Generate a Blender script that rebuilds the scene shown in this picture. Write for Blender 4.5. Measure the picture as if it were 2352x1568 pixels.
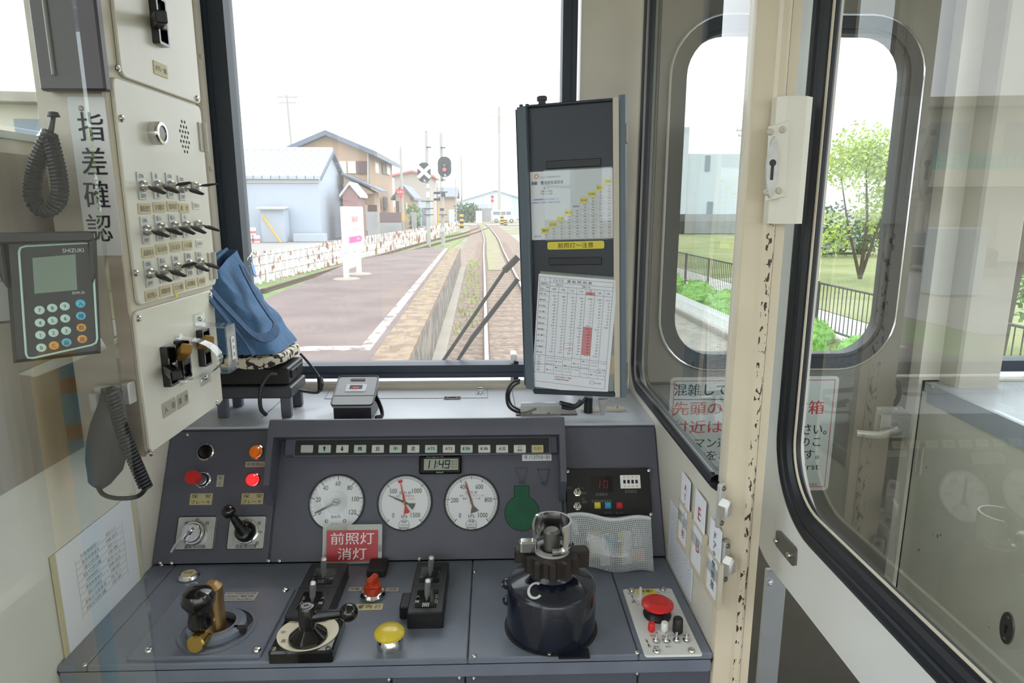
import bpy, bmesh, math, random
from math import sin, cos, pi, radians, sqrt, atan2
from mathutils import Vector as V, Matrix as Mx
for o in list(bpy.data.objects): bpy.data.objects.remove(o)
sc = bpy.context.scene; C = sc.collection
random.seed(7)
# ---------------------------------------------------------------- camera, sky, exposure
FPX = 1500.0; YAW = radians(1.72); PIT = math.atan(.2033); EYE = V((0, 0, 1.5))
FW = V((sin(YAW)*cos(PIT), cos(YAW)*cos(PIT), -sin(PIT))); RT = V((cos(YAW), -sin(YAW), 0)); UP = RT.cross(FW)
cd = bpy.data.cameras.new('camera'); cam = bpy.data.objects.new('camera', cd); C.objects.link(cam)
cd.sensor_width = 36; cd.lens = 36*FPX/2352; cd.clip_start = .02; cd.clip_end = 900
cam.matrix_world = Mx((( RT.x, UP.x, -FW.x, EYE.x), (RT.y, UP.y, -FW.y, EYE.y), (RT.z, UP.z, -FW.z, EYE.z), (0, 0, 0, 1)))
sc.camera = cam
sc.view_settings.view_transform = 'Standard'; sc.view_settings.look = 'None'
sc.view_settings.gamma = 1; sc.view_settings.use_curve_mapping = False
sc.view_settings.exposure = 1.6
wd = bpy.data.worlds.new('overcast_sky'); sc.world = wd; wd.use_nodes = True
wn = wd.node_tree.nodes; wl = wd.node_tree.links
bg = wn['Background']; bg.inputs[1].default_value = 1.0
tc = wn.new('ShaderNodeTexCoord'); sx = wn.new('ShaderNodeSeparateXYZ'); rp = wn.new('ShaderNodeValToRGB')
wl.new(tc.outputs['Generated'], sx.inputs[0]); wl.new(sx.outputs['Z'], rp.inputs[0]); wl.new(rp.outputs[0], bg.inputs[0])
rp.color_ramp.elements[0].position = 0; rp.color_ramp.elements[0].color = (.86, .9, .95, 1)
rp.color_ramp.elements[1].position = .6; rp.color_ramp.elements[1].color = (1.0, 1.03, 1.07, 1)
sl = bpy.data.lights.new('veiled_sun', 'SUN'); sl.energy = .45; sl.angle = radians(25); sl.color = (1, .97, .92)
so = bpy.data.objects.new('veiled_sun', sl); C.objects.link(so)
so.rotation_euler = V((.35, .55, 1)).to_track_quat('Z', 'Y').to_euler()

# ---------------------------------------------------------------- helpers
def ray(px, py): return FW*FPX + RT*(px-1176) + UP*(784-py)
def hit(px, py, o, n):
    d = ray(px, py); return EYE + d*((V(o)-EYE).dot(V(n))/d.dot(V(n)))
def at(px, py, **k):
    (a, v), = k.items(); i = 'XYZ'.index(a); d = ray(px, py); return EYE + d*((v-EYE[i])/d[i])
def frame(o, u, v):
    u = V(u).normalized(); v = V(v); n = u.cross(v).normalized(); v = n.cross(u); o = V(o)
    return Mx(((u.x, v.x, n.x, o.x), (u.y, v.y, n.y, o.y), (u.z, v.z, n.z, o.z), (0, 0, 0, 1)))
def on(F, px, py, h=0):            # frame F moved to where the sight line meets its plane raised by h
    n = F.to_3x3() @ V((0, 0, 1)); p = hit(px, py, F.translation + n*h, n); G = F.copy(); G.translation = p; return G
def uv(M, px, py, h=0):            # local coordinates of a sight line on plane z=h of M
    n = M.to_3x3() @ V((0, 0, 1)); p = hit(px, py, M.translation + n*h, n); q = M.inverted() @ p; return V((q.x, q.y))
def T(x=0, y=0, z=0): return Mx.Translation((x, y, z))
def R(a, ax='Z'): return Mx.Rotation(radians(a), 4, ax)
def S(x, y, z): return Mx.Diagonal((x, y, z, 1))
def rrect(w, h, r, n=4, cx=0, cy=0):
    r = max(r, 1e-5); out = []
    for (sx_, sy_, a0) in ((1, 1, 0), (-1, 1, 90), (-1, -1, 180), (1, -1, 270)):
        for i in range(n+1):
            a = radians(a0 + 90*i/n); out.append((cx + sx_*(w/2-r) + r*cos(a), cy + sy_*(h/2-r) + r*sin(a)))
    return out
def circ(r, n=24, cx=0, cy=0, a0=0): return [(cx+r*cos(2*pi*i/n+a0), cy+r*sin(2*pi*i/n+a0)) for i in range(n)]
def inset(p, d):
    n = len(p); A = sum(p[i][0]*p[(i+1) % n][1]-p[(i+1) % n][0]*p[i][1] for i in range(n)); sg = 1 if A > 0 else -1; o = []
    for i in range(n):
        a, b, c = V(p[i-1]), V(p[i]), V(p[(i+1) % n]); e = (b-a); f = (c-b)
        if e.length < 1e-9: e = f
        if f.length < 1e-9: f = e
        e.normalize(); f.normalize(); n1 = V((-e.y, e.x))*sg; n2 = V((-f.y, f.x))*sg; m = n1+n2
        k = m.dot(n1); m = m/k if k > .2 else n1
        o.append((b.x+m.x*d, b.y+m.y*d))
    return o
def spline(pts, k=6, closed=False):
    P = [V(p) for p in pts]; n = len(P); out = []
    for i in range(n if closed else n-1):
        g = (lambda j: P[j % n]) if closed else (lambda j: P[max(0, min(n-1, j))])
        a, b, c, d = g(i-1), g(i), g(i+1), g(i+2)
        for j in range(k):
            t = j/k; out.append(.5*((2*b)+(c-a)*t+(2*a-5*b+4*c-d)*t*t+(3*b-a-3*c+d)*t**3))
    if not closed: out.append(P[-1])
    return out
_tx = {}
def glyphs(s, bold=0):
    if (s, bold) not in _tx:
        c = bpy.data.curves.new('text', 'FONT'); c.body = s; c.size = 1; c.align_x = 'CENTER'; c.resolution_u = 2; c.offset = bold
        o = bpy.data.objects.new('text', c); m = bpy.data.meshes.new_from_object(o)
        vs = [tuple(v.co) for v in m.vertices]; fs = [tuple(p.vertices) for p in m.polygons]
        bpy.data.objects.remove(o); bpy.data.curves.remove(c); bpy.data.meshes.remove(m); _tx[(s, bold)] = (vs, fs)
    return _tx[(s, bold)]
class MB:
    def __init__(s): s.v = []; s.f = []; s.k = []; s.i = 0
    def m(s, i): s.i = i; return s
    def add(s, vs, fs, M=None):
        b = len(s.v); s.v += [tuple(M @ V(p)) if M else tuple(p) for p in vs]
        s.f += [tuple(b+i for i in f) for f in fs]; s.k += [s.i]*len(fs); return s
    def box(s, c, d, bev=0, M=None):
        h = [x/2 for x in d]; bev = min(bev, min(h)*.95)
        if bev <= 0:
            vs = [(c[0]+a*h[0], c[1]+b*h[1], c[2]+e*h[2]) for a in (-1, 1) for b in (-1, 1) for e in (-1, 1)]
            return s.add(vs, [(0, 1, 3, 2), (4, 6, 7, 5), (0, 4, 5, 1), (2, 3, 7, 6), (0, 2, 6, 4), (1, 5, 7, 3)], M)
        vs = []; ix = {}
        for a in (-1, 1):
            for b in (-1, 1):
                for e in (-1, 1):
                    for ax in range(3):
                        q = [a*h[0], b*h[1], e*h[2]]
                        for j in range(3):
                            if j != ax: q[j] -= (a, b, e)[j]*bev
                        ix[(a, b, e, ax)] = len(vs); vs.append(tuple(c[j]+q[j] for j in range(3)))
        fs = []
        for ax in range(3):
            o = [j for j in range(3) if j != ax]
            for sg in (-1, 1):
                f = []
                for p, q in ((-1, -1), (1, -1), (1, 1), (-1, 1)):
                    k = [0, 0, 0]; k[ax] = sg; k[o[0]] = p; k[o[1]] = q; f.append(ix[(*k, ax)])
                fs.append(tuple(f))
            for p in (-1, 1):
                for q in (-1, 1):
                    k0 = [0]*3; k0[ax] = -1; k0[o[0]] = p; k0[o[1]] = q; k1 = list(k0); k1[ax] = 1
                    fs.append((ix[(*k0, o[0])], ix[(*k1, o[0])], ix[(*k1, o[1])], ix[(*k0, o[1])]))
        for a in (-1, 1):
            for b in (-1, 1):
                for e in (-1, 1): fs.append(tuple(ix[(a, b, e, j)] for j in range(3)))
        return s.add(vs, fs, M)
    def prism(s, p, z0, z1, bev=0, M=None):
        n = len(p); L = [[(x, y, z0) for x, y in p]]
        if bev > 0: L += [[(x, y, z1-bev) for x, y in p], [(x, y, z1) for x, y in inset(p, bev)]]
        else: L += [[(x, y, z1) for x, y in p]]
        vs = [q for l in L for q in l]; fs = [tuple(range(n))[::-1], tuple(range((len(L)-1)*n, len(L)*n))]
        for k in range(len(L)-1):
            for i in range(n): j = (i+1) % n; fs.append((k*n+i, k*n+j, (k+1)*n+j, (k+1)*n+i))
        return s.add(vs, fs, M)
    def ring(s, po, pi_, z0, z1, M=None):
        n = len(po); vs = [(x, y, z) for z in (z0, z1) for q in (po, pi_) for x, y in q]; fs = []
        for i in range(n):
            j = (i+1) % n
            fs += [(i, j, n+j, n+i), (2*n+i, 3*n+i, 3*n+j, 2*n+j), (i, 2*n+i, 2*n+j, j), (n+i, n+j, 3*n+j, 3*n+i)]
        return s.add(vs, fs, M)
    def lathe(s, pr, M=None, n=24, sy=1):
        vs = []; fs = []; rows = []
        for r, z in pr:
            if r < 1e-6: rows.append([len(vs)]); vs.append((0, 0, z))
            else:
                rows.append(list(range(len(vs), len(vs)+n))); vs += [(r*cos(2*pi*i/n), sy*r*sin(2*pi*i/n), z) for i in range(n)]
        for a, b in zip(rows, rows[1:]):
            for i in range(n):
                j = (i+1) % n
                if len(a) == 1 and len(b) == 1: continue
                if len(a) == 1: fs.append((a[0], b[j], b[i]))
                elif len(b) == 1: fs.append((a[i], a[j], b[0]))
                else: fs.append((a[i], a[j], b[j], b[i]))
        return s.add(vs, fs, M)
    def cyl(s, a, b, r, r2=None, n=16, bev=0):
        a, b = V(a), V(b); h = (b-a).length; r2 = r if r2 is None else r2
        M = Mx.Translation(a) @ (b-a).to_track_quat('Z', 'Y').to_matrix().to_4x4()
        pr = [(0, 0), (r, 0), (r2, h-bev), (r2-bev, h), (0, h)] if bev else [(0, 0), (r, 0), (r2, h), (0, h)]
        return s.lathe(pr, M, n)
    def ball(s, c, r, n=16, sq=(1, 1, 1)):
        return s.lathe([(r*sin(pi*i/(n//2)), -r*cos(pi*i/(n//2))) for i in range(n//2+1)], T(*c) @ S(*sq), n)
    def tube(s, pts, r, n=8, closed=False, flat=1, up=None):
        P = [V(p) for p in pts]; N = len(P); vs = []; fs = []; prev = None
        for i in range(N):
            t = (P[(i+1) % N]-P[i-1]) if closed else (P[min(i+1, N-1)]-P[max(i-1, 0)])
            t = t.normalized() if t.length > 1e-9 else V((0, 0, 1))
            if prev is None or up is not None:
                q = V(up) if up is not None else (V((0, 0, 1)) if abs(t.z) < .9 else V((1, 0, 0)))
            else: q = prev
            x = (q - t*q.dot(t)).normalized(); prev = x; y = t.cross(x); rr = r[i] if isinstance(r, (list, tuple)) else r
            vs += [tuple(P[i] + x*rr*cos(2*pi*k/n) + y*rr*flat*sin(2*pi*k/n)) for k in range(n)]
        for i in range(N if closed else N-1):
            j = (i+1) % N
            for k in range(n): l = (k+1) % n; fs.append((i*n+k, i*n+l, j*n+l, j*n+k))
        if not closed: fs += [tuple(range(n))[::-1], tuple(range((N-1)*n, N*n))]
        return s.add(vs, fs)
    def grid(s, fn, nu, nv, M=None, flip=False):
        vs = [fn(i/nu, j/nv) for j in range(nv+1) for i in range(nu+1)]; w = nu+1
        return s.add(vs, [(j*w+i, j*w+i+1, (j+1)*w+i+1, (j+1)*w+i) for j in range(nv) for i in range(nu)], M)
    def text(s, t, x, y, size, z=.0004, w=None, M=None, rot=0, bold=0.0, align='C', vert=False, sy=1):
        if vert:
            st = sy*size
            for i, ch in enumerate(t): s.text(ch, x, y-i*st, size, z, None, M, 0, bold)
            return s
        vs, fs = glyphs(t)
        if not vs: return s
        x0 = min(v[0] for v in vs); x1 = max(v[0] for v in vs); y0 = min(v[1] for v in vs); y1 = max(v[1] for v in vs)
        kx = size if w is None else w/max(1e-6, x1-x0)
        cx = {'C': (x0+x1)/2, 'L': x0, 'R': x1}[align]; cy = (y0+y1)/2
        X = T(x, y, z) @ R(rot) @ S(kx, size*sy, 1) @ T(-cx, -cy, 0)
        if bold:
            for dx, dz in ((-1, .00002), (1, .00004)): Y_ = T(dx*bold*size*.8, 0, dz) @ X; s.add(vs, fs, (M @ Y_) if M else Y_)
            return s
        return s.add(vs, fs, (M @ X) if M else X)
    def line(s, x0, y0, x1, y1, w=.0005, z=.0004, M=None):
        a, b = V((x0, y0)), V((x1, y1)); d = (b-a).normalized()*w/2; q = V((-d.y, d.x)); a -= d; b += d
        return s.add([(p.x, p.y, z) for p in (a-q, b-q, b+q, a+q)], [(0, 1, 2, 3)], M)
    def screw(s, x, y, r=.0045, z=0, M=None):
        X = (M or Mx()) @ T(x, y, z)
        s.lathe([(r, 0), (r, r*.25), (r*.8, r*.6), (r*.35, r*.75), (0, r*.4)], X, 12); return s
    def build(s, name, mats, par=None, ang=32, M=None, smooth=True):
        me = bpy.data.meshes.new(name); me.from_pydata(s.v, [], s.f); me.update()
        for m in (mats if isinstance(mats, (list, tuple)) else [mats]): me.materials.append(MT[m] if isinstance(m, str) else m)
        me.polygons.foreach_set('material_index', s.k)
        bm = bmesh.new(); bm.from_mesh(me); bmesh.ops.recalc_face_normals(bm, faces=bm.faces); bm.to_mesh(me); bm.free()
        if smooth:
            me.polygons.foreach_set('use_smooth', [True]*len(me.polygons)); me.set_sharp_from_angle(angle=radians(ang))
        o = bpy.data.objects.new(name, me); C.objects.link(o)
        if par is not None: o.parent = par
        if M is not None: o.matrix_local = M
        return o
def tag(o, label, cat, group=None):
    o['label'] = label; o['category'] = cat
    if group: o['group'] = group
    return o
def thing(name, label, cat, M=None, group=None):
    o = bpy.data.objects.new(name, None); C.objects.link(o); o.empty_display_size = .02
    if M is not None: o.matrix_world = M
    return tag(o, label, cat, group)
def struct(o): o['kind'] = 'structure'; return o
def dup(root, M, label=None, group=None):
    r = root.copy(); C.objects.link(r); r.matrix_world = M
    if label: r['label'] = label
    if group: r['group'] = group
    for ch in list(root.children):
        c = ch.copy(); C.objects.link(c); c.parent = r
        for g in list(ch.children): d = g.copy(); C.objects.link(d); d.parent = c
    return r

# ---------------------------------------------------------------- materials
MT = {}
def lin(c):
    return tuple(((x/255)/12.92 if x/255 <= .04045 else ((x/255+.055)/1.055)**2.4) for x in c)
def mat(name, c, rough=.5, metal=0, noise=0, scale=30, bump=0, c2=None, emit=0, coat=0, spec=.5, detail=4, thr=None, bscale=None, stretch=None, rnd=False):
    m = bpy.data.materials.new(name); m.use_nodes = True; n = m.node_tree.nodes; l = m.node_tree.links; b = n['Principled BSDF']
    c = lin(c); b.inputs['Base Color'].default_value = (*c, 1); b.inputs['Roughness'].default_value = rough
    b.inputs['Metallic'].default_value = metal; b.inputs['Coat Weight'].default_value = coat; b.inputs['Specular IOR Level'].default_value = spec
    if emit: b.inputs['Emission Color'].default_value = (*c, 1); b.inputs['Emission Strength'].default_value = emit
    if noise or c2 or bump:
        t = n.new('ShaderNodeTexCoord'); x = n.new('ShaderNodeTexNoise'); x.inputs['Scale'].default_value = scale; x.inputs['Detail'].default_value = detail
        src = t.outputs['Object']
        if stretch:
            mp = n.new('ShaderNodeMapping'); mp.inputs['Scale'].default_value = stretch; l.new(src, mp.inputs[0]); src = mp.outputs[0]
        if rnd:
            oi = n.new('ShaderNodeObjectInfo'); ad = n.new('ShaderNodeVectorMath'); ml = n.new('ShaderNodeMath'); ml.operation = 'MULTIPLY'; ml.inputs[1].default_value = 60
            l.new(oi.outputs['Random'], ml.inputs[0]); l.new(src, ad.inputs[0]); l.new(ml.outputs[0], ad.inputs[1]); src = ad.outputs[0]
        l.new(src, x.inputs['Vector'])
        if noise or c2:
            r = n.new('ShaderNodeValToRGB'); l.new(x.outputs['Fac'], r.inputs[0]); l.new(r.outputs[0], b.inputs['Base Color'])
            lo, hi = thr or (.3, .7); r.color_ramp.elements[0].position = lo; r.color_ramp.elements[1].position = hi
            if c2: d = lin(c2); r.color_ramp.elements[0].color = (*c, 1); r.color_ramp.elements[1].color = (*d, 1)
            else:
                r.color_ramp.elements[0].color = (*[q*(1-noise) for q in c], 1); r.color_ramp.elements[1].color = (*[min(1, q*(1+noise)) for q in c], 1)
        if bump:
            bp = n.new('ShaderNodeBump'); bp.inputs['Strength'].default_value = bump; bp.inputs['Distance'].default_value = .01
            y = n.new('ShaderNodeTexNoise'); y.inputs['Scale'].default_value = bscale or scale; y.inputs['Detail'].default_value = 3
            l.new(src, y.inputs['Vector']); l.new(y.outputs['Fac'], bp.inputs['Height']); l.new(bp.outputs[0], b.inputs['Normal'])
    MT[name] = m; return m
def glass(name, tint=(1, 1, 1), refl=1.8, veil=0.0, veil_tint=(.8, .8, .78), body=None):
    m = bpy.data.materials.new(name); m.use_nodes = True; n = m.node_tree.nodes; l = m.node_tree.links; n.clear()
    out = n.new('ShaderNodeOutputMaterial'); tr = n.new('ShaderNodeBsdfTransparent'); tr.inputs[0].default_value = (*tint, 1)
    gl = n.new('ShaderNodeBsdfGlossy'); gl.inputs['Roughness'].default_value = 0.0
    fr = n.new('ShaderNodeFresnel'); fr.inputs[0].default_value = 1.5; ge = n.new('ShaderNodeNewGeometry')
    s1 = n.new('ShaderNodeMath'); s1.operation = 'SUBTRACT'; s1.inputs[0].default_value = 1; l.new(ge.outputs['Backfacing'], s1.inputs[1])
    m1 = n.new('ShaderNodeMath'); m1.operation = 'MULTIPLY'; l.new(fr.outputs[0], m1.inputs[0]); l.new(s1.outputs[0], m1.inputs[1])
    m2 = n.new('ShaderNodeMath'); m2.operation = 'MULTIPLY'; m2.use_clamp = True; l.new(m1.outputs[0], m2.inputs[0]); m2.inputs[1].default_value = refl
    mx = n.new('ShaderNodeMixShader'); l.new(m2.outputs[0], mx.inputs[0]); l.new(gl.outputs[0], mx.inputs[2])
    if veil:
        tl = n.new('ShaderNodeBsdfTranslucent'); tl.inputs[0].default_value = (*veil_tint, 1); md = n.new('ShaderNodeMixShader'); md.inputs[0].default_value = veil
        l.new(tr.outputs[0], md.inputs[1]); l.new(tl.outputs[0], md.inputs[2]); l.new(md.outputs[0], mx.inputs[1])
    elif body:
        df = n.new('ShaderNodeBsdfDiffuse'); df.inputs[0].default_value = (*body[:3], 1); md = n.new('ShaderNodeMixShader'); md.inputs[0].default_value = body[3]
        l.new(tr.outputs[0], md.inputs[1]); l.new(df.outputs[0], md.inputs[2]); l.new(md.outputs[0], mx.inputs[1])
    else: l.new(tr.outputs[0], mx.inputs[1])
    l.new(mx.outputs[0], out.inputs[0]); MT[name] = m; return m
def chips(name, base, chip, scale=60, thr=.66, rough=.35, stretch=(1, 1, .4), band=None):   # paint with flaked spots
    m = mat(name, base, rough, noise=.05, scale=9, coat=.25); n = m.node_tree.nodes; l = m.node_tree.links; b = n['Principled BSDF']
    t = n.new('ShaderNodeTexCoord'); mp = n.new('ShaderNodeMapping'); mp.inputs['Scale'].default_value = stretch; x = n.new('ShaderNodeTexNoise')
    x.inputs['Scale'].default_value = scale; x.inputs['Detail'].default_value = 3; l.new(t.outputs['Object'], mp.inputs[0]); l.new(mp.outputs[0], x.inputs['Vector'])
    g = n.new('ShaderNodeMath'); g.operation = 'GREATER_THAN'; g.inputs[1].default_value = thr; l.new(x.outputs['Fac'], g.inputs[0]); fac = g.outputs[0]
    if band:
        sp = n.new('ShaderNodeSeparateXYZ'); l.new(t.outputs['Object'], sp.inputs[0])
        a = n.new('ShaderNodeMath'); a.operation = 'COMPARE'; a.inputs[1].default_value = band[0]; a.inputs[2].default_value = band[1]; l.new(sp.outputs['X'], a.inputs[0])
        d = n.new('ShaderNodeMath'); d.operation = 'LESS_THAN'; d.inputs[1].default_value = band[2]; l.new(sp.outputs['Z'], d.inputs[0])
        e = n.new('ShaderNodeMath'); e.operation = 'MULTIPLY'; l.new(a.outputs[0], e.inputs[0]); l.new(d.outputs[0], e.inputs[1])
        f = n.new('ShaderNodeMath'); f.operation = 'MULTIPLY'; l.new(e.outputs[0], f.inputs[0]); l.new(fac, f.inputs[1]); fac = f.outputs[0]
    src = b.inputs['Base Color'].links[0].from_socket; mx = n.new('ShaderNodeMix'); mx.data_type = 'RGBA'
    l.new(fac, mx.inputs[0]); l.new(src, mx.inputs[6]); mx.inputs[7].default_value = (*lin(chip), 1); l.new(mx.outputs[2], b.inputs['Base Color']); return m
mat('desk_grey', (116, 122, 135), .3, noise=.08, scale=14, bump=.04, bscale=400)
mat('panel_grey', (85, 86, 97), .42, noise=.07, scale=12, bump=.04, bscale=400)
mat('shelf_grey', (190, 195, 203), .3, noise=.05, scale=10)
mat('seam', (24, 25, 28), .7)
mat('cream', (222, 217, 203), .38, noise=.04, scale=8, coat=.2)
mat('cream_edge', (205, 196, 176), .42, noise=.05, scale=8)
mat('grey_cream', (196, 190, 176), .45, noise=.05, scale=7)
chips('post_cream', (214, 202, 178), (72, 42, 34), 150, .585, stretch=(1, 1, .5), band=(.3905, .0065, 1.48))
chips('counter_cream', (206, 204, 188), (90, 84, 72), 38, .74, stretch=(1, 1, 1))
mat('white_paint', (228, 228, 224), .35, noise=.02, scale=5, coat=.2)
mat('steel', (172, 162, 148), .45, .35, noise=.1, scale=30, stretch=(1, 1, .06))
mat('alu', (196, 202, 208), .35, .7, noise=.06, scale=12)
mat('chrome', (215, 215, 215), .14, 1)
mat('satin', (210, 208, 204), .38, .85)
mat('dial_cream', (232, 222, 196), .45)
mat('screw', (205, 203, 198), .25, 1)
mat('dull_metal', (120, 118, 114), .4, .8)
mat('rubber', (28, 31, 38), .42, noise=.1, scale=9)
mat('navy_frame', (46, 55, 68), .5)
mat('black', (26, 25, 27), .4)
mat('black_gloss', (18, 17, 18), .16, coat=.4)
mat('black_soft', (36, 34, 36), .6)
mat('brown_black', (46, 40, 42), .45)
mat('white', (236, 236, 234), .5)
mat('gauge_white', (228, 231, 234), .35)
mat('paper', (232, 234, 240), .6)
mat('ink', (30, 31, 36), .7)
mat('ink_soft', (96, 94, 92), .7)
mat('ink_grey', (150, 150, 152), .7)
mat('white_ink', (214, 214, 212), .6)
mat('grey_ink', (120, 118, 116), .6)
mat('red_ink', (196, 60, 62), .6)
mat('red', (200, 38, 40), .35)
mat('red_sign', (186, 52, 58), .35)
mat('red_btn', (214, 46, 44), .3)
mat('yellow', (226, 210, 70), .5)
mat('yellow_btn', (216, 190, 56), .28, coat=.3)
mat('blue_btn', (60, 160, 190), .35)
mat('orange_btn', (216, 150, 70), .4)
mat('cyan_btn', (84, 180, 210), .4)
mat('pale_btn', (190, 214, 204), .4)
mat('gold_plate', (196, 186, 142), .4, .3)
mat('tan_plate', (206, 192, 150), .5)
mat('silver_plate', (190, 190, 186), .4, .35, noise=.1, scale=60)
mat('grey_plate', (172, 166, 150), .5)
mat('brass', (196, 164, 116), .42, 1, noise=.12, scale=50)
mat('brass_bright', (196, 166, 92), .22, 1)
mat('lamp_off', (186, 200, 186), .3); mat('lamp_pale', (204, 206, 196), .3)
mat('lamp_orange', (196, 96, 10), .2, emit=.12, coat=.5); mat('lamp_red', (240, 30, 34), .2, emit=.8, coat=.5)
mat('orange_red', (190, 62, 28), .35, noise=.1, scale=120)
mat('led_red', (130, 16, 24), .4, emit=.12)
mat('lcd', (158, 166, 152), .3); mat('lcd_green', (112, 128, 112), .35)
mat('green_glass', (8, 84, 58), .35, noise=.15, scale=30)
mat('denim', (72, 108, 146), .85, noise=.16, scale=60, bump=.25, bscale=900)
mat('denim_dark', (54, 84, 120), .85, noise=.2, scale=90, bump=.25, bscale=900)
mat('tag_blue', (50, 110, 190), .4)
mat('cushion', (214, 206, 184), .9, c2=(48, 44, 46), scale=75, thr=(.5, .54), bump=.3, bscale=500, detail=2)
mat('dark_leather', (34, 33, 37), .35, bump=.1, bscale=300)
mat('holder_grey', (96, 108, 118), .4, noise=.05, scale=8)
mat('holder_dark', (42, 48, 58), .4)
mat('holder_blue', (86, 104, 122), .4)
mat('cable', (30, 30, 32), .45)
mat('door_grey', (128, 124, 116), .4, .25, noise=.06, scale=9, stretch=(1, 1, .15))
mat('floor_dark', (56, 54, 54), .6, c2=(34, 33, 34), scale=16, thr=(.56, .62), detail=1)
mat('cyl_navy', (22, 26, 40), .25, bump=.05, bscale=120, coat=.4)
mat('gear_dark', (60, 54, 52), .45, .5)
mat('amber', (150, 112, 40), .4)
mat('mesh_white', (216, 220, 222), .6)
mat('ceiling_white', (226, 224, 216), .6)
glass('windscreen_glass', (.97, .985, .985), .9, veil=.05)  # milky translucent share stands in for veiling glare over the view
glass('pane_glass', (.96, .985, .98), 2.0, veil=.0)
glass('clear_acrylic', (.97, .985, .98), 1.8, body=(.85, .87, .86, .10))
glass('smoky_acrylic', (.85, .86, .84), 1.6, body=(.5, .48, .44, .3))
glass('dial_glass', (1, 1, 1), .8)
glass('laminate', (.93, .94, .93), 1.2, body=(.75, .74, .68, .35))
mat('blind_brown', (62, 54, 56), .35, noise=.08, scale=6)
mat('sign_grey', (206, 204, 202), .5)
mat('handset_grey', (60, 58, 62), .5)
mat('bracket_grey', (62, 64, 70), .4)
mat('lid_sheen', (150, 152, 156), .3)  # grey lid colour holds the sheen on black leather
mat('blue_ink', (60, 100, 170), .6)
mat('pink_mark', (212, 140, 142), .6)
mat('notice_white', (206, 214, 212), .5)
# outside
mat('ground', (135, 126, 109), .95, c2=(109, 124, 75), scale=.35, thr=(.48, .62), detail=6)
mat('gravel', (100, 82, 70), .95, c2=(142, 124, 110), scale=9, thr=(.35, .65), detail=6, bump=.6, bscale=14)
mat('gravel_pale', (129, 122, 111), .95, c2=(158, 153, 144), scale=8, thr=(.35, .65), detail=6, bump=.5, bscale=12)
mat('track_grass', (131, 117, 102), .95, c2=(126, 135, 82), scale=1.1, thr=(.42, .62), detail=7)
mat('verge', (92, 120, 54), .95, c2=(132, 124, 92), scale=.8, thr=(.42, .66), detail=6)
mat('lawn', (118, 128, 74), .95, c2=(154, 150, 106), scale=.5, thr=(.35, .7), detail=6)
mat('asphalt_mauve', (112, 96, 92), .9, c2=(94, 78, 76), scale=.9, thr=(.35, .65), detail=7)
mat('asphalt_pale', (146, 144, 141), .9, noise=.06, scale=.6)
mat('sandy_edge', (140, 120, 98), .95, c2=(112, 92, 76), scale=5, thr=(.4, .6), detail=6)
mat('worn_white', (186, 176, 172), .9, c2=(112, 98, 94), scale=5, thr=(.44, .6), detail=8)
mat('stone_wall', (92, 86, 80), .95, c2=(140, 130, 116), scale=3, thr=(.45, .6), detail=4)
mat('concrete', (150, 142, 130), .9, noise=.08, scale=1.5)
mat('rail_top', (206, 202, 200), .3, .7)
mat('rail_rust', (99, 72, 59), .8)
mat('sleeper', (112, 94, 82), .95, noise=.2, scale=6)
mat('rust_post', (228, 222, 214), .85, c2=(150, 98, 70), scale=9, thr=(.52, .6), detail=6, stretch=(1, 1, .35), rnd=True)
mat('wire', (120, 112, 104), .6)
mat('pole_grey', (168, 166, 160), .8, noise=.05, scale=2)
mat('shed_white', (178, 188, 200), .7); mat('shed_grey', (190, 192, 194), .7)
mat('roof_pale', (190, 195, 204), .5); mat('tile_dark', (104, 112, 126), .55, noise=.1, scale=3)
mat('house_beige', (178, 150, 124), .85); mat('house_pink', (184, 160, 140), .85)
mat('win_beige', (214, 206, 190), .4); mat('shutter', (98, 74, 74), .6); mat('win_glass', (120, 130, 140), .2)
mat('red_roof', (214, 120, 120), .7); mat('grey_wall', (176, 168, 160), .85); mat('block_wall', (150, 150, 150), .9, noise=.1, scale=1)
mat('ware_blue', (196, 206, 218), .7); mat('van_white', (232, 234, 238), .25, coat=.4); mat('tyre', (40, 40, 42), .8)
mat('signal_black', (40, 44, 52), .6); mat('signal_red', (255, 60, 70), .3, emit=1.6)
mat('hazard_yellow', (220, 170, 60), .7); mat('sign_red', (206, 60, 70), .6); mat('pink', (228, 90, 160), .6)
mat('weed', (158, 176, 92), .9, noise=.2, scale=2)
mat('foliage', (88, 127, 51), .8, noise=.2, scale=2); mat('foliage_pale', (178, 196, 92), .8, noise=.15, scale=2); mat('foliage_dark', (71, 100, 59), .8, noise=.2, scale=2); mat('azalea', (122, 170, 72), .85, noise=.3, scale=9, bump=.6, bscale=22)
mat('bark', (70, 58, 48), .9); mat('fence_black', (52, 50, 50), .6); mat('picket', (240, 240, 240), .6)
mat('white_clad', (200, 206, 213), .6, noise=.04, scale=3, stretch=(8, 8, .1)); mat('teal', (70, 178, 170), .6); mat('car_dark', (40, 44, 52), .25, coat=.4); mat('car_silver', (190, 194, 200), .3, .3)
mat('bldg_grey', (196, 188, 170), .85); mat('path_pale', (189, 184, 176), .9)
mat('hut_brown', (150, 112, 108), .8)
m_ = mat('roof_tiled', (206, 212, 222), .5); n_ = m_.node_tree.nodes; l_ = m_.node_tree.links
bt = n_.new('ShaderNodeTexBrick'); tcx = n_.new('ShaderNodeTexCoord'); bt.inputs['Scale'].default_value = 1.0; bt.inputs['Brick Width'].default_value = .6; bt.inputs['Row Height'].default_value = .45; bt.inputs['Mortar Size'].default_value = .045
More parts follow.
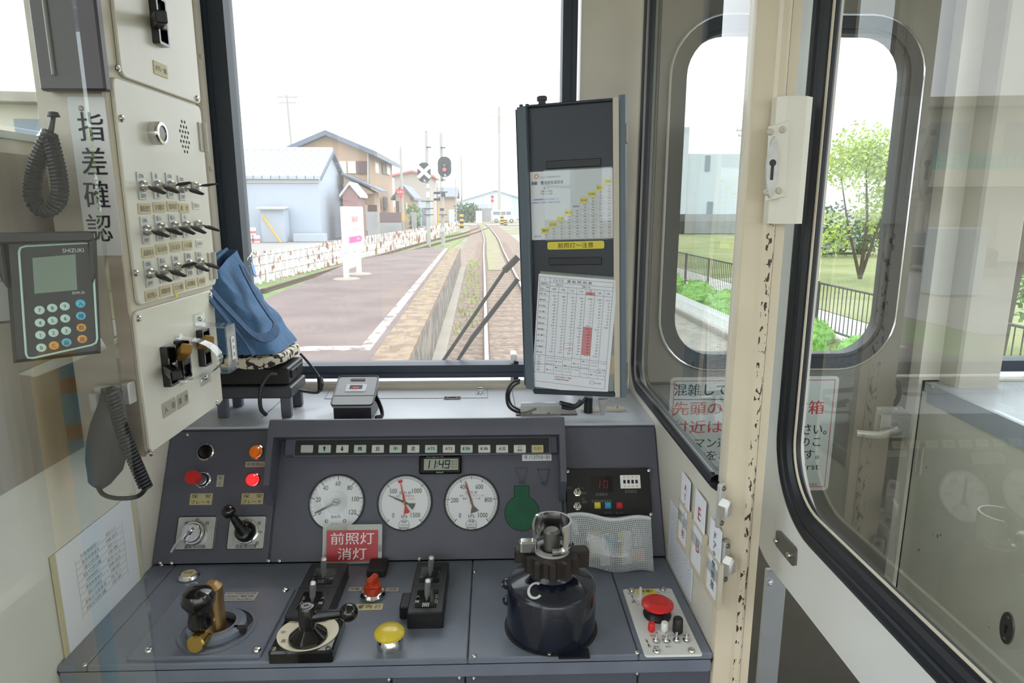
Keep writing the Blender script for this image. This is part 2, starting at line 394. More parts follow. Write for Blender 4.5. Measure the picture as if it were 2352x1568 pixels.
bt.inputs['Color1'].default_value = (*lin((182, 188, 198)), 1); bt.inputs['Color2'].default_value = (*lin((170, 177, 188)), 1); bt.inputs['Mortar'].default_value = (*lin((124, 132, 146)), 1)
l_.new(tcx.outputs['Object'], bt.inputs['Vector']); l_.new(bt.outputs['Color'], n_['Principled BSDF'].inputs['Base Color'])
mat('pole_yellow', (244, 204, 110), .5); mat('pole_blue', (120, 210, 235), .5)
mat('tactile_yellow', (230, 190, 90), .8)
mat('door_gasket', (46, 50, 56), .5)
# ---------------------------------------------------------------- frames of the main planes
DESK = frame((0, 0, .8), (1, 0, 0), (0, 1, 0))
PANEL = frame((0, 1.212, .8), (1, 0, 0), (0, .488, .873))
SHELF = frame((0, 0, 1.042), (1, 0, 0), (0, 1, 0))
CAB = frame((-.55, 1.0, 1.114), (0, 1, 0), (0, 0, 1))
LEFTW = frame((-.68, 1.0, 1.0), (0, 1, 0), (0, 0, 1))
def rear(y): return frame((0, y, 0), (1, 0, 0), (0, 0, 1))
PART = frame((.352, 1.26, 0), (0, -1, 0), (0, 0, 1))
LEAF = frame((.462, .6, 0), (0, -1, 0), (0, 0, 1))
WY = 1.68
# ---------------------------------------------------------------- setting: shell of the cab and the saloon behind it
b = MB(); b.box((.6, -.9, -.03), (2.9, 5.3, .06)); struct(b.build('floor', 'floor_dark'))
b = MB(); b.box((.6, -.9, 2.28), (2.9, 5.3, .06)); struct(b.build('ceiling', 'ceiling_white'))
yw = at(88, 150, X=-.712).y
zw = at(40, 275, X=-.69).z-.03
b = MB()
b.box((-.70, (yw+1.72)/2, 1.705), (.03, 1.72-yw, 1.09)); b.box((-.70, .56, .475), (.03, 2.32, .95)); b.box((-.70, 1.15, 1.055), (.03, 1.14, .21))
b.box((-.70, (.58+yw)/2, (1.16+zw)/2), (.03, yw-.58, zw-1.16)); b.box((-.70, -.45, 1.6), (.03, .3, 1.3)); b.box((-.70, -2.8, .45), (.03, 1.4, .9))
struct(b.build('wall_left', 'cream'))
wl_ = MB(); cyw = (yw-.3)/2; wl_.ring(rrect(yw+.3, 2.2-zw, .05, 4, cyw-1.0, (2.2+zw)/2-1), rrect(yw+.28, 2.2-zw-.02, .04, 4, cyw-1.0, (2.2+zw)/2-1), -.03, .002)
w5 = struct(wl_.build('window_5', 'alu', M=LEFTW))
g = MB(); g.box((cyw-1.0, (2.2+zw)/2-1, -.02), (yw+.26, 2.2-zw-.04, .005)); g.build('glass_pane', 'pane_glass', w5); g = MB(); g.box((.14-1.0, (.95+zw)/2-1.0, -.02), (.88, zw-.95, .005)); g.build('glass_pane', 'pane_glass', w5)  # second pane: unseen lower opening, added for more light on the right
b = MB(); b.box((1.95, -.9, .45), (.1, 5.3, .9)); b.box((1.95, 1.2, 1.6), (.1, .3, 1.3)); b.box((1.95, -.6, 1.6), (.1, .25, 1.3)); struct(b.build('wall_saloon', 'cream'))
# stainless lining of the left wall and of the cabinet side
b = MB(); b.box((-.683, (.58+1.29)/2, (1.112+zw-.02)/2), (.006, 1.29-.58, zw-.02-1.112)); struct(b.build('trim_1', 'steel'))
# front wall
b = MB()
b.box((-.19, 1.71, .525), (1.0, .1, 1.05)); b.box((-.72, 1.71, 1.15), (.12, .1, 2.3)); b.box((.293, 1.695, 1.15), (.158, .07, 2.3)); b.box((1.175, 1.71, 1.15), (.07, .1, 2.3))
b.box((.6, 1.71, 2.2), (2.8, .1, .12)); b.box((1.55, 1.71, .525), (.8, .1, 1.05))
struct(b.build('wall_front', 'cream'))
b = MB(); b.box((-.22, 1.655, 1.047), (.9, .03, .02), .003); struct(b.build('trim_2', 'cream_edge'))
# pane of the saloon partition on the driver's side, and the grab poles by the side door that it mirrors
b = MB(); b.box((-.4275, .32, 1.3), (.485, .003, 1.9)); struct(b.build('window_6', 'pane_glass'))
def mirrored(px, py, Yv): q = at(px, py, Y=Yv); return V((q.x, .64-q.y, q.z))
q = mirrored(125, 1000, .92); zt = mirrored(150, 800, .92).z
b = MB(); b.tube(spline([(q.x, q.y, .0), (q.x, q.y, zt-.16), (q.x, q.y, zt-.05), (q.x+.012, q.y, zt-.015), (q.x+.04, q.y, zt)], 6), .016, 12)
tag(b.build('grab_pole', 'pole_yellow'), 'yellow curved grab pole mirrored in the partition glass', 'pole')
q = mirrored(172, 1000, .98); zt = mirrored(172, 840, .98).z
b = MB(); b.cyl((q.x, q.y, 0), (q.x, q.y, zt), .016, None, 12); 
for py in (880, 985): z = mirrored(172, py, .98).z; b.m(1).cyl((q.x, q.y, z-.012), (q.x, q.y, z+.012), .0165, None, 12); b.m(0)
tag(b.build('grab_pole', ['pole_blue', 'orange_btn']), 'light blue pole with orange bands mirrored in the partition glass', 'pole')
# windscreen: rubber frame and pane
GX0, GX1 = at(546, 300, Y=WY).x, at(1289, 150, Y=WY).x; GZ0 = at(940, 833, Y=WY).z
cx, cz, w, h = (GX0+GX1)/2, (GZ0+2.15)/2, GX1-GX0, 2.15-GZ0
b = MB(); b.ring(rrect(w+.08, h+.06, .03, 4, cx-.008, cz), rrect(w, h, .02, 4, cx, cz), -.03, .03)
b.ring(rrect(w+.085, h+.065, .03, 4, cx-.008, cz), rrect(w+.06, h+.04, .02, 4, cx-.008, cz), .025, .034)
w1 = struct(b.build('window_1', ['navy_frame'], M=rear(WY)))
g = MB(); g.box((cx, cz, -.01), (w+.01, h+.01, .006)); g.build('glass_pane', 'windscreen_glass', w1)
# left pillar strip with screws
b = MB(); b.box((-.672, 1.62, 1.6), (.02, .03, 1.2), .004)
for py in (140, 387): p = at(482, py, X=-.662); b.lathe([(.006, 0), (.005, .003), (0, .004)], T(-.662, 1.612, p.z) @ R(90, 'Y'), 10)
struct(b.build('trim_3', 'grey_cream'))
# partition beside the desk with its window
PY0, PY1 = .944, at(1466, 700, X=.352).y; PZ0 = at(1560, 1003, X=.352).z
cu, cv, w, h = 1.26-(PY0+PY1)/2, (PZ0+2.03)/2, PY1-PY0, 2.03-PZ0
def rr_(w, h, r, n, cx, cy):
    out = []
    for (a_, c_, a0, q) in ((1, 1, 0, .003), (-1, 1, 90, r), (-1, -1, 180, r), (1, -1, 270, .003)):
        for i in range(n+1): a = radians(a0+90*i/n); out.append((cx+a_*(w/2-q)+q*cos(a), cy+c_*(h/2-q)+q*sin(a)))
    return out
hole = rr_(w, h, .06, 6, cu, cv)
b = MB(); b.ring(rrect(PY1-.935+.075, h+.10, .001, 6, 1.26-(PY1+.075+.935)/2, cv), hole, -.02, 0)
b.box((1.26-1.32, (PZ0-.05)/2, -.01), (.76, PZ0-.05, .02)); b.box((1.26-1.32, 2.19, -.01), (.76, .2, .02))
struct(b.build('wall_right', 'cream', M=PART))
b = MB(); P3 = [V((x, y, 0)) for x, y in rr_(w-.006, h-.006, .06, 10, cu, cv)]
b.tube(P3, .0135, 10); b.m(1).tube([V((p.x*1, p.y, .006)) for p in [V((x, y, 0)) for x, y in rr_(w-.03, h-.03, .05, 10, cu, cv)]], .003, 6)
w2 = struct(b.build('window_2', ['rubber', 'dull_metal'], M=PART))
g = MB(); g.prism(rr_(w-.01, h-.01, .058, 6, cu, cv), -.012, -.007); g.build('glass_pane', 'pane_glass', w2)
# post at the end of the partition
PXR = at(1742, 1050, Y=.92).x
b = MB(); b.prism([(.352, .95), (.352, .925), (.354, .921), (.380, .919), (.384, .915), (.392, .914), (.397, .918), (.399, .926), (.408, .927), (.411, .919), (PXR-.002, .919), (PXR, .925), (PXR, .95)], 0, 2.25)
struct(b.build('trim_4', 'post_cream'))
b = MB(); x0, x1 = at(1755, 1400, Y=.985).x, at(1801, 1400, Y=.985).x; b.box(((x0+x1)/2, .99, .452), (x1-x0, .01, .905), .001)
b.screw(0, 0, .006, 0, on(rear(.985), 1768, 1337)); struct(b.build('trim_5', 'alu'))
# gangway door in the front wall
DY = 1.70; D = rear(DY)
a0, a1, z0, z1 = at(1553, 650, Y=DY).x, at(2052, 420, Y=DY).x, at(1640, 813, Y=DY).z, at(1930, 78, Y=DY).z
cx, cz, w, h = (a0+a1)/2, (z0+z1)/2, a1-a0, z1-z0
b = MB(); b.ring(rrect(.79, h+.2, .001, 6, .765, cz), rrect(w+.03, h+.03, .115, 6, cx, cz), -.035, 0)
b.box((.765, (z0-.1)/2, -.0175), (.79, z0-.1, .035)); b.box((.765, (z1+2.36)/2, -.0175), (.79, 2.16-z1, .035))
d1 = struct(b.build('door_1', 'door_grey', M=D))
b = MB(); b.ring(rrect(w+.08, h+.08, .14, 8, cx, cz), rrect(w+.02, h+.02, .11, 8, cx, cz), -.03, .010)
b.ring(rrect(w+.03, h+.03, .115, 8, cx, cz), rrect(w, h, .10, 8, cx, cz), -.035, .004); b.build('window_gasket', 'door_gasket', d1)
b = MB(); b.tube([V((x, y, .009)) for x, y in rrect(w+.085, h+.085, .145, 10, cx, cz)], .0035, 6, True); b.build('window_bead', 'chrome', d1)
b = MB(); b.prism(rrect(w+.01, h+.01, .1, 6, cx, cz), -.024, -.018); b.build('glass_pane', 'pane_glass', d1)
# latch on the gangway door
hm = on(D, 2062, 968); hl = hm.translation; k = lambda px, py: uv(hm, px, py)
b = MB(); p0, p1 = k(2013, 945), k(2095, 998); b.box(((p0.x+p1.x)/2, (p0.y+p1.y)/2, .014), (p1.x-p0.x, p0.y-p1.y, .028), .003)
b.prism([tuple(k(*q)) for q in ((2012, 932), (2068, 932), (2082, 945), (2082, 1002), (2060, 1002), (2005, 1002), (2003, 992))], 0, .006)
for q in ((2018, 938), (2040, 938), (2055, 938), (2012, 997), (2035, 997), (2048, 997)): p = k(*q); b.screw(p.x, p.y, .005, .006)
hd = b.build('door_latch', 'silver_plate', d1); hd.matrix_parent_inverse = Mx(); hd.matrix_local = D.inverted() @ hm
b = MB(); p = k(2040, 975); q = k(1945, 983); b.cyl((p.x, p.y, .02), (p.x, p.y, .05), .016, .013, 16, .003)
b.tube(spline([(p.x, p.y, .045), (p.x-.03, p.y-.008, .05), ((p.x+q.x)/2, q.y-.003, .052), (q.x, q.y, .045)], 5), [.012]*3+[.0095]*13, 10, flat=1.25); b.build('door_handle', 'chrome', hd)
# white door leaf of the saloon side, standing open
L0, L1 = .15, 1.083; lz = .912; wy = at(1812, 900, X=.462).y; wz = 1.03
cu, cv, w, h = .6-(L0+L1)/2, (lz+2.2)/2, L1-L0, 2.2-lz
cu2, cv2, w2_, h2_ = .6-(L0+.09+wy)/2, (wz+2.12)/2, wy-L0-.09, 2.12-wz
b = MB(); b.ring(rrect(w, h, .1, 10, cu, cv), rrect(w2_, h2_, .13, 10, cu2, cv2), -.03, 0)
d2 = struct(b.build('door_2', 'white_paint', M=LEAF))
b = MB()
for dd, rr, zz in ((.004, .011, .004), (.019, .012, .0), (.031, .007, -.003)): b.tube([V((x, y, zz)) for x, y in rrect(w2_-2*dd, h2_-2*dd, .13-dd, 12, cu2, cv2)], rr, 10, True)
b.build('window_gasket', 'rubber', d2)
b = MB(); b.tube([V((x, y, .003)) for x, y in rrect(w2_-.078, h2_-.078, .092, 12, cu2, cv2)], .002, 6, True); b.build('window_bead', 'cream_edge', d2)
b = MB(); b.prism(rrect(w2_-.07, h2_-.07, .095, 10, cu2, cv2), -.02, -.014); b.build('glass_pane', 'pane_glass', d2)
hm = on(LEAF, 1806, 1258); k = lambda px, py: tuple(uv(hm, px, py))
b = MB(); b.prism([k(*q) for q in ((1786, 1218), (1795, 1220), (1829, 1256), (1832, 1264), (1830, 1298), (1822, 1299), (1787, 1256), (1783, 1248))], 0, .003, .001)
for q in ((1787, 1241), (1817, 1274)): p = k(*q); b.m(1).screw(p[0], p[1], .0055, .003)
o = b.build('stop_plate', ['dull_metal', 'screw'], d2); o.matrix_local = LEAF.inverted() @ hm
# assistant side: pillar, counter, window
pz = at(2197, 888, Z=1.05); px_, py_ = pz.x, pz.y; pr = at(2288, 884, Z=1.05).x
b = MB(); b.box(((px_+pr)/2, (py_+1.70)/2, 1.64), (pr-px_, 1.70-py_, 1.2), .006)
for q in ((2227, 177), (2199, 405), (2175, 622), (2148, 830)): p = at(*q, X=px_); b.lathe([(.005, 0), (.004, .003), (0, .004)], T(px_, p.y, p.z) @ R(-90, 'Y'), 10)
struct(b.build('wall_pillar', 'grey_cream'))
b = MB(); b.prism([(1.156, 1.70), (1.06, .2), (1.9, .2), (1.9, 1.70)], 0, 1.02); struct(b.build('wall_counter', 'counter_cream'))
b = MB(); b.prism([(1.158, 1.66), (1.063, .2), (1.9, .2), (1.9, 1.66)], 1.02, 1.046); struct(b.build('trim_6', 'shelf_grey'))
b = MB(); b.prism([(1.146, 1.63), (1.052, .2), (1.070, .2), (1.164, 1.63)], .998, 1.052, .003)
b.screw(0, 0, .005, 0, frame(at(2142, 889, X=1.145), (0, -1, 0), (0, 0, 1))); struct(b.build('trim_7', 'alu'))
wx0, wz0 = at(2284, 500, Y=WY).x, at(2330, 822, Y=WY).z
b = MB(); b.ring(rrect(.5, 2.15-wz0+.06, .04, 4, wx0+.21, (wz0+2.15)/2), rrect(.44, 2.15-wz0, .03, 4, wx0+.21, (wz0+2.15)/2), -.03, .03)
w4 = struct(b.build('window_4', 'navy_frame', M=rear(WY))); g = MB(); g.box((wx0+.21, (wz0+2.15)/2, -.01), (.45, 2.16-wz0, .006)); g.build('glass_pane', 'pane_glass', w4)
# ---------------------------------------------------------------- driver's desk and instrument console
XL, XR = -.684, .351
t = thing('control_desk', 'blue-grey steel driving desk under the instrument console', 'desk', DESK)
b = MB(); b.prism([(.918, -.01), (1.655, -.01), (1.655, -.8), (.955, -.8), (.935, -.05)], XL, XR, 0, Mx(((0, 0, 1, 0), (1, 0, 0, 0), (0, 1, 0, 0), (0, 0, 0, 1))))
b.build('desk_body', 'seam', t)
sx = lambda px, py: uv(DESK, px, py).x
xs = [XL, sx(285, 1430), sx(1078, 1440), sx(1447, 1440), XR]
for i, (x0, x1) in enumerate(zip(xs, xs[1:])):
    b = MB(); b.box(((x0+x1)/2, 1.0675, -.006), (x1-x0-.0012, .297, .012), .002); b.build('desk_top', 'desk_grey', t)
fx = [XL, sx(892, 1530), sx(1066, 1530), sx(1478, 1530), XR]
for i, (x0, x1) in enumerate(zip(fx, fx[1:])):
    b = MB(); b.box(((x0+x1)/2, .931, -.2), (x1-x0-.002, .014, .33), .002, ); b.build('front_plate', 'panel_grey', t)
b = MB(); b.box(((XL+XR)/2, .924, -.022), (XR-XL, .012, .03), .005); b.build('front_edge', 'desk_grey', t)
for q in ((196, 1527), (1090, 1507), (1262, 1503), (1288, 1502), (1463, 1499), (1090, 1313), (372, 1297), (1393, 1307)):
    p = uv(DESK, *q); b = MB(); b.screw(p.x, p.y, .0042, 0); b.build('screw', 'screw', t)
for q in ((893, 1547), (1055, 1543), (1088, 1544), (1463, 1533)):
    m_ = frame((0, .924, .8), (1, 0, 0), (0, 0, 1)); p = uv(m_, *q); b = MB(); b.screw(p.x, p.y-.01, .004, 0, DESK.inverted() @ m_); b.build('screw', 'screw', t)
t = thing('instrument_console', 'dark grey instrument console between desk and windscreen', 'console', PANEL)
PI_ = PANEL.inverted(); XC = Mx(((0, 0, 1, 0), (1, 0, 0, 0), (0, 1, 0, 0), (0, 0, 0, 1)))
b = MB(); b.prism([(1.2135, .803), (1.348, 1.034), (1.352, 1.036), (1.66, 1.036), (1.66, .803)], XL, XR, 0, PI_ @ XC); b.build('console_body', 'panel_grey', t)
b = MB(); b.box((-.165, 1.507, 1.039), (1.035, .313, .006), .002, PI_); o = b.build('shelf_top', 'shelf_grey', t)  # same paint as console, drawn paler: sky sheen put into the colour
ph = .2715
pxs = [XL, uv(PANEL, 632, 1150).x, uv(PANEL, 1293, 1150).x, XR]
for i, (x0, x1) in enumerate(zip(pxs, pxs[1:])):
    b = MB(); b.prism(rrect(x1-x0-.004, ph-.006, .004, 3, (x0+x1)/2, ph/2), 0, .004, .001); b.build(('left_panel', 'centre_panel', 'right_panel')[i], 'panel_grey', t)
# hood over the lamps
hx0, hx1 = uv(PANEL, 618, 1000, .05).x, uv(PANEL, 1297, 1000, .05).x
b = MB(); YZ = Mx(((0, 0, 1, 0), (1, 0, 0, 0), (0, 1, 0, 0), (0, 0, 0, 1)))   # prism profile given as (y, z)
b.prism([(.268, -.002), (.284, .05), (.281, .056), (.262, .060), (.246, .058), (.246, 0)], hx0, hx1, 0, YZ)
for x in (hx0, hx1-.012): b.prism([(.268, .0), (.284, .05), (.281, .055), (.21, .060), (.15, .056), (.115, .018), (.115, 0)], x, x+.012, 0, YZ)
b.build('hood', 'panel_grey', t)
b = MB(); q0, q1 = uv(PANEL, 655, 982, .03), uv(PANEL, 1283, 1047, .025); b.box(((q0.x+q1.x)/2, (q0.y+q1.y)/2+.004, .0125), (q1.x-q0.x, q0.y-q1.y-.004, .025), .003); b.build('lamp_housing', 'panel_grey', t)
for q in ((968, 991), (1271, 990)): p = uv(PANEL, *q, .025); b = MB(); b.screw(p.x, p.y, .0042, .025); b.build('screw', 'screw', t)
for q in ((432, 998), (617, 1287), (642, 1287), (369, 1292), (395, 1292), (964, 1283), (1302, 1085)): p = uv(PANEL, *q, .004); b = MB(); b.screw(p.x, p.y, .0042, .004); b.build('screw', 'screw', t)
SI = PI_ @ SHELF
def shelfuv(px, py): return uv(SHELF, px, py)
c = [shelfuv(*q) for q in ((745, 916), (765, 886), (1119, 880), (1120, 914))]
b = MB(); b.tube([V((p.x, p.y, .0005)) for p in c], .0006, 4, True); o = b.build('hatch_seam', 'seam', t); o.matrix_local = SI
p = shelfuv(1103, 903); b = MB(); b.lathe([(.006, 0), (.004, .004), (.004, .008), (.008, .009), (.008, .013), (0, .014)], T(p.x, p.y), 16); o = b.build('hatch_knob', 'chrome', t); o.matrix_local = SI
p = shelfuv(1039, 916); b = MB(); b.box((p.x, p.y, .001), (.04, .014, .002)); b.cyl((p.x-.02, p.y+.006, .003), (p.x+.02, p.y+.006, .003), .0025, None, 8); b.screw(p.x-.011, p.y-.002, .003, .002); b.screw(p.x+.011, p.y-.002, .003, .002)
o = b.build('hatch_hinge', 'dull_metal', t); o.matrix_local = SI
p0, p1 = shelfuv(600, 960), shelfuv(702, 872); p2, p3 = shelfuv(1187, 952), shelfuv(1170, 866)
b = MB(); b.line(p0.x, p0.y, p1.x, p1.y, .0012, .0006); o = b.build('shelf_seam', 'seam', t); o.matrix_local = SI
b = MB(); b.line(p2.x, p2.y, p3.x, p3.y, .0012, .0006); o = b.build('shelf_seam', 'seam', t); o.matrix_local = SI
# ---------------------------------------------------------------- devices on the instrument panel
def dev(name, label, cat, F, px, py, h=0, group=None): return thing(name, label, cat, on(F, px, py, h), group)
PH = .004
def needle(mb, a, L, tail, w, M=None, z=.004, fan=0):
    X = (M or Mx()) @ T(0, 0, z) @ R(a); mb.prism([(-w, 0), (-w*.25, L), (w*.25, L), (w, 0)], 0, .0008, 0, X)
    mb.prism([(-w*.8, .002), (-w*.8, -tail*.4), (-fan, -tail), (0, -tail*1.04), (fan, -tail), (w*.8, -tail*.4), (w*.8, .002)], 0, .0008, 0, X)
def gauge(px, py, rpx, label, nums, a0, a1, minor, unit, extra, needles, numr=.70, fs=.0105):
    M = on(PANEL, px, py, PH); r = abs(uv(M, px+rpx, py).x); t = thing('pressure_gauge' if unit == 'kPa' else 'speedometer', label, 'gauge', M)
    b = MB(); b.ring(circ(r*1.045, 40), circ(r*.985, 40), 0, .003); b.build('bezel', 'black', t)
    b = MB(); b.lathe([(r*.99, 0), (r*.99, .0015), (0, .0015)], None, 40); d = b.build('dial', 'gauge_white', t)
    b = MB(); n = minor
    P = lambda a, k: (-sin(radians(a))*r*k, cos(radians(a))*r*k)
    for i in range(n+1):
        a = a0+(a1-a0)*i/n; mj = i % (n//(len(nums)-1)*1) == 0; k0 = .83 if mj else .89
        x0, y0 = P(a, k0); x1, y1 = P(a, .965); b.line(x0, y0, x1, y1, r*(.022 if mj else .010), .0019)
    for k in (.965, .89) if unit == 'kPa' else (.955,):
        for i in range(48): 
            x0, y0 = P(a0+(a1-a0)*i/48, k); x1, y1 = P(a0+(a1-a0)*(i+1)/48, k); b.line(x0, y0, x1, y1, r*.010, .0019)
    for i, s_ in enumerate(nums):
        if s_:
            x, y = P(a0+(a1-a0)*i/(len(nums)-1), numr); b.text(s_, x, y, r*.2, .0019, None, None, 0, 0, 'C', False, 1.25)
    b.text(unit, 0, -r*.5, r*.17, .0019, None, None, 0, 0, 'C', False, 1.15); extra(b, r); b.build('scale', ['ink', 'red_ink', 'ink_soft'], d)
    for m_, args in needles:
        c = MB(); needle(c, *args(r)); c.lathe([(r*.05, .004), (r*.05, .0055), (0, .006)], None, 12); c.build('needle', m_, t)
    c = MB(); c.lathe([(r*.03, .005), (r*.03, .0068), (0, .007)], None, 10); c.build('needle_hub', 'brass_bright', t)
    g = MB(); g.lathe([(r*.985, .0082), (r*.985, .009), (0, .009), (0, .0082), (r*.985, .0082)], None, 40); g.build('dial_glass', 'dial_glass', t)
    return t, r
def kpa(b, r):
    b.text('圧 力 計', 0, r*.36, r*.13, .0019)
    b.text('検査', 0, -r*.70, r*.10, .0019); b.text('二四年七月', 0, -r*.82, r*.07, .0019); b.text('湊線機関区', 0, -r*.92, r*.07, .0019)
    for i in range(24): b.line(r*.2*cos(i*pi/12), -r*.82+r*.2*sin(i*pi/12), r*.2*cos((i+1)*pi/12), -r*.82+r*.2*sin((i+1)*pi/12), r*.012, .0019)
def kpa1(b, r):
    kpa(b, r); b.m(2).text('黒針　ブレーキダメ', 0, r*.13, r*.085, .0019); b.m(1).text('赤針　元空気ダメ', 0, r*.24, r*.085, .0019)
    a = [radians(x) for x in (8, 10, 12, 14, 16, 18, 20)]
    b.add([(-sin(q)*r*k_, cos(q)*r*k_, .0020) for k_ in (.76, .86) for q in a], [(i, i+1, 8+i, 7+i) for i in range(6)]); b.m(0)
def kpa2(b, r):
    kpa(b, r); b.m(2).text('黒針　ブレーキ管', 0, r*.13, r*.085, .0019); b.m(1).text('赤針　ブレーキシリンダ', 0, r*.24, r*.085, .0019)
    for x in (-.012, .02): b.line(r*x, r*.84, r*x, r*.97, r*.012, .002)
    b.m(0)
def spd(b, r):
    b.m(2).text('km/h meter', 0, -r*.76, r*.07, .0019); b.m(0)
    for x in (-.33, .33):
        for i in range(12): b.line(r*(x+.05*cos(i*pi/6)), r*(-.66+.05*sin(i*pi/6)), r*(x+.05*cos((i+1)*pi/6)), r*(-.66+.05*sin((i+1)*pi/6)), r*.02, .0019)
t, r = gauge(774, 1154, 62, 'round white speedometer dial marked up to 120 kilometres per hour', ['0', '20', '40', '60', '80', '100', '120'], 120, -120, 24, 'km/h', spd, [('ink_soft', lambda r: (116, r*.88, r*.05, r*.055))])
b = MB(); b.lathe([(r*.42, .0085), (r*.40, .0095), (0, .0098)], None, 32); b.build('clear_boss', 'clear_acrylic', t)
b = MB(); b.lathe([(r*.13, .0095), (r*.13, .012), (r*.11, .013), (0, .013)], None, 20); b.m(1).line(-r*.1, r*.025, r*.1, -r*.025, r*.03, .0134); b.build('slotted_screw', ['silver_plate', 'dull_metal'], t)
gauge(930, 1154, 61, 'pressure gauge with red and black needles pointing apart, scale to 1500', ['0', '500', '1000', '1500'], 138, -138, 60, 'kPa', kpa1,
      [('ink_soft', lambda r: (66, r*.68, r*.38, r*.04, None, .0035, r*.13)), ('red', lambda r: (14, r*.80, r*.40, r*.035, None, .0045, r*.12))], .62)
gauge(1083, 1153, 61, 'pressure gauge with both needles together near 400, scale to 1000', ['0', '200', '400', '600', '800', '1000'], 138, -138, 50, 'kPa', kpa2,
      [('red', lambda r: (15.5, r*.82, r*.38, r*.035, None, .0032, r*.14)), ('ink_soft', lambda r: (19, r*.80, r*.38, r*.03, None, .0045, r*.16))], .64)
# indicator lamps in the hood
LH = PANEL.copy(); LH.translation += PANEL.to_3x3() @ V((0, 0, .0262))
lm = on(LH, 970, 1031); t = thing('indicator_lamp_row', 'long recessed row of fourteen pale square indicator lamps under the hood', 'indicator lamps', lm)
k = lambda px, py: uv(lm, px, py)
p0, p1 = k(677, 1008), k(1265, 1043); b = MB(); W, H = p1.x-p0.x, p0.y-p1.y; cx_, cy_ = (p0.x+p1.x)/2, (p0.y+p1.y)/2
b.ring(rrect(W, H, .003, 3, cx_, cy_), rrect(W-.006, H-.006, .002, 3, cx_, cy_), 0, .002); b.m(1).box((cx_, cy_, .0004), (W-.004, H-.004, .0008)); b.build('recess', ['panel_grey', 'black_soft'], t)
LT = ['', '↑', '↓', '機', '直', '中', '変', 'ATS', 'ATS', 'EB', 'EB', '火災', 'CCS', 'ワンマン']
for i, s_ in enumerate(LT):
    px = 706+i*(1234.5-706)/13; p = k(px, 1031); b = MB(); w, h = .0255, .0165
    b.box((0, 0, .0025), (w, h, .005), .0012)
    if s_ in '↑↓' and s_:
        e = 1 if s_ == '↑' else -1; b.m(1).add([(x, y*e, .0054) for x, y in ((0, .0052), (-.0038, .0005), (-.0013, .0005), (-.0013, -.005), (.0013, -.005), (.0013, .0005), (.0038, .0005))], [(0, 1, 2, 3, 4, 5, 6)])
    elif s_ == 'CCS': b.m(1).text('CCS', 0, .0033, .0045, .0054, .010); b.text('警報', 0, -.003, .0052, .0054)
    elif s_: b.m(1).text(s_, 0, 0, .0095 if len(s_) < 2 else .0085, .0054, min(.015, .0085*len(s_)) if len(s_) > 1 else None, None, 0, .02)
    b.build('lamp', ['silver_plate' if i == 0 else ('lamp_off' if i in (1, 3, 5, 7, 9) else 'lamp_pale' if i < 13 else 'gold_plate'), 'ink'], t, M=T(p.x, p.y, .0008))
# number sticker
PF = PANEL.copy(); PF.translation += PANEL.to_3x3() @ V((0, 0, .0046))
def sticker(name, label, cat, F, cx, cy, x0, y0, x1, y1, m, lines, inkm='ink', th=.0008, rad=.001, par=None, bold=0, frac=.62, wf=None):
    M = on(F, cx, cy); a = uv(M, x0, y0); c = uv(M, x1, y1); w, h = abs(c.x-a.x), abs(c.y-a.y); b = MB(); b.prism(rrect(w, h, rad, 3), 0, th, th*.3); b.m(1); n = len(lines)
    for i, s_ in enumerate(lines):
        if s_: b.text(s_, 0, h/2-h*(i+.5)/n, h/n*frac, th+.0003, (wf or .86)*w if len(s_) > 2 else None, None, 0, bold)
    if par is not None:
        o = b.build(name, [m, inkm], par); o.matrix_local = par.matrix_world.inverted() @ M; return o
    o = b.build(name, [m, inkm]); o.matrix_world = M
    return tag(o, label, cat) if label else o
sticker('number_sticker', 'white number sticker reading キハ3710-01 under the lamp row', 'sticker', PF, 1233, 1050, 1199, 1042, 1267, 1057, 'white', ['キハ3710−01'], frac=.8)
# clock
M = on(PF, 1012, 1068); t = thing('digital_clock', 'small black digital clock showing 11:49 stuck above the gauges', 'clock', M); k = lambda px, py: uv(M, px, py)
p0, p1 = k(964, 1049), k(1060, 1090); w, h = p1.x-p0.x, p0.y-p1.y; b = MB(); b.prism(rrect(w, h, .004, 4), 0, .010, .003); b.m(1).text('HAPLOT', 0, -h*.42, .004, .0103); b.text('Power supply radio clock', -w*.12, h*.41, .003, .0103, w*.4); b.build('clock_case', ['black_gloss', 'white_ink'], t)
b = MB(); p0, p1 = k(975, 1055), k(1053, 1080); b.box(((p0.x+p1.x)/2, (p0.y+p1.y)/2, .0103), (p1.x-p0.x, p0.y-p1.y, .001), .0003); b.build('screen', 'lcd', t)
b = MB()
def seg(mb, ch, x, y, w, h, z, lw):
    sg = {'0': 'abcdef', '1': 'bc', '4': 'fgbc', '9': 'abcdfg', ':': ''}[ch]; sk = .12*h
    pts = {'a': ((-w, h), (w, h)), 'b': ((w, h), (w, 0)), 'c': ((w, 0), (w, -h)), 'd': ((-w, -h), (w, -h)), 'e': ((-w, -h), (-w, 0)), 'f': ((-w, 0), (-w, h)), 'g': ((-w, 0), (w, 0))}
    for q in sg:
        (a, c), (d, e) = pts[q]; f = lambda u, v_: (x+u+v_*.12, y+v_); A = f(a, c); B = f(d, e); mb.line(*A, *B, lw, z)
xw = (p1.x-p0.x)
for ch, fx_ in zip('1149', (.10, .27, .50, .68)): seg(b, ch, p0.x+xw*fx_, (p0.y+p1.y)/2, .0042, .0075, .0111, .0022)
for y in (.003, -.004): b.box((p0.x+xw*.385, (p0.y+p1.y)/2+y, .0111), (.002, .002, .0004))
for i in range(3): b.text('AM 10', p0.x+xw*.88, (p0.y+p1.y)/2+.006-.006*i, .0045, .0111)
b.build('digits', 'ink', t)
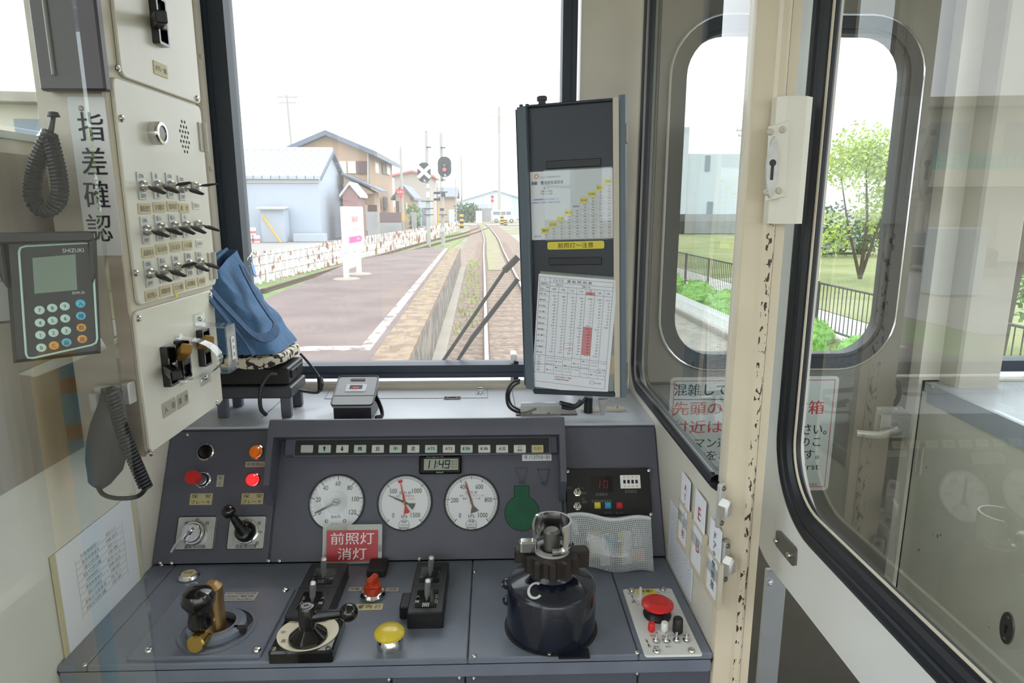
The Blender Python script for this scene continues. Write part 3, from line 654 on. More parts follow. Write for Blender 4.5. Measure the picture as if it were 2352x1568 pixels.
# wire hooks and the green cut-out
for i, (px, py) in enumerate(((1197, 1075), (1248, 1078))):
    M = on(PF, px, py); b = MB(); b.tube([(-.013, .001, .001), (-.013, 0, .002), (.013, 0, .002), (.0125, -.002, .002), (.004, -.028, .004), (.003, -.031, .009), (-.003, -.031, .009), (-.004, -.028, .004), (-.0125, -.002, .002)], .0008, 6); b.box((0, -.029, .002), (.009, .006, .003), .001)
    o = b.build('wire_hook', 'panel_grey'); o.matrix_world = M; tag(o, ('thin wire clip hook beside the number sticker, above the green opening', 'thin wire clip hook beside the edge of the centre panel')[i], 'hook', 'wire hooks on the panel')
M = on(PF, 1199, 1178); k = lambda px, py: tuple(uv(M, px, py)); rr = abs(k(1238, 1178)[0]); b = MB()
pts = [(rr*cos(a), rr*sin(a)) for a in [radians(64+52+i*(308/40)) for i in range(41)]]; pts = [(-rr*.42, rr*.9+.0)] + [q for q in pts if not (q[1] > rr*.9)] + [(rr*.42, rr*.9)]
pts = [(-rr*.42, rr*1.55)] + pts + [(rr*.42, rr*1.55)]
b.prism(pts, 0, .0007); b.m(1); b.ring(inset(pts, -.0012), pts, 0, .001); o = b.build('indicator_window', ['green_glass', 'seam']); o.matrix_world = M; tag(o, 'keyhole-shaped dark green window low on the centre panel', 'indicator window')
# red laminated sign
M = on(frame(on(PANEL, 808, 1290, .012).translation, (1, 0, 0), (0, .30, .95)), 808, 1250); k = lambda px, py: uv(M, px, py); t = thing('headlight_sign', 'red laminated card reading 前照灯消灯 standing before the speedometer', 'sign', M)
p0, p1 = k(742, 1205), k(877, 1293); b = MB(); b.prism(rrect(p1.x-p0.x, p0.y-p1.y, .003, 4, (p0.x+p1.x)/2, (p0.y+p1.y)/2), -.0007, .0007); b.build('laminate_sleeve', 'laminate', t)
p0, p1 = k(751, 1218), k(868, 1287); w, h = p1.x-p0.x, p0.y-p1.y; cx_, cy_ = (p0.x+p1.x)/2, (p0.y+p1.y)/2; b = MB(); b.box((cx_, cy_, .0011), (w, h, .0005)); b.m(1); b.text('前照灯', cx_, cy_+h*.235, h*.42, .0016, w*.84, None, 0, .008); b.text('消灯', cx_, cy_-h*.26, h*.42, .0016, w*.56, None, 0, .008); b.build('card', ['red_sign', 'white'], t)
# black control unit on the right panel
M = on(PF, 1400, 1130); k = lambda px, py: uv(M, px, py); t = thing('section_display_unit', 'black control unit with red digits and small coloured push buttons', 'control unit', M)
p0, p1 = k(1297, 1077), k(1497, 1183); W, H = p1.x-p0.x, p0.y-p1.y; cx_, cy_ = (p0.x+p1.x)/2, (p0.y+p1.y)/2
b = MB(); b.prism(rrect(W, H, .004, 3, cx_, cy_), 0, .008, .002); b.m(1)
for s_, q, z_, w in (('AEB', (1306, 1121), .006, None), ('入', (1336, 1121), .0055, None), ('電源', (1340, 1133), .0055, None), ('切', (1338, 1146), .0055, None), ('連動', (1341, 1153), .0055, None), ('区間表示', (1381, 1136), .0065, None), ('系統設定', (1447, 1129), .0065, None), ('自局表示', (1370, 1151), .0055, None), ('系統表示', (1392, 1151), .0055, None), ('セット', (1421, 1178), .0055, None), ('クリア', (1395, 1178), .0055, None)):
    p = k(*q); b.text(s_, p.x, p.y, z_, .0084)
b.build('unit_case', ['black', 'grey_ink'], t)
for q in ((1303, 1083), (1488, 1081), (1493, 1181)): p = k(*q); b = MB(); b.screw(p.x, p.y, .0042, .008); b.build('screw', 'screw', t)
p0, p1 = k(1358, 1096), k(1406, 1130); b = MB(); b.prism(rrect(p1.x-p0.x, p0.y-p1.y, .001, 3, (p0.x+p1.x)/2, (p0.y+p1.y)/2), .008, .0095); b.m(1); c_ = (p0+p1)/2; seg(b, '1', c_.x-.009, c_.y, .0035, .007, .0098, .0016); seg(b, '0', c_.x+.007, c_.y, .004, .007, .0098, .0009); b.build('digit_display', ['black_gloss', 'led_red'], t)
for (px, py), m_ in zip(((1371, 1161), (1395, 1161), (1421, 1161)), ('yellow', 'blue_btn', 'red')): p = k(px, py); b = MB(); b.prism(rrect(.0125, .0125, .001, 3, p.x, p.y), .008, .010); b.prism(rrect(.010, .010, .003, 3, p.x, p.y), .010, .0125, .001); b.build('push_button', m_, t)
p0, p1 = k(1422, 1092), k(1470, 1122); c_ = (p0+p1)/2; w, h = p1.x-p0.x, p0.y-p1.y; b = MB(); b.prism(rrect(w, h, .001, 3, c_.x, c_.y), .008, .0105, .0008)
for i in range(4):
    x = c_.x+(i-1.5)*w*.2; b.m(1).box((x, c_.y, .0107), (.005, .0075, .0006)); b.m(2); [b.box((x, c_.y+s_*h*.34, .0107), (.004, .003, .0006)) for s_ in (-1, 1)]
b.build('dip_switch', ['white', 'seam', 'tan_plate'], t)
for py in (1131, 1163):
    p = k(1325, py); b = MB(); b.lathe([(.0085, .008), (.0085, .010), (.0065, .0105), (.006, .012), (0, .012)], T(p.x, p.y), 6); b.cyl((p.x, p.y, .011), (p.x+.001, p.y+.006, .024), .0016, .0022, 8); b.build('toggle', 'chrome', t)
# lamps, knobs and switches of the left panel
def bezel(t, r=.014, h=.004): b = MB(); b.lathe([(r*1.25, 0), (r*1.25, h*.5), (r*1.1, h), (r, h), (r, h*.4)], None, 28); return b.build('bezel', 'chrome', t)
def on_l(px, py): return on(PF, px, py)
LB = abs(uv(on_l(472, 1038), 488, 1038).x)
t = thing('round_lamp', 'dark unlit lamp in chrome ring, uppermost of the side panel', 'lamp', on_l(472, 1038)); bezel(t, LB); b = MB(); b.lathe([(LB, .001), (LB*.8, .004), (0, .005)], None, 24); b.build('lens', 'black_gloss', t)
t = thing('indicator_lamp', 'amber round indicator lamp in a chrome ring with 非常停止 plate', 'lamp', on_l(589, 1038)); bezel(t, LB*.88); b = MB(); b.lathe([(LB*.88, .002), (LB*.86, .008), (LB*.6, .013), (0, .015)], None, 24); b.build('lens', 'lamp_orange', t)
sticker('name_plate', None, None, PF, 587, 1066, 564, 1060, 609, 1072, 'grey_plate', ['非常停止'], par=t)
t = thing('indicator_lamp', 'lit bright red indicator lamp with gold 保安ブレーキ plate below', 'lamp', on_l(582, 1102)); bezel(t, LB*.82); b = MB(); b.lathe([(LB*.84, .002), (LB*.82, .010), (LB*.55, .014), (0, .015)], None, 24); b.build('lens', 'lamp_red', t)
sticker('name_plate', None, None, PF, 580, 1145, 556, 1133, 604, 1158, 'gold_plate', ['保　安', 'ブレーキ'], par=t, frac=.75)
t = thing('pull_knob', 'red pull knob on chrome neck with 引く plate beside', 'knob', on_l(466, 1102)); bezel(t, LB*.95); b = MB(); b.cyl((0, 0, .002), (0, 0, .03), LB*.8, LB*.72, 20); b.build('neck', 'chrome', t)
b = MB(); b.lathe([(LB*.62, .028), (LB*.9, .036), (LB*.98, .05), (LB*.9, .055), (0, .056)], None, 24); b.build('knob_cap', 'red', t)
sticker('name_plate', None, None, PF, 506, 1104, 500, 1090, 513, 1117, 'grey_plate', ['引', 'く'], par=t, frac=.7)
sticker('name_plate', None, None, PF, 462, 1146, 438, 1133, 486, 1159, 'gold_plate', ['保　安', 'ブレーキ'], par=t, frac=.75)
def sqplate(t, x0, y0, x1, y1, texts):
    M = t.matrix_world; a, c = uv(M, x0, y0), uv(M, x1, y1); b = MB(); w, h = c.x-a.x, a.y-c.y; cx_, cy_ = (a.x+c.x)/2, (a.y+c.y)/2
    b.prism(rrect(w, h, .004, 4, cx_, cy_), 0, .003, .001); b.m(2).ring(rrect(w, h, .004, 4, cx_, cy_), rrect(w-.003, h-.003, .003, 4, cx_, cy_), .0028, .0032); b.m(1)
    for s_, q, z_ in texts: p = uv(M, *q); b.text(s_, p.x, p.y, z_, .0035)
    b.build('face_plate', ['silver_plate', 'ink', 'black'], t)
t = thing('key_switch', 'square silver key switch with a key in its lock cylinder', 'switch', on_l(450, 1224)); sqplate(t, 411, 1186, 491, 1262, (('後', (430, 1201), .008), ('中', (455, 1193), .008), ('前', (478, 1201), .008), ('運転台切換', (449, 1255), .0085)))
b = MB(); b.lathe([(.024, .003), (.024, .012), (.022, .016), (.019, .016), (.0185, .020), (.017, .022), (0, .022)], None, 28); b.m(1).box((0, 0, .0222), (.002, .010, .0008), 0, R(-35)); b.build('lock_cylinder', ['chrome', 'seam'], t)
b = MB(); b.prism([(.004, .010), (-.003, .012), (-.030, -.020), (-.037, -.031), (-.033, -.034), (-.026, -.024)], 0, .002, .0006, T(0, 0, .03) @ R(8)); b.cyl((0, .004, .02), (0, .006, .031), .003, None, 10); b.build('key', 'chrome', t)
t = thing('rotary_switch', 'silver plated rotary switch with a black ball-ended lever', 'switch', on_l(568, 1221)); sqplate(t, 529, 1185, 607, 1261, (('後', (597, 1201), .008), ('中', (600, 1222), .008), ('前', (592, 1247), .008), ('逆転機切換', (566, 1254), .0085)))
b = MB(); b.lathe([(.0245, .003), (.0245, .007), (.021, .009), (0, .009)], None, 28); b.build('collar', 'chrome', t)
b = MB(); b.lathe([(.021, .008), (.019, .020), (.014, .026), (0, .028)], None, 24); p = uv(t.matrix_world, 526, 1175, .05); b.tube([(0, 0, .018), (p.x*.4, p.y*.4, .032), (p.x, p.y, .05)], [.013, .0085, .0065], 10); b.build('lever', 'black_gloss', t); b = MB(); b.ball((p.x, p.y, .052), .0135, 20); b.build('ball_grip', 'black_gloss', t)
# ---------------------------------------------------------------- devices on the desk
def on_d(px, py, h=0): return on(DESK, px, py, h)
t = thing('desk_button', 'flat chrome-rimmed push button with yellowed cap near desk corner', 'button', on_d(434, 1327)); b = MB(); b.lathe([(.019, 0), (.0195, .004), (.017, .009), (.0135, .010)], None, 28); b.build('rim', 'chrome', t); b = MB(); b.lathe([(.0138, .006), (.0135, .0105), (0, .0112)], None, 24); b.m(1).text('非常', 0, 0, .009, .0118); b.build('cap', ['tan_plate', 'ink_soft'], t)
# brass handled brake valve plate
M = on_d(495, 1430); t = thing('brake_handle_unit', 'grey plate with upright brass brake handle and black grip', 'brake handle', M); k = lambda px, py, h=0: uv(M, px, py, h)
q = [k(*p, .006) for p in ((320, 1508), (398, 1351), (671, 1349), (606, 1506))]; b = MB(); x0 = (q[0].x+q[1].x)/2; x1 = (q[2].x+q[3].x)/2; y0 = (q[0].y+q[3].y)/2; y1 = (q[1].y+q[2].y)/2
b.prism(rrect(x1-x0, y1-y0, .004, 3, (x0+x1)/2, (y0+y1)/2), 0, .006, .0015); b.build('base_plate', 'desk_grey', t)
for p in ((342, 1494), (442, 1357), (655, 1356), (590, 1493)): p = k(*p, .006); b = MB(); b.screw(p.x, p.y, .007, .006); b.build('screw', 'screw', t)
cc = k(500, 1445, .006); b = MB(); b.lathe([(.062, .006), (.062, .0085), (.056, .0085), (.056, .0062)], T(cc.x, cc.y), 40); b.lathe([(.046, .0062), (.046, .016), (.040, .020), (.030, .020), (.030, .0062)], T(cc.x, cc.y), 40); b.build('dial_ring', 'desk_grey', t)
b = MB(); b.lathe([(.04, .0062), (.04, .0068), (0, .0068)], T(cc.x+.01, cc.y+.02), 28); b.build('dial_opening', 'black_soft', t)
b = MB()
for i in range(5): a = radians(-60+i*24); b.cyl((cc.x+.036*cos(a), cc.y+.036*sin(a), .0065), (cc.x+.036*cos(a), cc.y+.036*sin(a), .013), .004, None, 10, .001)
b.box((cc.x+.042, cc.y-.012, .014), (.022, .010, .012), .002, None); b.build('index_pins', 'gear_dark', t)
b = MB(); hx = k(494, 1430).x; hb = k(487, 1470, .02); z1 = .118
bx = k(497, 1445, .01)
b.prism(rrect(.030, .030, .011, 5, bx.x, bx.y), .008, .098, .009); b.prism(rrect(.034, .030, .010, 4, bx.x-.010, bx.y-.022), .008, .042, .004); b.build('brass_handle', 'brass', t)
gx, gy = bx.x-.012, bx.y-.026
b = MB(); b.lathe([(.016, .050), (.0195, .056), (.019, .066), (.0165, .076), (.019, .086), (.0255, .096), (.0265, .106), (.022, .115), (.012, .120), (0, .121)], T(gx, gy, -.016) @ S(1, 1, .98), 28, .95); b.build('grip', 'black_gloss', t)
b = MB(); b.cyl((gx+.004, gy-.004, .020), (gx+.004, gy-.034, .024), .0145, .0145, 24, .0025); b.build('brass_knob', 'brass_bright', t)
sticker('name_plate', None, None, frame((0, 0, .8065), (1, 0, 0), (0, 1, 0)), 551, 1370, 519, 1362, 583, 1381, 'silver_plate', ['5170SER08', '1990 製造', 'ナブコ 株式会社'], 'ink_soft', par=t)
# long black door switch boxes with chrome levers
def lever_box(px, p4, label, lv, lab, z=.03, box2=None):
    M = on_d(*px); t = thing('door_switch_box', label, 'switch box', M); k = lambda x, y, h=z: uv(M, x, y, h)
    q = [k(*p) for p in p4]; x0 = (q[0].x+q[1].x)/2; x1 = (q[2].x+q[3].x)/2; y0 = (q[0].y+q[3].y)/2; y1 = (q[1].y+q[2].y)/2
    b = MB(); b.prism(rrect(x1-x0, y1-y0, .004, 3, (x0+x1)/2, (y0+y1)/2), 0, z, .002)
    if box2: b.box((x0-.007, y0+(y1-y0)*.30, z*.4), (.018, (y1-y0)*.28, z*.8), .002)
    b.box(((x0+x1)/2, (y0+y1)/2, z), (x1-x0, .001, .0006)); b.build('box_body', 'black', t)
    for i, ((bx_, by_), (tx, ty)) in enumerate(lv):
        p = k(bx_, by_); p2 = k(tx, ty, z+.045); w = (x1-x0)*.6; b = MB(); b.prism(rrect(w, .052, .002, 3, p.x, p.y+.004), z, z+.001); b.m(1)
        b.text('開', p.x, p.y-.016, .013, z+.0016, None, None, 0, .012); b.text('閉', p.x+(.016 if lab else -.016), p.y-.006, .008, z+.0016); b.text('入', p.x+(.016 if lab else -.016), p.y+.01, .007, z+.0016); b.text('ドア入力', p.x-(.017 if lab else -.017), p.y+.012, .0065, z+.0016, None, None, 0, 0, 'C', True, 1.05)
        b.build('legend_plate', ['black_gloss', 'white_ink' if i == 0 else 'grey_ink'], t)
        b = MB(); b.tube([(p.x, p.y, z), (p.x+(p2.x-p.x)*.15, p.y+(p2.y-p.y)*.15, z+.007), (p.x+(p2.x-p.x)*.3, p.y+(p2.y-p.y)*.3, z+.014), (p2.x, p2.y, z+.044), (p2.x, p2.y, z+.0455)], [.0016, .003, .005, .0052, .0035], 12); b.build('lever', 'satin', t)
    return t
lever_box((725, 1390), ((656, 1415), (712, 1292), (795, 1292), (757, 1415)), 'black lever box beside the brass brake unit', [((717, 1382), (719, 1337)), ((742, 1326), (744, 1282))], True)
lever_box((980, 1390), ((935, 1407), (957, 1290), (1028, 1290), (1022, 1407)), 'black lever box between orange knob and brake valve', [((980, 1378), (983, 1332)), ((988, 1322), (991, 1279))], False, box2=True)
M = on_d(868, 1312); b = MB(); b.box((0, .0, .008), (.036, .045, .016), .002); o = b.build('small_black_cover', 'black_soft'); o.matrix_world = M; tag(o, 'small square black cover behind the orange knob', 'cover')
# orange knob
t = thing('orange_selector', 'orange translucent selector knob on a chrome collar', 'knob', on_d(857, 1369)); b = MB(); b.lathe([(.0225, 0), (.023, .006), (.020, .011), (.016, .012)], None, 28); b.build('collar', 'chrome', t)
b = MB(); b.lathe([(.016, .010), (.0165, .016), (.015, .022), (0, .023)], None, 24); b.box((0, 0, .030), (.013, .029, .022), .004, R(-22)); b.box((0, 0, .024), (.026, .026, .006), .003); b.build('knob_cap', 'orange_red', t)
DF = frame((0, 0, .8004), (1, 0, 0), (0, 1, 0))
sticker('name_plate', None, None, DF, 816, 1353, 803, 1349, 831, 1358, 'grey_plate', ['交番'], 'ink_soft', par=t); sticker('name_plate', None, None, DF, 901, 1354, 887, 1350, 915, 1358, 'grey_plate', ['点滅'], 'ink_soft', par=t)
sticker('name_plate', None, None, DF, 848, 1394, 819, 1389, 877, 1402, 'tan_plate', ['室 内 灯'], par=t)
# black rotary master control with ball
M = on_d(712, 1462); t = thing('rotary_controller', 'black rotary controller on a white dial with ball-ended arm', 'controller', M); k = lambda x, y, h=.02: uv(M, x, y, h)
q = [k(*p) for p in ((620, 1497), (652, 1412), (788, 1412), (768, 1497))]; x0 = (q[0].x+q[1].x)/2; x1 = (q[2].x+q[3].x)/2; y0 = (q[0].y+q[3].y)/2; y1 = (q[1].y+q[2].y)/2; cx_, cy_ = (x0+x1)/2, (y0+y1)/2
b = MB(); b.prism(rrect(x1-x0, y1-y0, .005, 3, cx_, cy_), 0, .02, .003); b.m(1)
for sx_ in (-1, 1):
    for sy_ in (-1, 1): b.screw(cx_+sx_*(x1-x0)*.42, cy_+sy_*(y1-y0)*.42, .0045, .02)
b.build('base_block', ['black_gloss', 'dull_metal'], t)
rr = (x1-x0)*.485; ry = (y1-y0)*.485/rr; b = MB(); b.lathe([(rr, .02), (rr, .0215), (0, .0215)], T(cx_, cy_), 40, ry); b.m(1)
for s_, a in (('直', 215), ('中', 180), ('変', 130)): b.text(s_, cx_+rr*.82*cos(radians(a)), cy_+rr*.82*ry*sin(radians(a)), .009, .0219)
b.build('dial', ['dial_cream', 'ink_soft'], t)
b = MB(); p = k(708, 1462, .022); p2 = k(706, 1408, .07); b.lathe([(.031, .0215), (.030, .026), (.018, .036), (.0135, .040), (.0135, .074), (.012, .077), (.0095, .0775), (0, .0765)], T(p.x, p.y), 28); b.build('hub', 'black_gloss', t)
b = MB(); b.lathe([(.0085, .0775), (.0085, .0785), (.004, .0785), (.003, .076)], T(p.x, p.y), 16); b.build('hub_screw', 'dull_metal', t)
b = MB(); pb = k(801, 1406, .066); b.tube([(p.x, p.y, .056), (pb.x, pb.y, .066)], [.0095, .0068], 12); b.build('arm', 'black_gloss', t); b = MB(); b.ball((pb.x, pb.y, .066), .0148, 20); b.build('ball_grip', 'black_gloss', t)
# yellow mushroom button
t = thing('mushroom_button', 'yellow mushroom push button on knurled chrome base', 'button', on_d(896, 1483)); b = MB()
b.lathe([(.021, 0), (.021, .008), (.020, .012), (.017, .018), (0, .018)], None, 36); b.build('knurled_base', 'chrome', t); b = MB(); b.lathe([(.012, .016), (.020, .018), (.0245, .022), (.0245, .026), (.020, .031), (.010, .034), (0, .035)], None, 32); b.build('mushroom_cap', 'yellow_btn', t)
# brake valve
M = on_d(1265, 1437); t = thing('brake_valve', 'dark navy cylindrical brake valve marked with a white C', 'brake valve', M); k = lambda x, y, h=0: uv(M, x, y, h)
R0 = (k(1368, 1437).x-k(1160, 1437).x)/2*.965; b = MB(); b.lathe([(R0*1.06, .0005), (R0*1.06, .002), (R0*.9, .002)], None, 48); b.build('desk_cutout', 'black_soft', t)
H1 = .086
b = MB(); b.lathe([(R0, 0), (R0, H1-.006), (R0*.97, H1-.001), (R0*.92, H1+.002), (R0*.5, H1+.014), (R0*.44, H1+.020), (R0*.42, H1+.026), (R0*.36, H1+.030), (0, H1+.030)], None, 56)
b.ball((-R0*.99, .012, H1-.012), .010, 12); b.ball((-R0*.99, .006, H1-.040), .009, 10); b.cyl((-R0*.9, .012, H1-.012), (-R0*1.12, .012, H1-.012), .006, None, 10); b.prism(rrect(.05, .02, .001, 2, .03, -R0*1.0), 0, .004)
b.build('valve_body', 'cyl_navy', t)
b = MB(); a0 = radians(248); pts = []
xc, yc, zc = -.030, -R0*.58, H1+.0215
for i in range(15): a = radians(50+i*(260/14)); pts.append((xc+.011*cos(a), yc+.014*sin(a)))
for i in range(len(pts)-1):
    q0, q1 = pts[i], pts[i+1]; zz = lambda x, y: H1+.002+(R0*.92-sqrt(x*x+y*y))*(.012/(R0*.42))+.0012
    d = (V(q1)-V(q0)).normalized()*.0022; nn = V((-d.y, d.x)); A, B = V(q0)-d*.3, V(q1)+d*.3; b.add([(*(s_), zz(*s_)) for s_ in (A-nn, B-nn, B+nn, A+nn)], [(0, 1, 2, 3)])
b.build('letter_mark', 'white_ink', t)
HW = H1-.010
b = MB(); N = 11; g = []
for i in range(N*6):
    a = 2*pi*i/(N*6); rr = .042+.006*(1 if (i % 6) in (0, 1, 2) else -.3); g.append((rr*cos(a), rr*sin(a)))
b.prism(g, HW+.036, HW+.066, .003); b.prism(rrect(.034, .022, .006, 3, -.045, .008), HW+.044, HW+.066, .003); b.prism(rrect(.038, .026, .006, 3, .043, .0), HW+.040, HW+.068, .003); b.build('handwheel', 'gear_dark', t)
b = MB(); b.lathe([(.030, HW+.066), (.030, HW+.070), (.020, HW+.070), (.020, HW+.066)], None, 32); b.build('washer', 'silver_plate', t)
b = MB(); b.lathe([(.014, HW+.066), (.014, HW+.100), (.010, HW+.104), (0, HW+.104)], None, 20); b.build('spindle', 'dull_metal', t)
def cup(i, j, th):
    a = radians(-60+i*250); zz = HW+.078+(.042*j if i < .8 else .042*j*(1-.35*(i-.8)/.2)); return (th*cos(a), th*sin(a), zz)
b = MB(); n = 36; Ro, Ri = .033, .029
vs = [cup(i/n, j, r_) for i in range(n+1) for (r_, j) in ((Ro, 0), (Ro, 1), (Ri, 1), (Ri, 0))]; fs = [(0, 1, 2, 3), tuple(n*4+q for q in (3, 2, 1, 0))]
for i in range(n):
    for q in range(4): fs.append((i*4+q, i*4+(q+1) % 4, i*4+4+(q+1) % 4, i*4+4+q))
b.add(vs, fs); b.tube([(.026*cos(radians(a)), .026*sin(radians(a))-.004, HW+.078) for a in range(-95, 10, 12)], .006, 10); b.prism(rrect(.03, .018, .006, 3, -.040, -.006), HW+.070, HW+.088, .003); b.build('chrome_cup', 'chrome', t)
# white switch plate with the red emergency button
M = on_d(1520, 1430); t = thing('switch_plate', 'white plate with red emergency mushroom button and small switches', 'switch plate', M); k = lambda x, y, h=.003: uv(M, x, y, h)
q = [k(*p) for p in ((1485, 1506), (1427, 1352), (1543, 1350), (1614, 1503))]; x0 = (q[0].x+q[1].x)/2; x1 = (q[2].x+q[3].x)/2; y0 = (q[0].y+q[3].y)/2; y1 = (q[1].y+q[2].y)/2
b = MB(); b.prism(rrect(x1-x0, y1-y0, .005, 4, (x0+x1)/2, (y0+y1)/2), 0, .003, .001); b.m(1)
for s_, p, z_ in (('車内', (1449, 1363), .006), ('車外', (1457, 1383), .006), ('マイク', (1473, 1388), .006), ('非常', (1501, 1460), .006), ('放送', (1528, 1461), .006), ('ワイパー速度', (1560, 1459), .006), ('入', (1484, 1469), .006), ('切', (1491, 1484), .006), ('室内', (1507, 1485), .005), ('室外', (1535, 1485), .005), ('(EB)リセット', (1524, 1361), .005)): p = k(*p); b.text(s_, p.x, p.y, z_, .0036)
for (ax, ay), (bx_, by_) in (((1452, 1369), (1456, 1380)), ((1486, 1473), (1490, 1481))):
    A, B = k(ax, ay), k(bx_, by_); b.line(A.x, A.y, B.x, B.y, .0008, .0035)
    for P_, e in ((A, 1), (B, -1)): b.add([(P_.x, P_.y+.004*e, .0035), (P_.x-.002, P_.y-.001*e, .0035), (P_.x+.002, P_.y-.001*e, .0035)], [(0, 1, 2)])
b.build('base_plate', ['white_paint', 'ink_soft'], t)
for p in ((1451, 1356), (1522, 1354), (1508, 1496), (1588, 1495)): p = k(*p); b = MB(); b.screw(p.x, p.y, .0062, .003); b.build('screw', 'screw', t)
a, c = k(1461, 1354), k(1509, 1364); b = MB(); b.box(((a.x+c.x)/2, (a.y+c.y)/2, .0033), (c.x-a.x, a.y-c.y, .0008)); b.m(1).text('注意！', (a.x+c.x)/2, (a.y+c.y)/2+.002, .010, .004); b.build('warning_label', ['yellow', 'ink'], t)
p = k(1509, 1413, .003); b = MB(); b.lathe([(.0235, .003), (.0245, .007), (.022, .012), (.018, .015), (0, .015)], T(p.x, p.y), 36); e = b.build('button_base', 'black', t)
b = MB(); b.lathe([(.015, .015), (.020, .018), (.0275, .024), (.0275, .027), (.024, .0295), (.0165, .031), (.016, .0304), (.0155, .0312), (0, .0316)], T(p.x, p.y), 40); b.build('mushroom_cap', 'red_btn', t)
p = k(1471, 1376); b = MB(); b.lathe([(.006, .003), (.006, .006), (.004, .007), (0, .007)], T(p.x, p.y), 6); b.cyl((p.x, p.y, .006), (p.x, p.y+.003, .026), .0028, .0022, 10, .001); b.build('toggle', 'white', t)
for px, py, m_, rr, hh in ((1496, 1449, 'red_btn', .0062, .017), (1526, 1448, 'white', .0062, .017), (1556, 1452, 'black', .0088, .028)):
    p = k(px, py); b = MB(); b.lathe([(rr*.7, .003), (rr*.7, .006), (rr, .006), (rr*.93, hh), (rr*.8, hh+.002), (0, hh+.002)], T(p.x, p.y), 22); b.build('push_button' if rr < .007 else 'rotary_knob', m_, t)
for px, py in ((1507, 1473), (1530, 1473), (1554, 1472), (1577, 1471)): p = k(px, py); b = MB(); b.lathe([(.0068, .003), (.0068, .0052), (.005, .0056), (.0042, .008), (0, .008)], T(p.x, p.y), 8); b.cyl((p.x, p.y, .007), (p.x+.0006, p.y+.003, .018), .0014, .002, 8); b.build('toggle', 'chrome', t)
# mesh pouch leaning on the control unit
M = frame(on(DESK, 1400, 1305, 0).translation, (1, .04, 0), (0, .36, .93)); k = lambda x, y: uv(M, x, y)
cs = [k(*p) for p in ((1318, 1300), (1301, 1178), (1489, 1187), (1496, 1310))]
def pouch(u, v_, s_=1, inn=1.0):
    A = cs[0]*(1-u)*(1-v_)+cs[3]*u*(1-v_)+cs[1]*(1-u)*v_+cs[2]*u*v_; m_ = (cs[0]+cs[1]+cs[2]+cs[3])/4; q = m_+(A-m_)*inn
    e = max(0, 1-(2*u-1)**4)*max(0, 1-(2*v_-1)**4); return (q.x, q.y+.004*sin(u*9), .016+s_*.016*inn*e)
t = thing('mesh_pouch', 'clear white mesh zip pouch full of small items leaning on console', 'pouch', M); b = MB(); 
for s_ in (1,):
    for i in range(0, 45): b.tube([pouch(i/44, j/12, s_) for j in range(13)], .0008, 3)
    for i in range(0, 29): b.tube([pouch(j/20, i/28, s_) for j in range(21)], .0008, 3)
b.build('mesh_fabric', 'mesh_white', t)
b = MB(); b.grid(lambda u, v_: pouch(u, v_, 1, .995), 16, 10); b.grid(lambda u, v_: pouch(u, v_, -1, .995), 16, 10); b.build('clear_film', 'clear_acrylic', t)
b = MB(); b.tube([pouch(i/20, .97, 1) for i in range(21)], .003, 6); b.build('zip_edge', 'mesh_white', t)
for i, (u, v_, w, h, m_) in enumerate(((.22, .4, .03, .05, 'tan_plate'), (.37, .35, .018, .06, 'paper'), (.45, .55, .022, .03, 'blue_btn'), (.56, .3, .02, .05, 'black_soft'), (.64, .42, .012, .062, 'yellow'), (.72, .42, .016, .062, 'paper'), (.84, .2, .036, .024, 'orange_btn'))):
    p = pouch(u, v_, 1, .8); b = MB(); b.box((p[0], p[1], .022), (w, h, .006), .001); b.build('packet', m_, t)
# ---------------------------------------------------------------- switch cabinet on the left wall
t = thing('switch_cabinet', 'tall cream steel switch cabinet with three front plates on side wall', 'cabinet', CAB); k = lambda x, y, h=0: uv(CAB, x, y, h)
b = MB(); b.box((.151, .55, -.049), (.302, 1.1, .096), .004); b.build('body', 'cream_edge', t)
b = MB(); b.box((-.0015, .55, -.049), (.003, 1.1, .092)); b.build('side_plate', 'steel', t)
def plate(name, cs, sc_=()):
    q = [k(*c) for c in cs]; b = MB(); x0 = (q[0].x+q[3].x)/2; x1 = (q[1].x+q[2].x)/2; y1 = (q[0].y+q[1].y)/2; y0 = (q[2].y+q[3].y)/2
    b.prism(rrect(x1-x0, y1-y0, .012, 5, (x0+x1)/2, (y0+y1)/2), 0, .005, .0015); o = b.build(name, 'cream', t)
    for s_ in sc_: p = k(*s_, .005); b = MB(); b.screw(p.x, p.y, .0055, .005); d = b.build('screw', 'screw', o)
    return o
plate('upper_plate', ((246, -160), (438, 0), (452, 233), (262, 178)), ((268, 157), (452, 226)))
mp = plate('middle_plate', ((264, 186), (456, 240), (490, 655), (299, 704)), ((278, 272), (311, 627)))
plate('lower_plate', ((303, 714), (489, 665), (499, 928), (338, 1042)), ((317, 731), (482, 678), (498, 925), (346, 1040)))
b = MB()
c0 = k(418, 320)
for r_, n in ((-3.5, 2), (-2.5, 3), (-1.5, 4), (-.5, 3), (.5, 4), (1.5, 3), (2.5, 2)):
    for i in range(n): b.lathe([(.0028, .0052), (0, .0053)], T(c0.x+(i-(n-1)/2)*.0105, c0.y-r_*.0085, 0), 10)
b.build('speaker_holes', 'seam', mp)
for q in ((462, 315), (484, 610)):
    p = k(*q, .004); b = MB(); b.box((p.x-.006, p.y, .006), (.014, .052, .003), .001); b.cyl((p.x+.006, p.y-.026, .008), (p.x+.006, p.y+.026, .008), .005, None, 10); b.build('hinge', 'grey_cream', t)
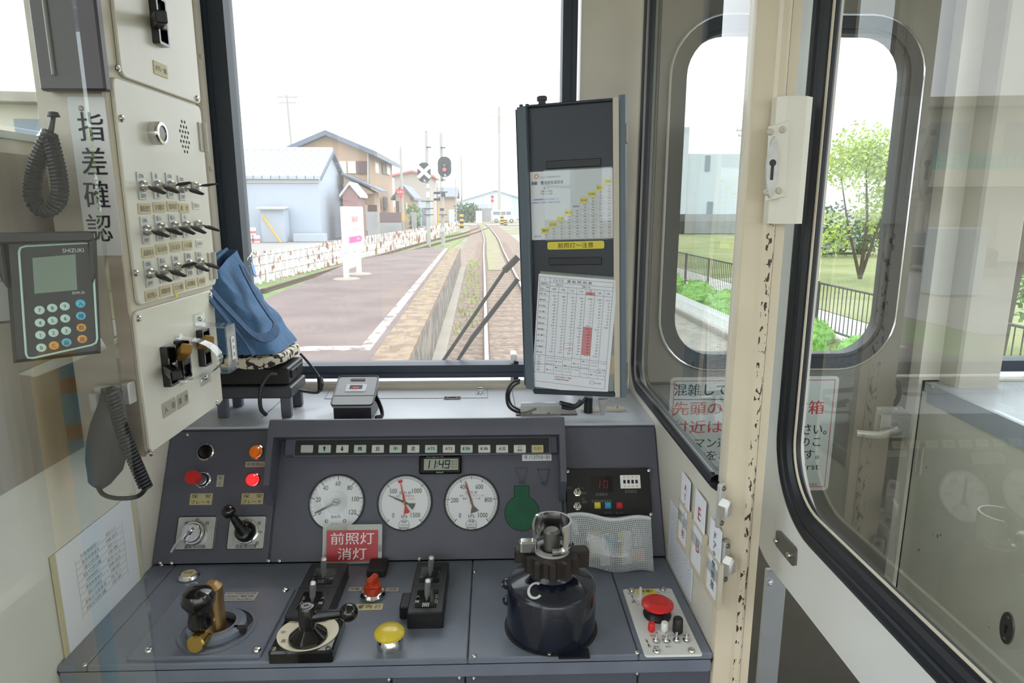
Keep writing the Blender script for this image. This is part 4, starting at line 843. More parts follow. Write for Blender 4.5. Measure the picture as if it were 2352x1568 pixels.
def cplate(par, x, y, w, h, m, s_, ink='ink_soft', z=.005, fs=.5, ww=.8):
    b = MB(); b.prism(rrect(w, h, .002, 3), 0, .0014, .0005); b.m(1).text(s_, 0, 0, h*fs, .0018, w*ww if len(s_) > 1 else None); o = b.build('name_plate', [m, ink], par); o.matrix_local = par.matrix_world.inverted() @ CAB @ T(x, y, z); return o
q0 = k(361, 160); cplate(t, q0.x, q0.y, .046, .021, 'tan_plate', 'ATS・EB')
q0 = k(388, 935, .005); cplate(t, q0.x, q0.y, .046, .025, 'grey_plate', '入　切'); q0 = k(419, 917, .005); cplate(t, q0.x, q0.y, .040, .025, 'grey_plate', '開　閉')
q0 = k(404, 676, .005); b = MB(); b.box((q0.x, q0.y, .0055), (.009, .009, .0012)); b.build('yellow_mark', 'yellow', t)
rows = [[((324, 427), (378, 444)), ((358, 426), (409, 442)), ((389, 426), (436, 419)), ((416, 432), (466, 446)), ((443, 428), (497, 422))],
        [((332, 529), (386, 543)), ((364, 523), (417, 538)), ((396, 520), (446, 537)), ((424, 518), (471, 535)), ((451, 516), (504, 530))],
        [((340, 628), (392, 645)), ((372, 620), (425, 634)), ((403, 614), (449, 604)), ((432, 607), (478, 622)), ((457, 603), (502, 616))]]
names = [['運転室灯', '計器灯', '室内灯', '尾　灯', '放送機入1'], ['前部表示', '出入台灯3', '出入台灯4', 'デジタル運賃', '放送機入2'], ['保安投入', '発電機切替', 'ワンマン機器', '車掌側出', '戸閉保安']]
legs = [['ON', 'OFF'], ['前', '後'], ['ON', 'OFF'], ['ON', 'OFF'], ['', '']], [['ON', 'OFF'], ['投入', '切離'], ['投入', '切離'], ['入', '切'], ['', '']], [['ON', 'OFF'], ['投入', '切離'], ['ON', 'OFF'], ['自動', '手動'], ['投入', '切離']]
RN = ('top', 'middle', 'bottom'); CN = ('first', 'second', 'third', 'fourth', 'fifth')
for r_, row in enumerate(rows):
    for c_, (nq, tq) in enumerate(row):
        p = k(*nq, .005); p2 = k(*tq, .058); M = CAB @ T(p.x, p.y, .005); small = c_ == 4 and r_ < 2
        t2 = thing('toggle_switch', f'long-levered toggle switch, {CN[c_]} from the sign side in the {RN[r_]} row of cream cabinet', 'switch', M, 'toggle switches on the cream cabinet')
        b = MB(); w, h = .0225, .042
        if not small: b.prism(rrect(w, h, .001, 2), 0, .0018, .0004); b.m(1).text(legs[r_][c_][0], 0, h*.36, .0085, .0022); b.text(legs[r_][c_][1], 0, -h*.36, .0085, .0022); b.build('legend_plate', ['silver_plate', 'ink_soft'], t2)
        b = MB(); b.lathe([(.0085, .0018), (.0085, .006), (.006, .008), (.0055, .013), (0, .013)], None, 12); b.build('nut', 'screw', t2)
        d = V((p2.x-p.x, p2.y-p.y, .053)); P = [d*s_ + V((0, 0, .010*(1-s_))) for s_ in (0, .2, .32, .5, .98, 1)]
        b = MB(); b.tube(P, [.0022, .0028, .0058, .0062, .0036, .002], 8, flat=.5 if not small else .35); b.build('lever', 'black_soft', t2)
        if not small: cplate(t2, p.x+.002, p.y-.0345, .038 if c_ < 4 else .033, .0165, 'tan_plate', names[r_][c_], fs=.6)
        else: cplate(t2, p.x+.004, p.y-.034, .028, .014, 'cream', names[r_][c_], 'ink_grey', fs=.6)
# breakers
def breaker(cs, label, lv, lm='satin', name='circuit_breaker'):
    q = [k(*c, .006) for c in cs]; x0, x1 = (q[0].x+q[3].x)/2, (q[1].x+q[2].x)/2; y1, y0 = (q[0].y+q[1].y)/2, (q[2].y+q[3].y)/2; M = CAB @ T((x0+x1)/2, (y0+y1)/2, .005); w, h = x1-x0, y1-y0
    t = thing(name, label, 'breaker', M); b = MB(); b.ring(rrect(w, h, .003, 3), rrect(w*.72, h*.88, .002, 3), 0, .012); b.box((0, 0, .001), (w*.8, h*.9, .002)); b.m(1).box((0, -h*.06, .0085), (w*.7, h*.2, .008), .002); b.m(2).box((0, h*.04, .013), (w*.4, h*.06, .0006)); b.build('breaker_body', ['black_gloss', 'black', 'silver_plate'], t)
    p2 = uv(M, *lv, .045); b = MB(); d = V((p2.x, p2.y, .04)); b.prism(rrect(w*.55, .017, .003, 3), .006, d.length, .002, T(0, h*.02 if p2.y > 0 else -h*.05, 0) @ (d-V((0, h*.02 if p2.y > 0 else -h*.05, 0))).to_track_quat('Z', 'Y').to_matrix().to_4x4()); b.build('lever', lm, t)
    return t, w, h, M
breaker(((344, -8), (368, -2), (373, 110), (349, 97)), 'black circuit breaker at the top of cream cabinet above small label', (378, 38), 'black')
breaker(((368, 797), (388, 789), (397, 878), (377, 892)), 'uncovered black circuit breaker low on the cream cabinet', (413, 862), 'black_gloss')
t2, w, h, M = breaker(((400, 781), (420, 776), (427, 862), (408, 876)), 'black circuit breaker under a clear arched guard strip', (436, 800), 'amber')
arc = [(0, h*.62, .001), (0, h*.55, .001)] + [(0, h*.52*cos(pi*i/12), .006+.062*sin(pi*i/12)) for i in range(13)] + [(0, -h*.55, .001), (0, -h*.66, .001)]
b = MB(); n = len(arc); vs = [(x+dx, y, z+dz) for (x, y, z) in arc for dx, dz in ((-.012, 0), (.014, 0), (.014, .0018), (-.012, .0018))]; fs = []
for i in range(n-1):
    for q in range(4): fs.append((i*4+q, i*4+(q+1) % 4, i*4+4+(q+1) % 4, i*4+4+q))
b.add(vs, fs); b.screw(0, h*.585, .003, .002); b.screw(0, -h*.6, .003, .002); b.build('clear_guard', 'clear_acrylic', t2)
t2, w, h, M = breaker(((452, 757), (468, 753), (474, 835), (457, 844)), 'black circuit breaker inside a clear box guard beside the blue bag', (487, 780), 'amber')
pr = [(h*.95, .001), (h*.60, .001), (h*.57, .055), (-h*.62, .055), (-h*.65, .001), (-h*1.02, .001)]
b = MB(); th = .0025; q = [(y, z) for y, z in pr] + [(pr[5][0], .001+th), (-h*.65+th*-1, .001+th), (-h*.62-th, .055+th), (h*.57+th, .055+th), (h*.60+th, .001+th), (pr[0][0], .001+th)]
b.prism(q, -.021, .021, 0, YZ); b.build('clear_guard', 'clear_acrylic', t2)
for y in (h*.78, -h*.84): b = MB(); b.screw(.0, y, .005, .0035); b.build('guard_screw', 'screw', t2)
b = MB(); b.box((0, 0, .0), (.014, h*.62, .001)); b.m(1); b.text('非常遮断', 0, h*.2, .0085, .0008, None, None, 0, 0, 'C', True, 1.5); b.build('guard_label', ['white', 'ink'], t2, M=T(.003, -.002, .0585))
M = on(CAB, 351, 306, .005); t2 = thing('push_button', 'round chrome push button beside speaker holes on the cream cabinet', 'button', M); b = MB(); b.lathe([(.018, 0), (.0185, .012), (.017, .016), (.0125, .0165), (.0122, .014)], None, 30); b.build('rim', 'chrome', t2); b = MB(); b.lathe([(.0122, .008), (.0122, .0150), (0, .0154)], None, 24); b.build('button_cap', 'dull_metal', t2)
# dark blind panel above the sign, sign, notice
RB = rear(.994); M = on(RB, 185, 100); k2 = lambda x, y: uv(M, x, y)
a, c = k2(108, 212), k2(258, 212); top = .45; b = MB(); b.box(((a.x+c.x)/2, a.y+top/2, .008), (c.x-a.x, top, .016), .003); b.m(1); p = k2(132, 100); b.cyl((p.x, a.y+.02, .017), (p.x, a.y+top, .017), .003, None, 8)
o = b.build('sun_blind', ['blind_brown', 'dull_metal']); o.matrix_world = M; tag(o, 'dark brown blind panel hanging above the vertical lettered sign', 'blind')
RS = rear(.9965); M = on(RS, 219, 403); k2 = lambda x, y: uv(M, x, y); q = [k2(*c) for c in ((162, 222), (247, 221), (277, 587), (193, 587))]; x0, x1 = (q[0].x+q[3].x)/2, (q[1].x+q[2].x)/2; y1, y0 = q[0].y, q[2].y
b = MB(); b.prism(rrect(x1-x0, y1-y0, .003, 3, (x0+x1)/2, (y0+y1)/2), 0, .0012, .0004); b.m(1)
for ch, cq in zip('指差確認', ((210, 291), (217, 370), (223, 447), (230, 523))): p = k2(*cq); b.text(ch, p.x, p.y, .0385, .0016, None, None, 0, .012, 'C', False, 1.12)
b.m(2).lathe([(.004, .0012), (.003, .002), (0, .002)], T((x0+x1)/2-.008, y1-.016), 10)
o = b.build('vertical_sign', ['sign_grey', 'ink', 'dull_metal']); o.matrix_world = M; tag(o, 'pale vertical sign reading 指差確認 on the steel cabinet side', 'sign')
LW = frame((-.683, 1.0, 1.0), (0, 1, 0), (0, 0, 1)); M = on(LW, 220, 1330); k2 = lambda x, y: uv(M, x, y); q = [k2(*c) for c in ((122, 1254), (302, 1148), (323, 1328), (156, 1508))]
x0, x1 = (q[0].x+q[3].x)/2, (q[1].x+q[2].x)/2; y1, y0 = (q[0].y+q[1].y)/2, (q[2].y+q[3].y)/2; w, h = x1-x0, y1-y0; cx_, cy_ = (x0+x1)/2, (y0+y1)/2
t = thing('wall_notice', 'laminated printed notice taped low on the side wall beside desk', 'notice', M)
b = MB(); b.prism(rrect(w, h, .002, 2, cx_, cy_), 0, .001); b.m(1); random.seed(3)
for i in range(9):
    y = cy_+h*(.26-i*.066); b.line(cx_-w*.30, y, cx_+w*.32, y, .0006, .0013)
    b.text(random.choice(['運転士注意事項', '列車無線扱い', '出発合図確認', '踏切防護', '異常時連絡先']), cx_-w*.12, y+h*.028, h*.045, .0013, w*random.uniform(.15, .3))
    b.text(random.choice(['確認', '報告 0-12', '指令へ', '停車']), cx_+w*.16, y+h*.028, h*.04, .0013, w*random.uniform(.1, .2))
for x in (-.30, .32): b.line(cx_+w*x, cy_+h*.30, cx_+w*x, cy_-h*.31, .0006, .0013)
b.build('sheet', ['paper', 'ink_grey'], t)
b = MB(); b.box((x0-.004, cy_, .001), (.012, h, .001)); b.build('tape', 'tan_plate', t); b = MB(); b.box((x1, cy_, .001), (.008, h, .001)); b.build('tape', 'tan_plate', t)
# coiled cord loop on the wall
def coil(path, rad, wire, turns, n=9):
    P = spline(path, 8); L = [0]
    for a, c in zip(P, P[1:]): L.append(L[-1]+(c-a).length)
    out = []; N = turns*n; j = 0
    for i in range(N+1):
        s_ = L[-1]*i/N
        while j < len(P)-2 and L[j+1] < s_: j += 1
        f = (s_-L[j])/max(1e-9, L[j+1]-L[j]); c = P[j].lerp(P[j+1], f); tt = (P[j+1]-P[j]).normalized(); x = tt.cross(V((.2, 1, .1))).normalized(); y = tt.cross(x); a = 2*pi*i/n; out.append(c + (x*cos(a)+y*sin(a))*rad)
    return out
CP = lambda x, y: at(x, y, Y=.945)
b = MB(); b.tube(coil([CP(*q) for q in ((118, 305), (90, 360), (76, 415), (77, 460), (104, 484), (134, 460), (137, 415), (122, 345), (112, 310))], .0085, .003, 46), .0031, 5); b.tube(spline([CP(123, 268), CP(121, 285), CP(118, 305)], 5), .003, 6); b.tube(spline([CP(123, 268), CP(119, 288), CP(112, 310)], 5), .003, 6); b.lathe([(.008, 0), (.006, .006), (0, .007)], T(*CP(123, 268)), 12)
tag(b.build('coiled_cord', 'cable'), 'grey coiled cord hanging in a loop from the side wall', 'cord')
# keypad terminal
M = frame(at(130, 690, Y=.74), (1, .62, 0), (-.04, .07, 1)); k2 = lambda x, y, h=0: uv(M, x, y, h); t = thing('keypad_terminal', 'black keypad terminal with grey screen and round number keys', 'terminal', M)
q = [k2(*c) for c in ((8, 552), (222, 548), (232, 812), (30, 835))]; x0, x1, y0, y1 = q[0].x, q[2].x, q[3].y, q[0].y
b = MB(); b.prism([tuple(c) for c in q], -.05, 0, .004); b.build('casing', 'black', t)
b = MB(); hw = x1-x0; b.prism(rrect(hw+.012, .012, .004, 3, (x0+x1)/2, y1+.002), -.05, .012, .002); b.prism([(x1+.001, y1+.006), (x1+.008, y1+.006), (x1+.006, y1-.04), (x1+.001, y1-.05)], -.05, .005, .002); b.prism([(x0-.010, y1+.006), (x0-.001, y1+.006), (x0-.001, y1-.05), (x0-.007, y1-.04)], -.05, .005, .002); b.build('hood', 'black', t)
bor = [k2(*c) for c in ((43, 566), (211, 557), (224, 789), (61, 825))]; P4 = []
for i in range(4):
    A, B, Cc = bor[i-1], bor[i], bor[(i+1) % 4]; P4 += [V((*(B+(A-B).normalized()*.006), .0012)), V((*(B+(A-B).normalized()*.0015+(Cc-B).normalized()*.0015), .0012)), V((*(B+(Cc-B).normalized()*.006), .0012))]
b = MB(); b.tube(P4, .0011, 5, True); b.build('border_line', 'pale_btn', t)
q = [k2(*c) for c in ((74, 592), (174, 583), (178, 666), (79, 675))]; b = MB(); b.prism([tuple(c) for c in q], .0, .0012, .0004); b.build('screen', 'lcd_green', t)
b = MB(); p = k2(168, 575); b.text('SHIZUKI', p.x, p.y, .006, .0006, .020); p = k2(180, 672); b.text('SDM-25', p.x, p.y, .004, .0006, .012); b.build('lettering', 'white_ink', t)
KEYS = [('7', 91, 712, 0), ('8', 120, 707, 0), ('9', 149, 703, 0), ('4', 92, 741, 0), ('5', 121, 736, 0), ('6', 150, 731, 0), ('1', 93, 769, 0), ('2', 123, 764, 0), ('3', 152, 759, 0), ('0', 95, 798, 0), ('C', 124, 793, 2), ('設', 153, 786, 1), ('入', 185, 697, 1), ('確', 186, 725, 1), ('取', 187, 752, 2), ('戻', 189, 778, 2)]
kr = .0062*abs(k2(132, 700).x-k2(104, 700).x)/.0142
for s_, x, y, m_ in KEYS: p = k2(x, y); b = MB(); b.lathe([(kr, 0), (kr*.95, .0015), (kr*.6, .002), (0, .002)], None, 22); b.m(1).text(s_, 0, 0, kr*1.15, .0024); b.build('key', [('pale_btn', 'cyan_btn', 'orange_btn')[m_], 'ink'], t, M=T(p.x, p.y, 0))
b = MB(); b.box((x0-.03, (y0+y1)/2, -.06), (.12, .05, .02), .003); b.build('bracket', 'dull_metal', t)
q = [k2(*c, -.01) for c in ((40, 860), (82, 866), (246, 800), (232, 776))]; b = MB(); b.prism([tuple(c) for c in q], -.03, -.012); b.build('clear_tray', 'clear_acrylic', t)
# handset on the cabinet side
M = on(rear(.965), 250, 985); k2 = lambda x, y, h=0: V((*uv(M, x, y, h), h)); t = thing('radio_handset', 'dark grey radio handset hanging under the switch cabinet with coiled cord', 'handset', M)
b = MB(); b.tube([k2(*q, h) for q, h in (((255, 893), -.005), ((254, 925), .004), ((250, 975), .006), ((248, 1020), .004), ((240, 1065), .0), ((228, 1100), -.004), ((219, 1112), -.004))], [.014, .017, .026, .031, .028, .018, .013], 16, flat=.6, up=(1, 0, 0)); b.build('handset_body', 'handset_grey', t)
b = MB(); b.box((*k2(205, 930).xy, -.02), (.014, .03, .02), .002); b.box((*k2(240, 915).xy, -.024), (.055, .028, .012), .002); b.box((*k2(280, 910).xy, -.02), (.012, .034, .02), .002); b.build('cradle', 'silver_plate', t)
b = MB(); b.tube(coil([k2(*q, .018) for q in ((248, 890), (262, 925), (285, 1000), (310, 1060), (336, 1120))], .0075, .003, 30), .003, 5); b.tube(spline([k2(336, 1120, .018), k2(315, 1140, .018), k2(270, 1144, .016), k2(236, 1134, .008), k2(222, 1110, 0)], 6), .0035, 7); b.build('coiled_cord', 'cable', t)
# ---------------------------------------------------------------- things on the shelf
# bracket table with recorder box, cushion, bag
def P3(x, y, z): return (x, y, z)
t = thing('recorder_box', 'black recorder box on a low grey bracket table with cables', 'recorder', T(-.55, 1.46, 1.042)); 
b = MB(); b.box((-.0, 0, .060), (.21, .115, .026), .003); 
b.build('bracket_table', 'bracket_grey', t)
for x in (.08, -.06):
    for y in (-.042, .042): b = MB(); b.box((x+.008, y, .024), (.022, .016, .048), .002); b.build('leg', 'panel_grey', t)
b = MB(); b.box((.0, .012, .094), (.195, .115, .038), .003); b.box((.099, .010, .096), (.006, .080, .018), .001); b.m(1).box((.103, .010, .099), (.001, .01, .006)); b.build('box_case', ['black', 'seam'], t)
SP = lambda x, y, z=1.1: at(x, y, Z=z)-V((-.55, 1.46, 1.042))
def YP(x, y, Y): return at(x, y, Y=Y)-V((-.55, 1.46, 1.042))
b = MB(); b.tube(spline([YP(634, 860, 1.40), YP(618, 862, 1.385), YP(602, 885, 1.375), YP(597, 915, 1.37), YP(600, 940, 1.37), YP(612, 953, 1.375)], 6), .0045, 8); b.build('cable', 'cable', t)
b = MB(); b.tube(spline([YP(690, 812, 1.54), YP(708, 832, 1.53), YP(728, 858, 1.52), YP(735, 870, 1.51)], 5), .003, 8); b.tube([YP(735, 868, 1.51), YP(737, 882, 1.5), YP(735, 897, 1.5)], [.007, .0075, .006], 12); b.tube(spline([YP(735, 893, 1.5), YP(728, 901, 1.49), YP(700, 898, 1.47), YP(676, 892, 1.46)], 5), .004, 8); b.build('plug_cable', 'cable', t)
def blob(cx, cy, cz, lx, ly, lz, e=.35):
    b = MB(); n, m = 28, 10; vs = []; fs = []
    for j in range(m+1):
        v_ = -1+2*j/m; zz = lz*(abs(v_)**.7)*(1 if v_ > 0 else -1)*.5; sc_ = (1-abs(v_)**4)**.5*.14+.86 if abs(v_) < 1 else .82
        for i in range(n):
            a = 2*pi*i/n; cxx, syy = cos(a), sin(a); vs.append((cx+lx/2*sc_*(abs(cxx)**e)*(1 if cxx > 0 else -1), cy+ly/2*sc_*(abs(syy)**e)*(1 if syy > 0 else -1), cz+zz+.004*sin(cxx*3+syy*2)))
    for j in range(m):
        for i in range(n): k_ = (i+1) % n; fs.append((j*n+i, j*n+k_, (j+1)*n+k_, (j+1)*n+i))
    fs += [tuple(range(n))[::-1], tuple(range(m*n, m*n+n))]; b.add(vs, fs); return b
tag(blob(-.562, 1.485, 1.172, .20, .18, .026).build('seat_cushion', 'cushion', ang=60), 'thin cushion in black and cream houndstooth under the blue bag', 'cushion')
# tote bag: broad side towards the driver
t = thing('tote_bag', 'blue denim tote bag slumped on the patterned cushion by windscreen', 'bag', T(-.56, 1.49, 1.186))
def bag(u, s_):   # u around, s_ height
    x0 = -.095*(1-s_)+(-.075)*s_; x1 = .088*(1-s_)**1.25+(-.035)*s_-.012*s_*(1-s_)
    y0 = -.085*(1-s_)-.07*s_; y1 = .098*(1-s_)+.075*s_; a = 2*pi*u; c, d = cos(a), sin(a); e = .28
    f = lambda q: (abs(q)**e)*(1 if q > 0 else -1); X = (x0+x1)/2+(x1-x0)/2*f(c); Y = (y0+y1)/2+(y1-y0)/2*f(d); z = .002+s_*(.185+.030*(Y+.07)/.13)
    w = .004*sin(7*s_*pi+3*a)*s_*(1-s_)*4+.005*sin(2*a+5*s_)*(s_*(1-s_))*3; return (X+w+.01*s_*max(0, -f(d)), Y+w*.6, z)
b = MB(); n, m = 48, 20; vs = [bag(i/n, j/m) for j in range(m+1) for i in range(n)]; fs = [(j*n+i, j*n+(i+1) % n, (j+1)*n+(i+1) % n, (j+1)*n+i) for j in range(m) for i in range(n)]; fs += [tuple(range(n))[::-1]]
b.add(vs, fs); vs = [bag(i/n, 1-.12*j) for j in range(2) for i in range(n)]; vs = [((x-(-.055))*(.96 if q >= n else 1)+(-.055), y, z-.002*(q >= n)) for q, (x, y, z) in enumerate(vs)]
b.build('bag_body', 'denim', t, ang=70)
bi = t.matrix_world.inverted(); BF = frame((-.478, 1.49, 1.188), (0, 1, 0), (-.110, 0, .205))
def BP(x, y, h): 
    n_ = BF.to_3x3() @ V((0, 0, 1)); return bi @ hit(x, y, BF.translation+n_*h, n_)
nb = BF.to_3x3() @ V((0, 0, 1))
def ribbon(pts, w, th):
    P = spline(pts, 6); b = MB(); vs = []; fs = []; 
    for i, p in enumerate(P):
        tt = (P[min(i+1, len(P)-1)]-P[max(i-1, 0)]).normalized(); s_ = nb.cross(tt).normalized()
        vs += [tuple(p+s_*w/2-nb*th/2), tuple(p-s_*w/2-nb*th/2), tuple(p-s_*w/2+nb*th/2), tuple(p+s_*w/2+nb*th/2)]
    for i in range(len(P)-1):
        for q in range(4): fs.append((i*4+q, i*4+(q+1) % 4, i*4+4+(q+1) % 4, i*4+4+q))
    fs += [(0, 1, 2, 3), tuple((len(P)-1)*4+q for q in (3, 2, 1, 0))]; return b.add(vs, fs)
ribbon([BP(*q, h) for q, h in (((556, 612), .006), ((570, 642), .010), ((596, 689), .018), ((622, 728), .026), ((634, 748), .032), ((627, 768), .032), ((600, 776), .026), ((572, 760), .020), ((540, 727), .014), ((505, 690), .010), ((480, 660), .008))], .021, .003).build('strap', 'denim_dark', t, ang=60)
ribbon([BP(*q, h) for q, h in (((470, 668), .007), ((492, 696), .007), ((522, 733), .008), ((556, 772), .009), ((584, 815), .007))], .020, .0025).build('strap', 'denim_dark', t, ang=60)
b = MB(); b.tube([(-.05, -.055, .196), (-.052, 0, .210), (-.055, .055, .222)], .004, 8); b.build('zip', 'denim_dark', t)
p = BP(572, 600, .02); b = MB(); b.tube([p+V((0, .010*cos(2*pi*i/20), .010*sin(2*pi*i/20))) for i in range(20)], .0009, 6, True); q = BP(580, 578, .015); b.tube([p+V((0, .004, .009)), q, BP(588, 585, .0)], .0022, 6); rg = b.build('key_ring', 'chrome', t)
p0_, p1_ = BP(578, 604, .02), BP(586, 634, .024); b = MB(); d = (p1_-p0_); b.prism(rrect(.012, d.length, .005, 4, 0, d.length/2), -.001, .001, .0004, Mx.Translation(p0_) @ frame((0, 0, 0), nb.cross(d), d)); b.build('key_tag', 'tag_blue', t)
# black ticket case
t = thing('ticket_case', 'black leather case with red window on the grey console shelf', 'case', T(-.205, 1.43, 1.0425)); x = at(812, 930, Y=1.40).x+.205
b = MB(); b.prism([(-.045, 0), (.045, 0), (.045, .062), (-.045, .030)], x-.041, x+.041, 0, YZ); b.build('case_body', 'dark_leather', t)
M2 = T(x, 0, .0) @ frame((0, -.047, .030), (1, 0, 0), (0, .093, .042)); t_l = .102
b = MB(); b.prism(rrect(.092, t_l, .008, 4, 0, t_l/2), 0, .007, .002); o = b.build('lid', 'lid_sheen', t, M=M2)
b = MB(); b.tube([V((p_[0], p_[1], .007)) for p_ in rrect(.091, t_l-.001, .008, 4, 0, t_l/2)], .0018, 6, True); b.line(-.044, t_l*.32, .044, t_l*.32, .0025, .0074); b.prism(rrect(.034, .007, .003, 4, 0, t_l*.86), .006, .0085); b.build('lid_trim', 'dark_leather', t, M=M2)
b = MB(); b.prism(rrect(.046, .026, .002, 3, 0, t_l*.58), .007, .0085, .0005); b.m(1).prism(rrect(.028, .012, .001, 2, 0, t_l*.6), .0084, .0092); b.m(2).box((0, t_l*.57, .0093), (.014, .006, .0006)); b.build('window_patch', ['shelf_grey', 'black', 'red'], t, M=M2)
b = MB(); b.tube(spline([(x+.044, .01, .035), (x+.052, -.005, .028), (x+.060, -.02, .014), (x+.062, -.035, .006), (x+.05, -.045, .005)], 5), .0085, 8, flat=.45); b.ball((x-.047, -.01, .035), .004, 8); b.build('strap', 'dark_leather', t)
# ---------------------------------------------------------------- timetable holder
HM = Mx.Translation(at(1312, 575, Y=1.40)) @ Mx(((cos(radians(-17)), 0, -sin(radians(17)), 0), (sin(radians(-17)), 0, -cos(radians(17)), 0), (0, 1, 0, 0), (0, 0, 0, 1))) @ R(2.1)
t = thing('timetable_holder', 'tall dark grey folding timetable holder standing by the windscreen pillar', 'document holder', HM); k = lambda x, y, h=0: uv(HM, x, y, h)
q = [k(*c) for c in ((1176, 240), (1442, 226), (1434, 912), (1200, 900))]; X0, X1 = (q[0].x+q[3].x)/2, (q[1].x+q[2].x)/2; Y1, Y0 = (q[0].y+q[1].y)/2, (q[2].y+q[3].y)/2
xl, xr = k(1215, 500).x, k(1412, 500).x; Hh = Y1-Y0; cyh = (Y0+Y1)/2
b = MB(); b.box(((xl+xr)/2, cyh, -.012), (xr-xl+.01, Hh, .012), .001); b.build('back_plate', 'holder_dark', t)
b = MB(); b.prism([(X0, -.022), (X0+.006, -.022), (X0+.010, .004), (xl, .014), (xl+.003, .012), (xl+.003, -.01), (X0+.02, -.022)], Y0+.012, Y1-.004, 0, Mx(((1, 0, 0, 0), (0, 0, 1, 0), (0, 1, 0, 0), (0, 0, 0, 1)))); b.build('side_rail', 'holder_grey', t)
b = MB(); b.prism([(xr-.002, -.018), (xr-.002, .006), (xr+.010, .008), (xr+.010, -.018)], Y0, Y1, 0, Mx(((1, 0, 0, 0), (0, 0, 1, 0), (0, 1, 0, 0), (0, 0, 0, 1)))); b.build('side_strip', 'cream_edge', t)
b = MB(); b.prism([(xr+.010, -.030), (xr+.010, .008), (xr+.014, .012), (X1, .010), (X1, -.030)], Y0, Y1+.003, 0, Mx(((1, 0, 0, 0), (0, 0, 1, 0), (0, 1, 0, 0), (0, 0, 0, 1)))); b.build('side_rail', 'holder_grey', t)
b = MB(); b.box(((xl+xr)/2, Y0+.006, -.002), (xr-xl, .012, .02), .002); b.build('end_plate', 'holder_dark', t); b = MB(); b.box(((xl+xr)/2, Y1-.003, -.006), (xr-xl, .006, .016), .002); b.build('end_plate', 'holder_dark', t)
p = k(1243, 236); b = MB(); b.cyl((p.x, Y1-.002, -.008), (p.x, Y1+.008, -.008), .008, None, 14); b.cyl((p.x, Y1+.007, -.008), (p.x, Y1+.016, -.008), .011, None, 16, .002); b.cyl((p.x-.045, Y1-.002, -.008), (p.x-.045, Y1+.003, -.008), .004, None, 10); b.cyl((p.x-.032, Y1-.002, -.008), (p.x-.032, Y1+.003, -.008), .004, None, 10); b.build('clamp_knob', 'holder_dark', t)
for y in (306, 850): p = k(1440, y); b = MB(); b.box((X1+.001, p.y, -.004), (.004, .038, .018), .001); b.build('hinge', 'dull_metal', t)
for y in (375, 600): p = k(1318, y); b = MB(); b.box(((xl+xr)/2+.006, p.y, -.005), (.115, .016, .004), .001); b.build('clip_bar', 'black', t)
# fare table
HP = HM.copy(); HP.translation += HM.to_3x3() @ V((0, 0, -.004))
M = on(HP, 1312, 468); k2 = lambda x, y: uv(M, x, y); q = [k2(*c) for c in ((1219, 391), (1408, 389), (1408, 551), (1220, 547))]; x0, x1 = (q[0].x+q[3].x)/2, (q[1].x+q[2].x)/2; y1, y0 = (q[0].y+q[1].y)/2, (q[2].y+q[3].y)/2; w, h = x1-x0, y1-y0
t = thing('fare_table', 'printed fare table with stepped yellow station names in the holder', 'fare table', M)
b = MB(); b.prism([(x0, y0), (x1, y0), (x1, y1), (x0, y1)], 0, .0006); FX = lambda u: x0+w*u; FY = lambda v_: y1-h*v_
st = ['阿字ヶ浦', '磯崎', '美乃浜学園', '平磯', '殿山', '那珂湊', '高田の鉄橋', '中根', '金上', '工機前']
fare = [[150]*3+[190, 260, 310, 380, 490, 530], [150]*3+[230, 260, 350, 460, 490], [150, 150, 190, 230, 310, 420, 460], [150, 150, 150, 230, 350, 420], [150, 150, 190, 310, 350], [150, 150, 260, 310], [150, 230, 260], [150, 190], [150]]
b.m(1).text('湊線　普通旅客運賃表', FX(.21), FY(.165), h*.058, .001, w*.40, None, 0, .02); b.text('線　名', FX(.20), FY(.245), h*.030, .001); b.text('上段 大人運賃', FX(.20), FY(.285), h*.028, .001, w*.15); b.m(2).text('下段 小人運賃', FX(.20), FY(.325), h*.028, .001, w*.15)
b.m(1).text('ひたちなか海浜鉄道株式会社', FX(.25), FY(.085), h*.026, .001, w*.25); b.m(3).text('普通旅客運賃は対キロ区間制による', FX(.19), FY(.405), h*.026, .001, w*.31); b.text('お客様のご利用は 湊線の全駅間', FX(.19), FY(.45), h*.026, .001, w*.35)
b.m(4); b.ring(circ(w*.030, 16, FX(.08), FY(.07)), circ(w*.018, 16, FX(.08), FY(.07)), .0006, .0008)
cw, ch = w*.0965, h*.0845
for r_ in range(10):
    yy = FY(.948)+ch*r_; xx = FX(.075)+cw*r_
    if r_ != 5 and r_ != 0: b.m(5).box((xx, yy, .0008), (cw*.98, ch*.96, .0003))
    b.m(1).text(st[r_], xx, yy, h*.030, .0012, cw*.75)
    for c_, f in enumerate(fare[r_] if r_ < 9 else []):
        X_ = xx+cw*(c_+1)
        if X_ > x1-.003: continue
        b.m(1).text(str(f), X_+cw*.12, yy+ch*.25, h*.032, .0011); b.m(2).text(str(int(math.ceil(f/20)*10)), X_+cw*.16, yy-ch*.24, h*.031, .0011); b.m(6).line(X_-cw/2, yy-ch/2, X_+cw/2, yy-ch/2, .0003, .0009); b.line(X_-cw/2, yy-ch/2, X_-cw/2, yy+ch/2, .0003, .0009)
b.build('sheet', ['paper', 'ink', 'red_ink', 'blue_ink', 'orange_btn', 'yellow', 'ink_grey'], t)
b = MB(); b.box((x0+w*.58, y1-h*.5, .0012), (w*.82, h*1.03, .0006)); b.build('clear_sleeve', 'clear_acrylic', t)
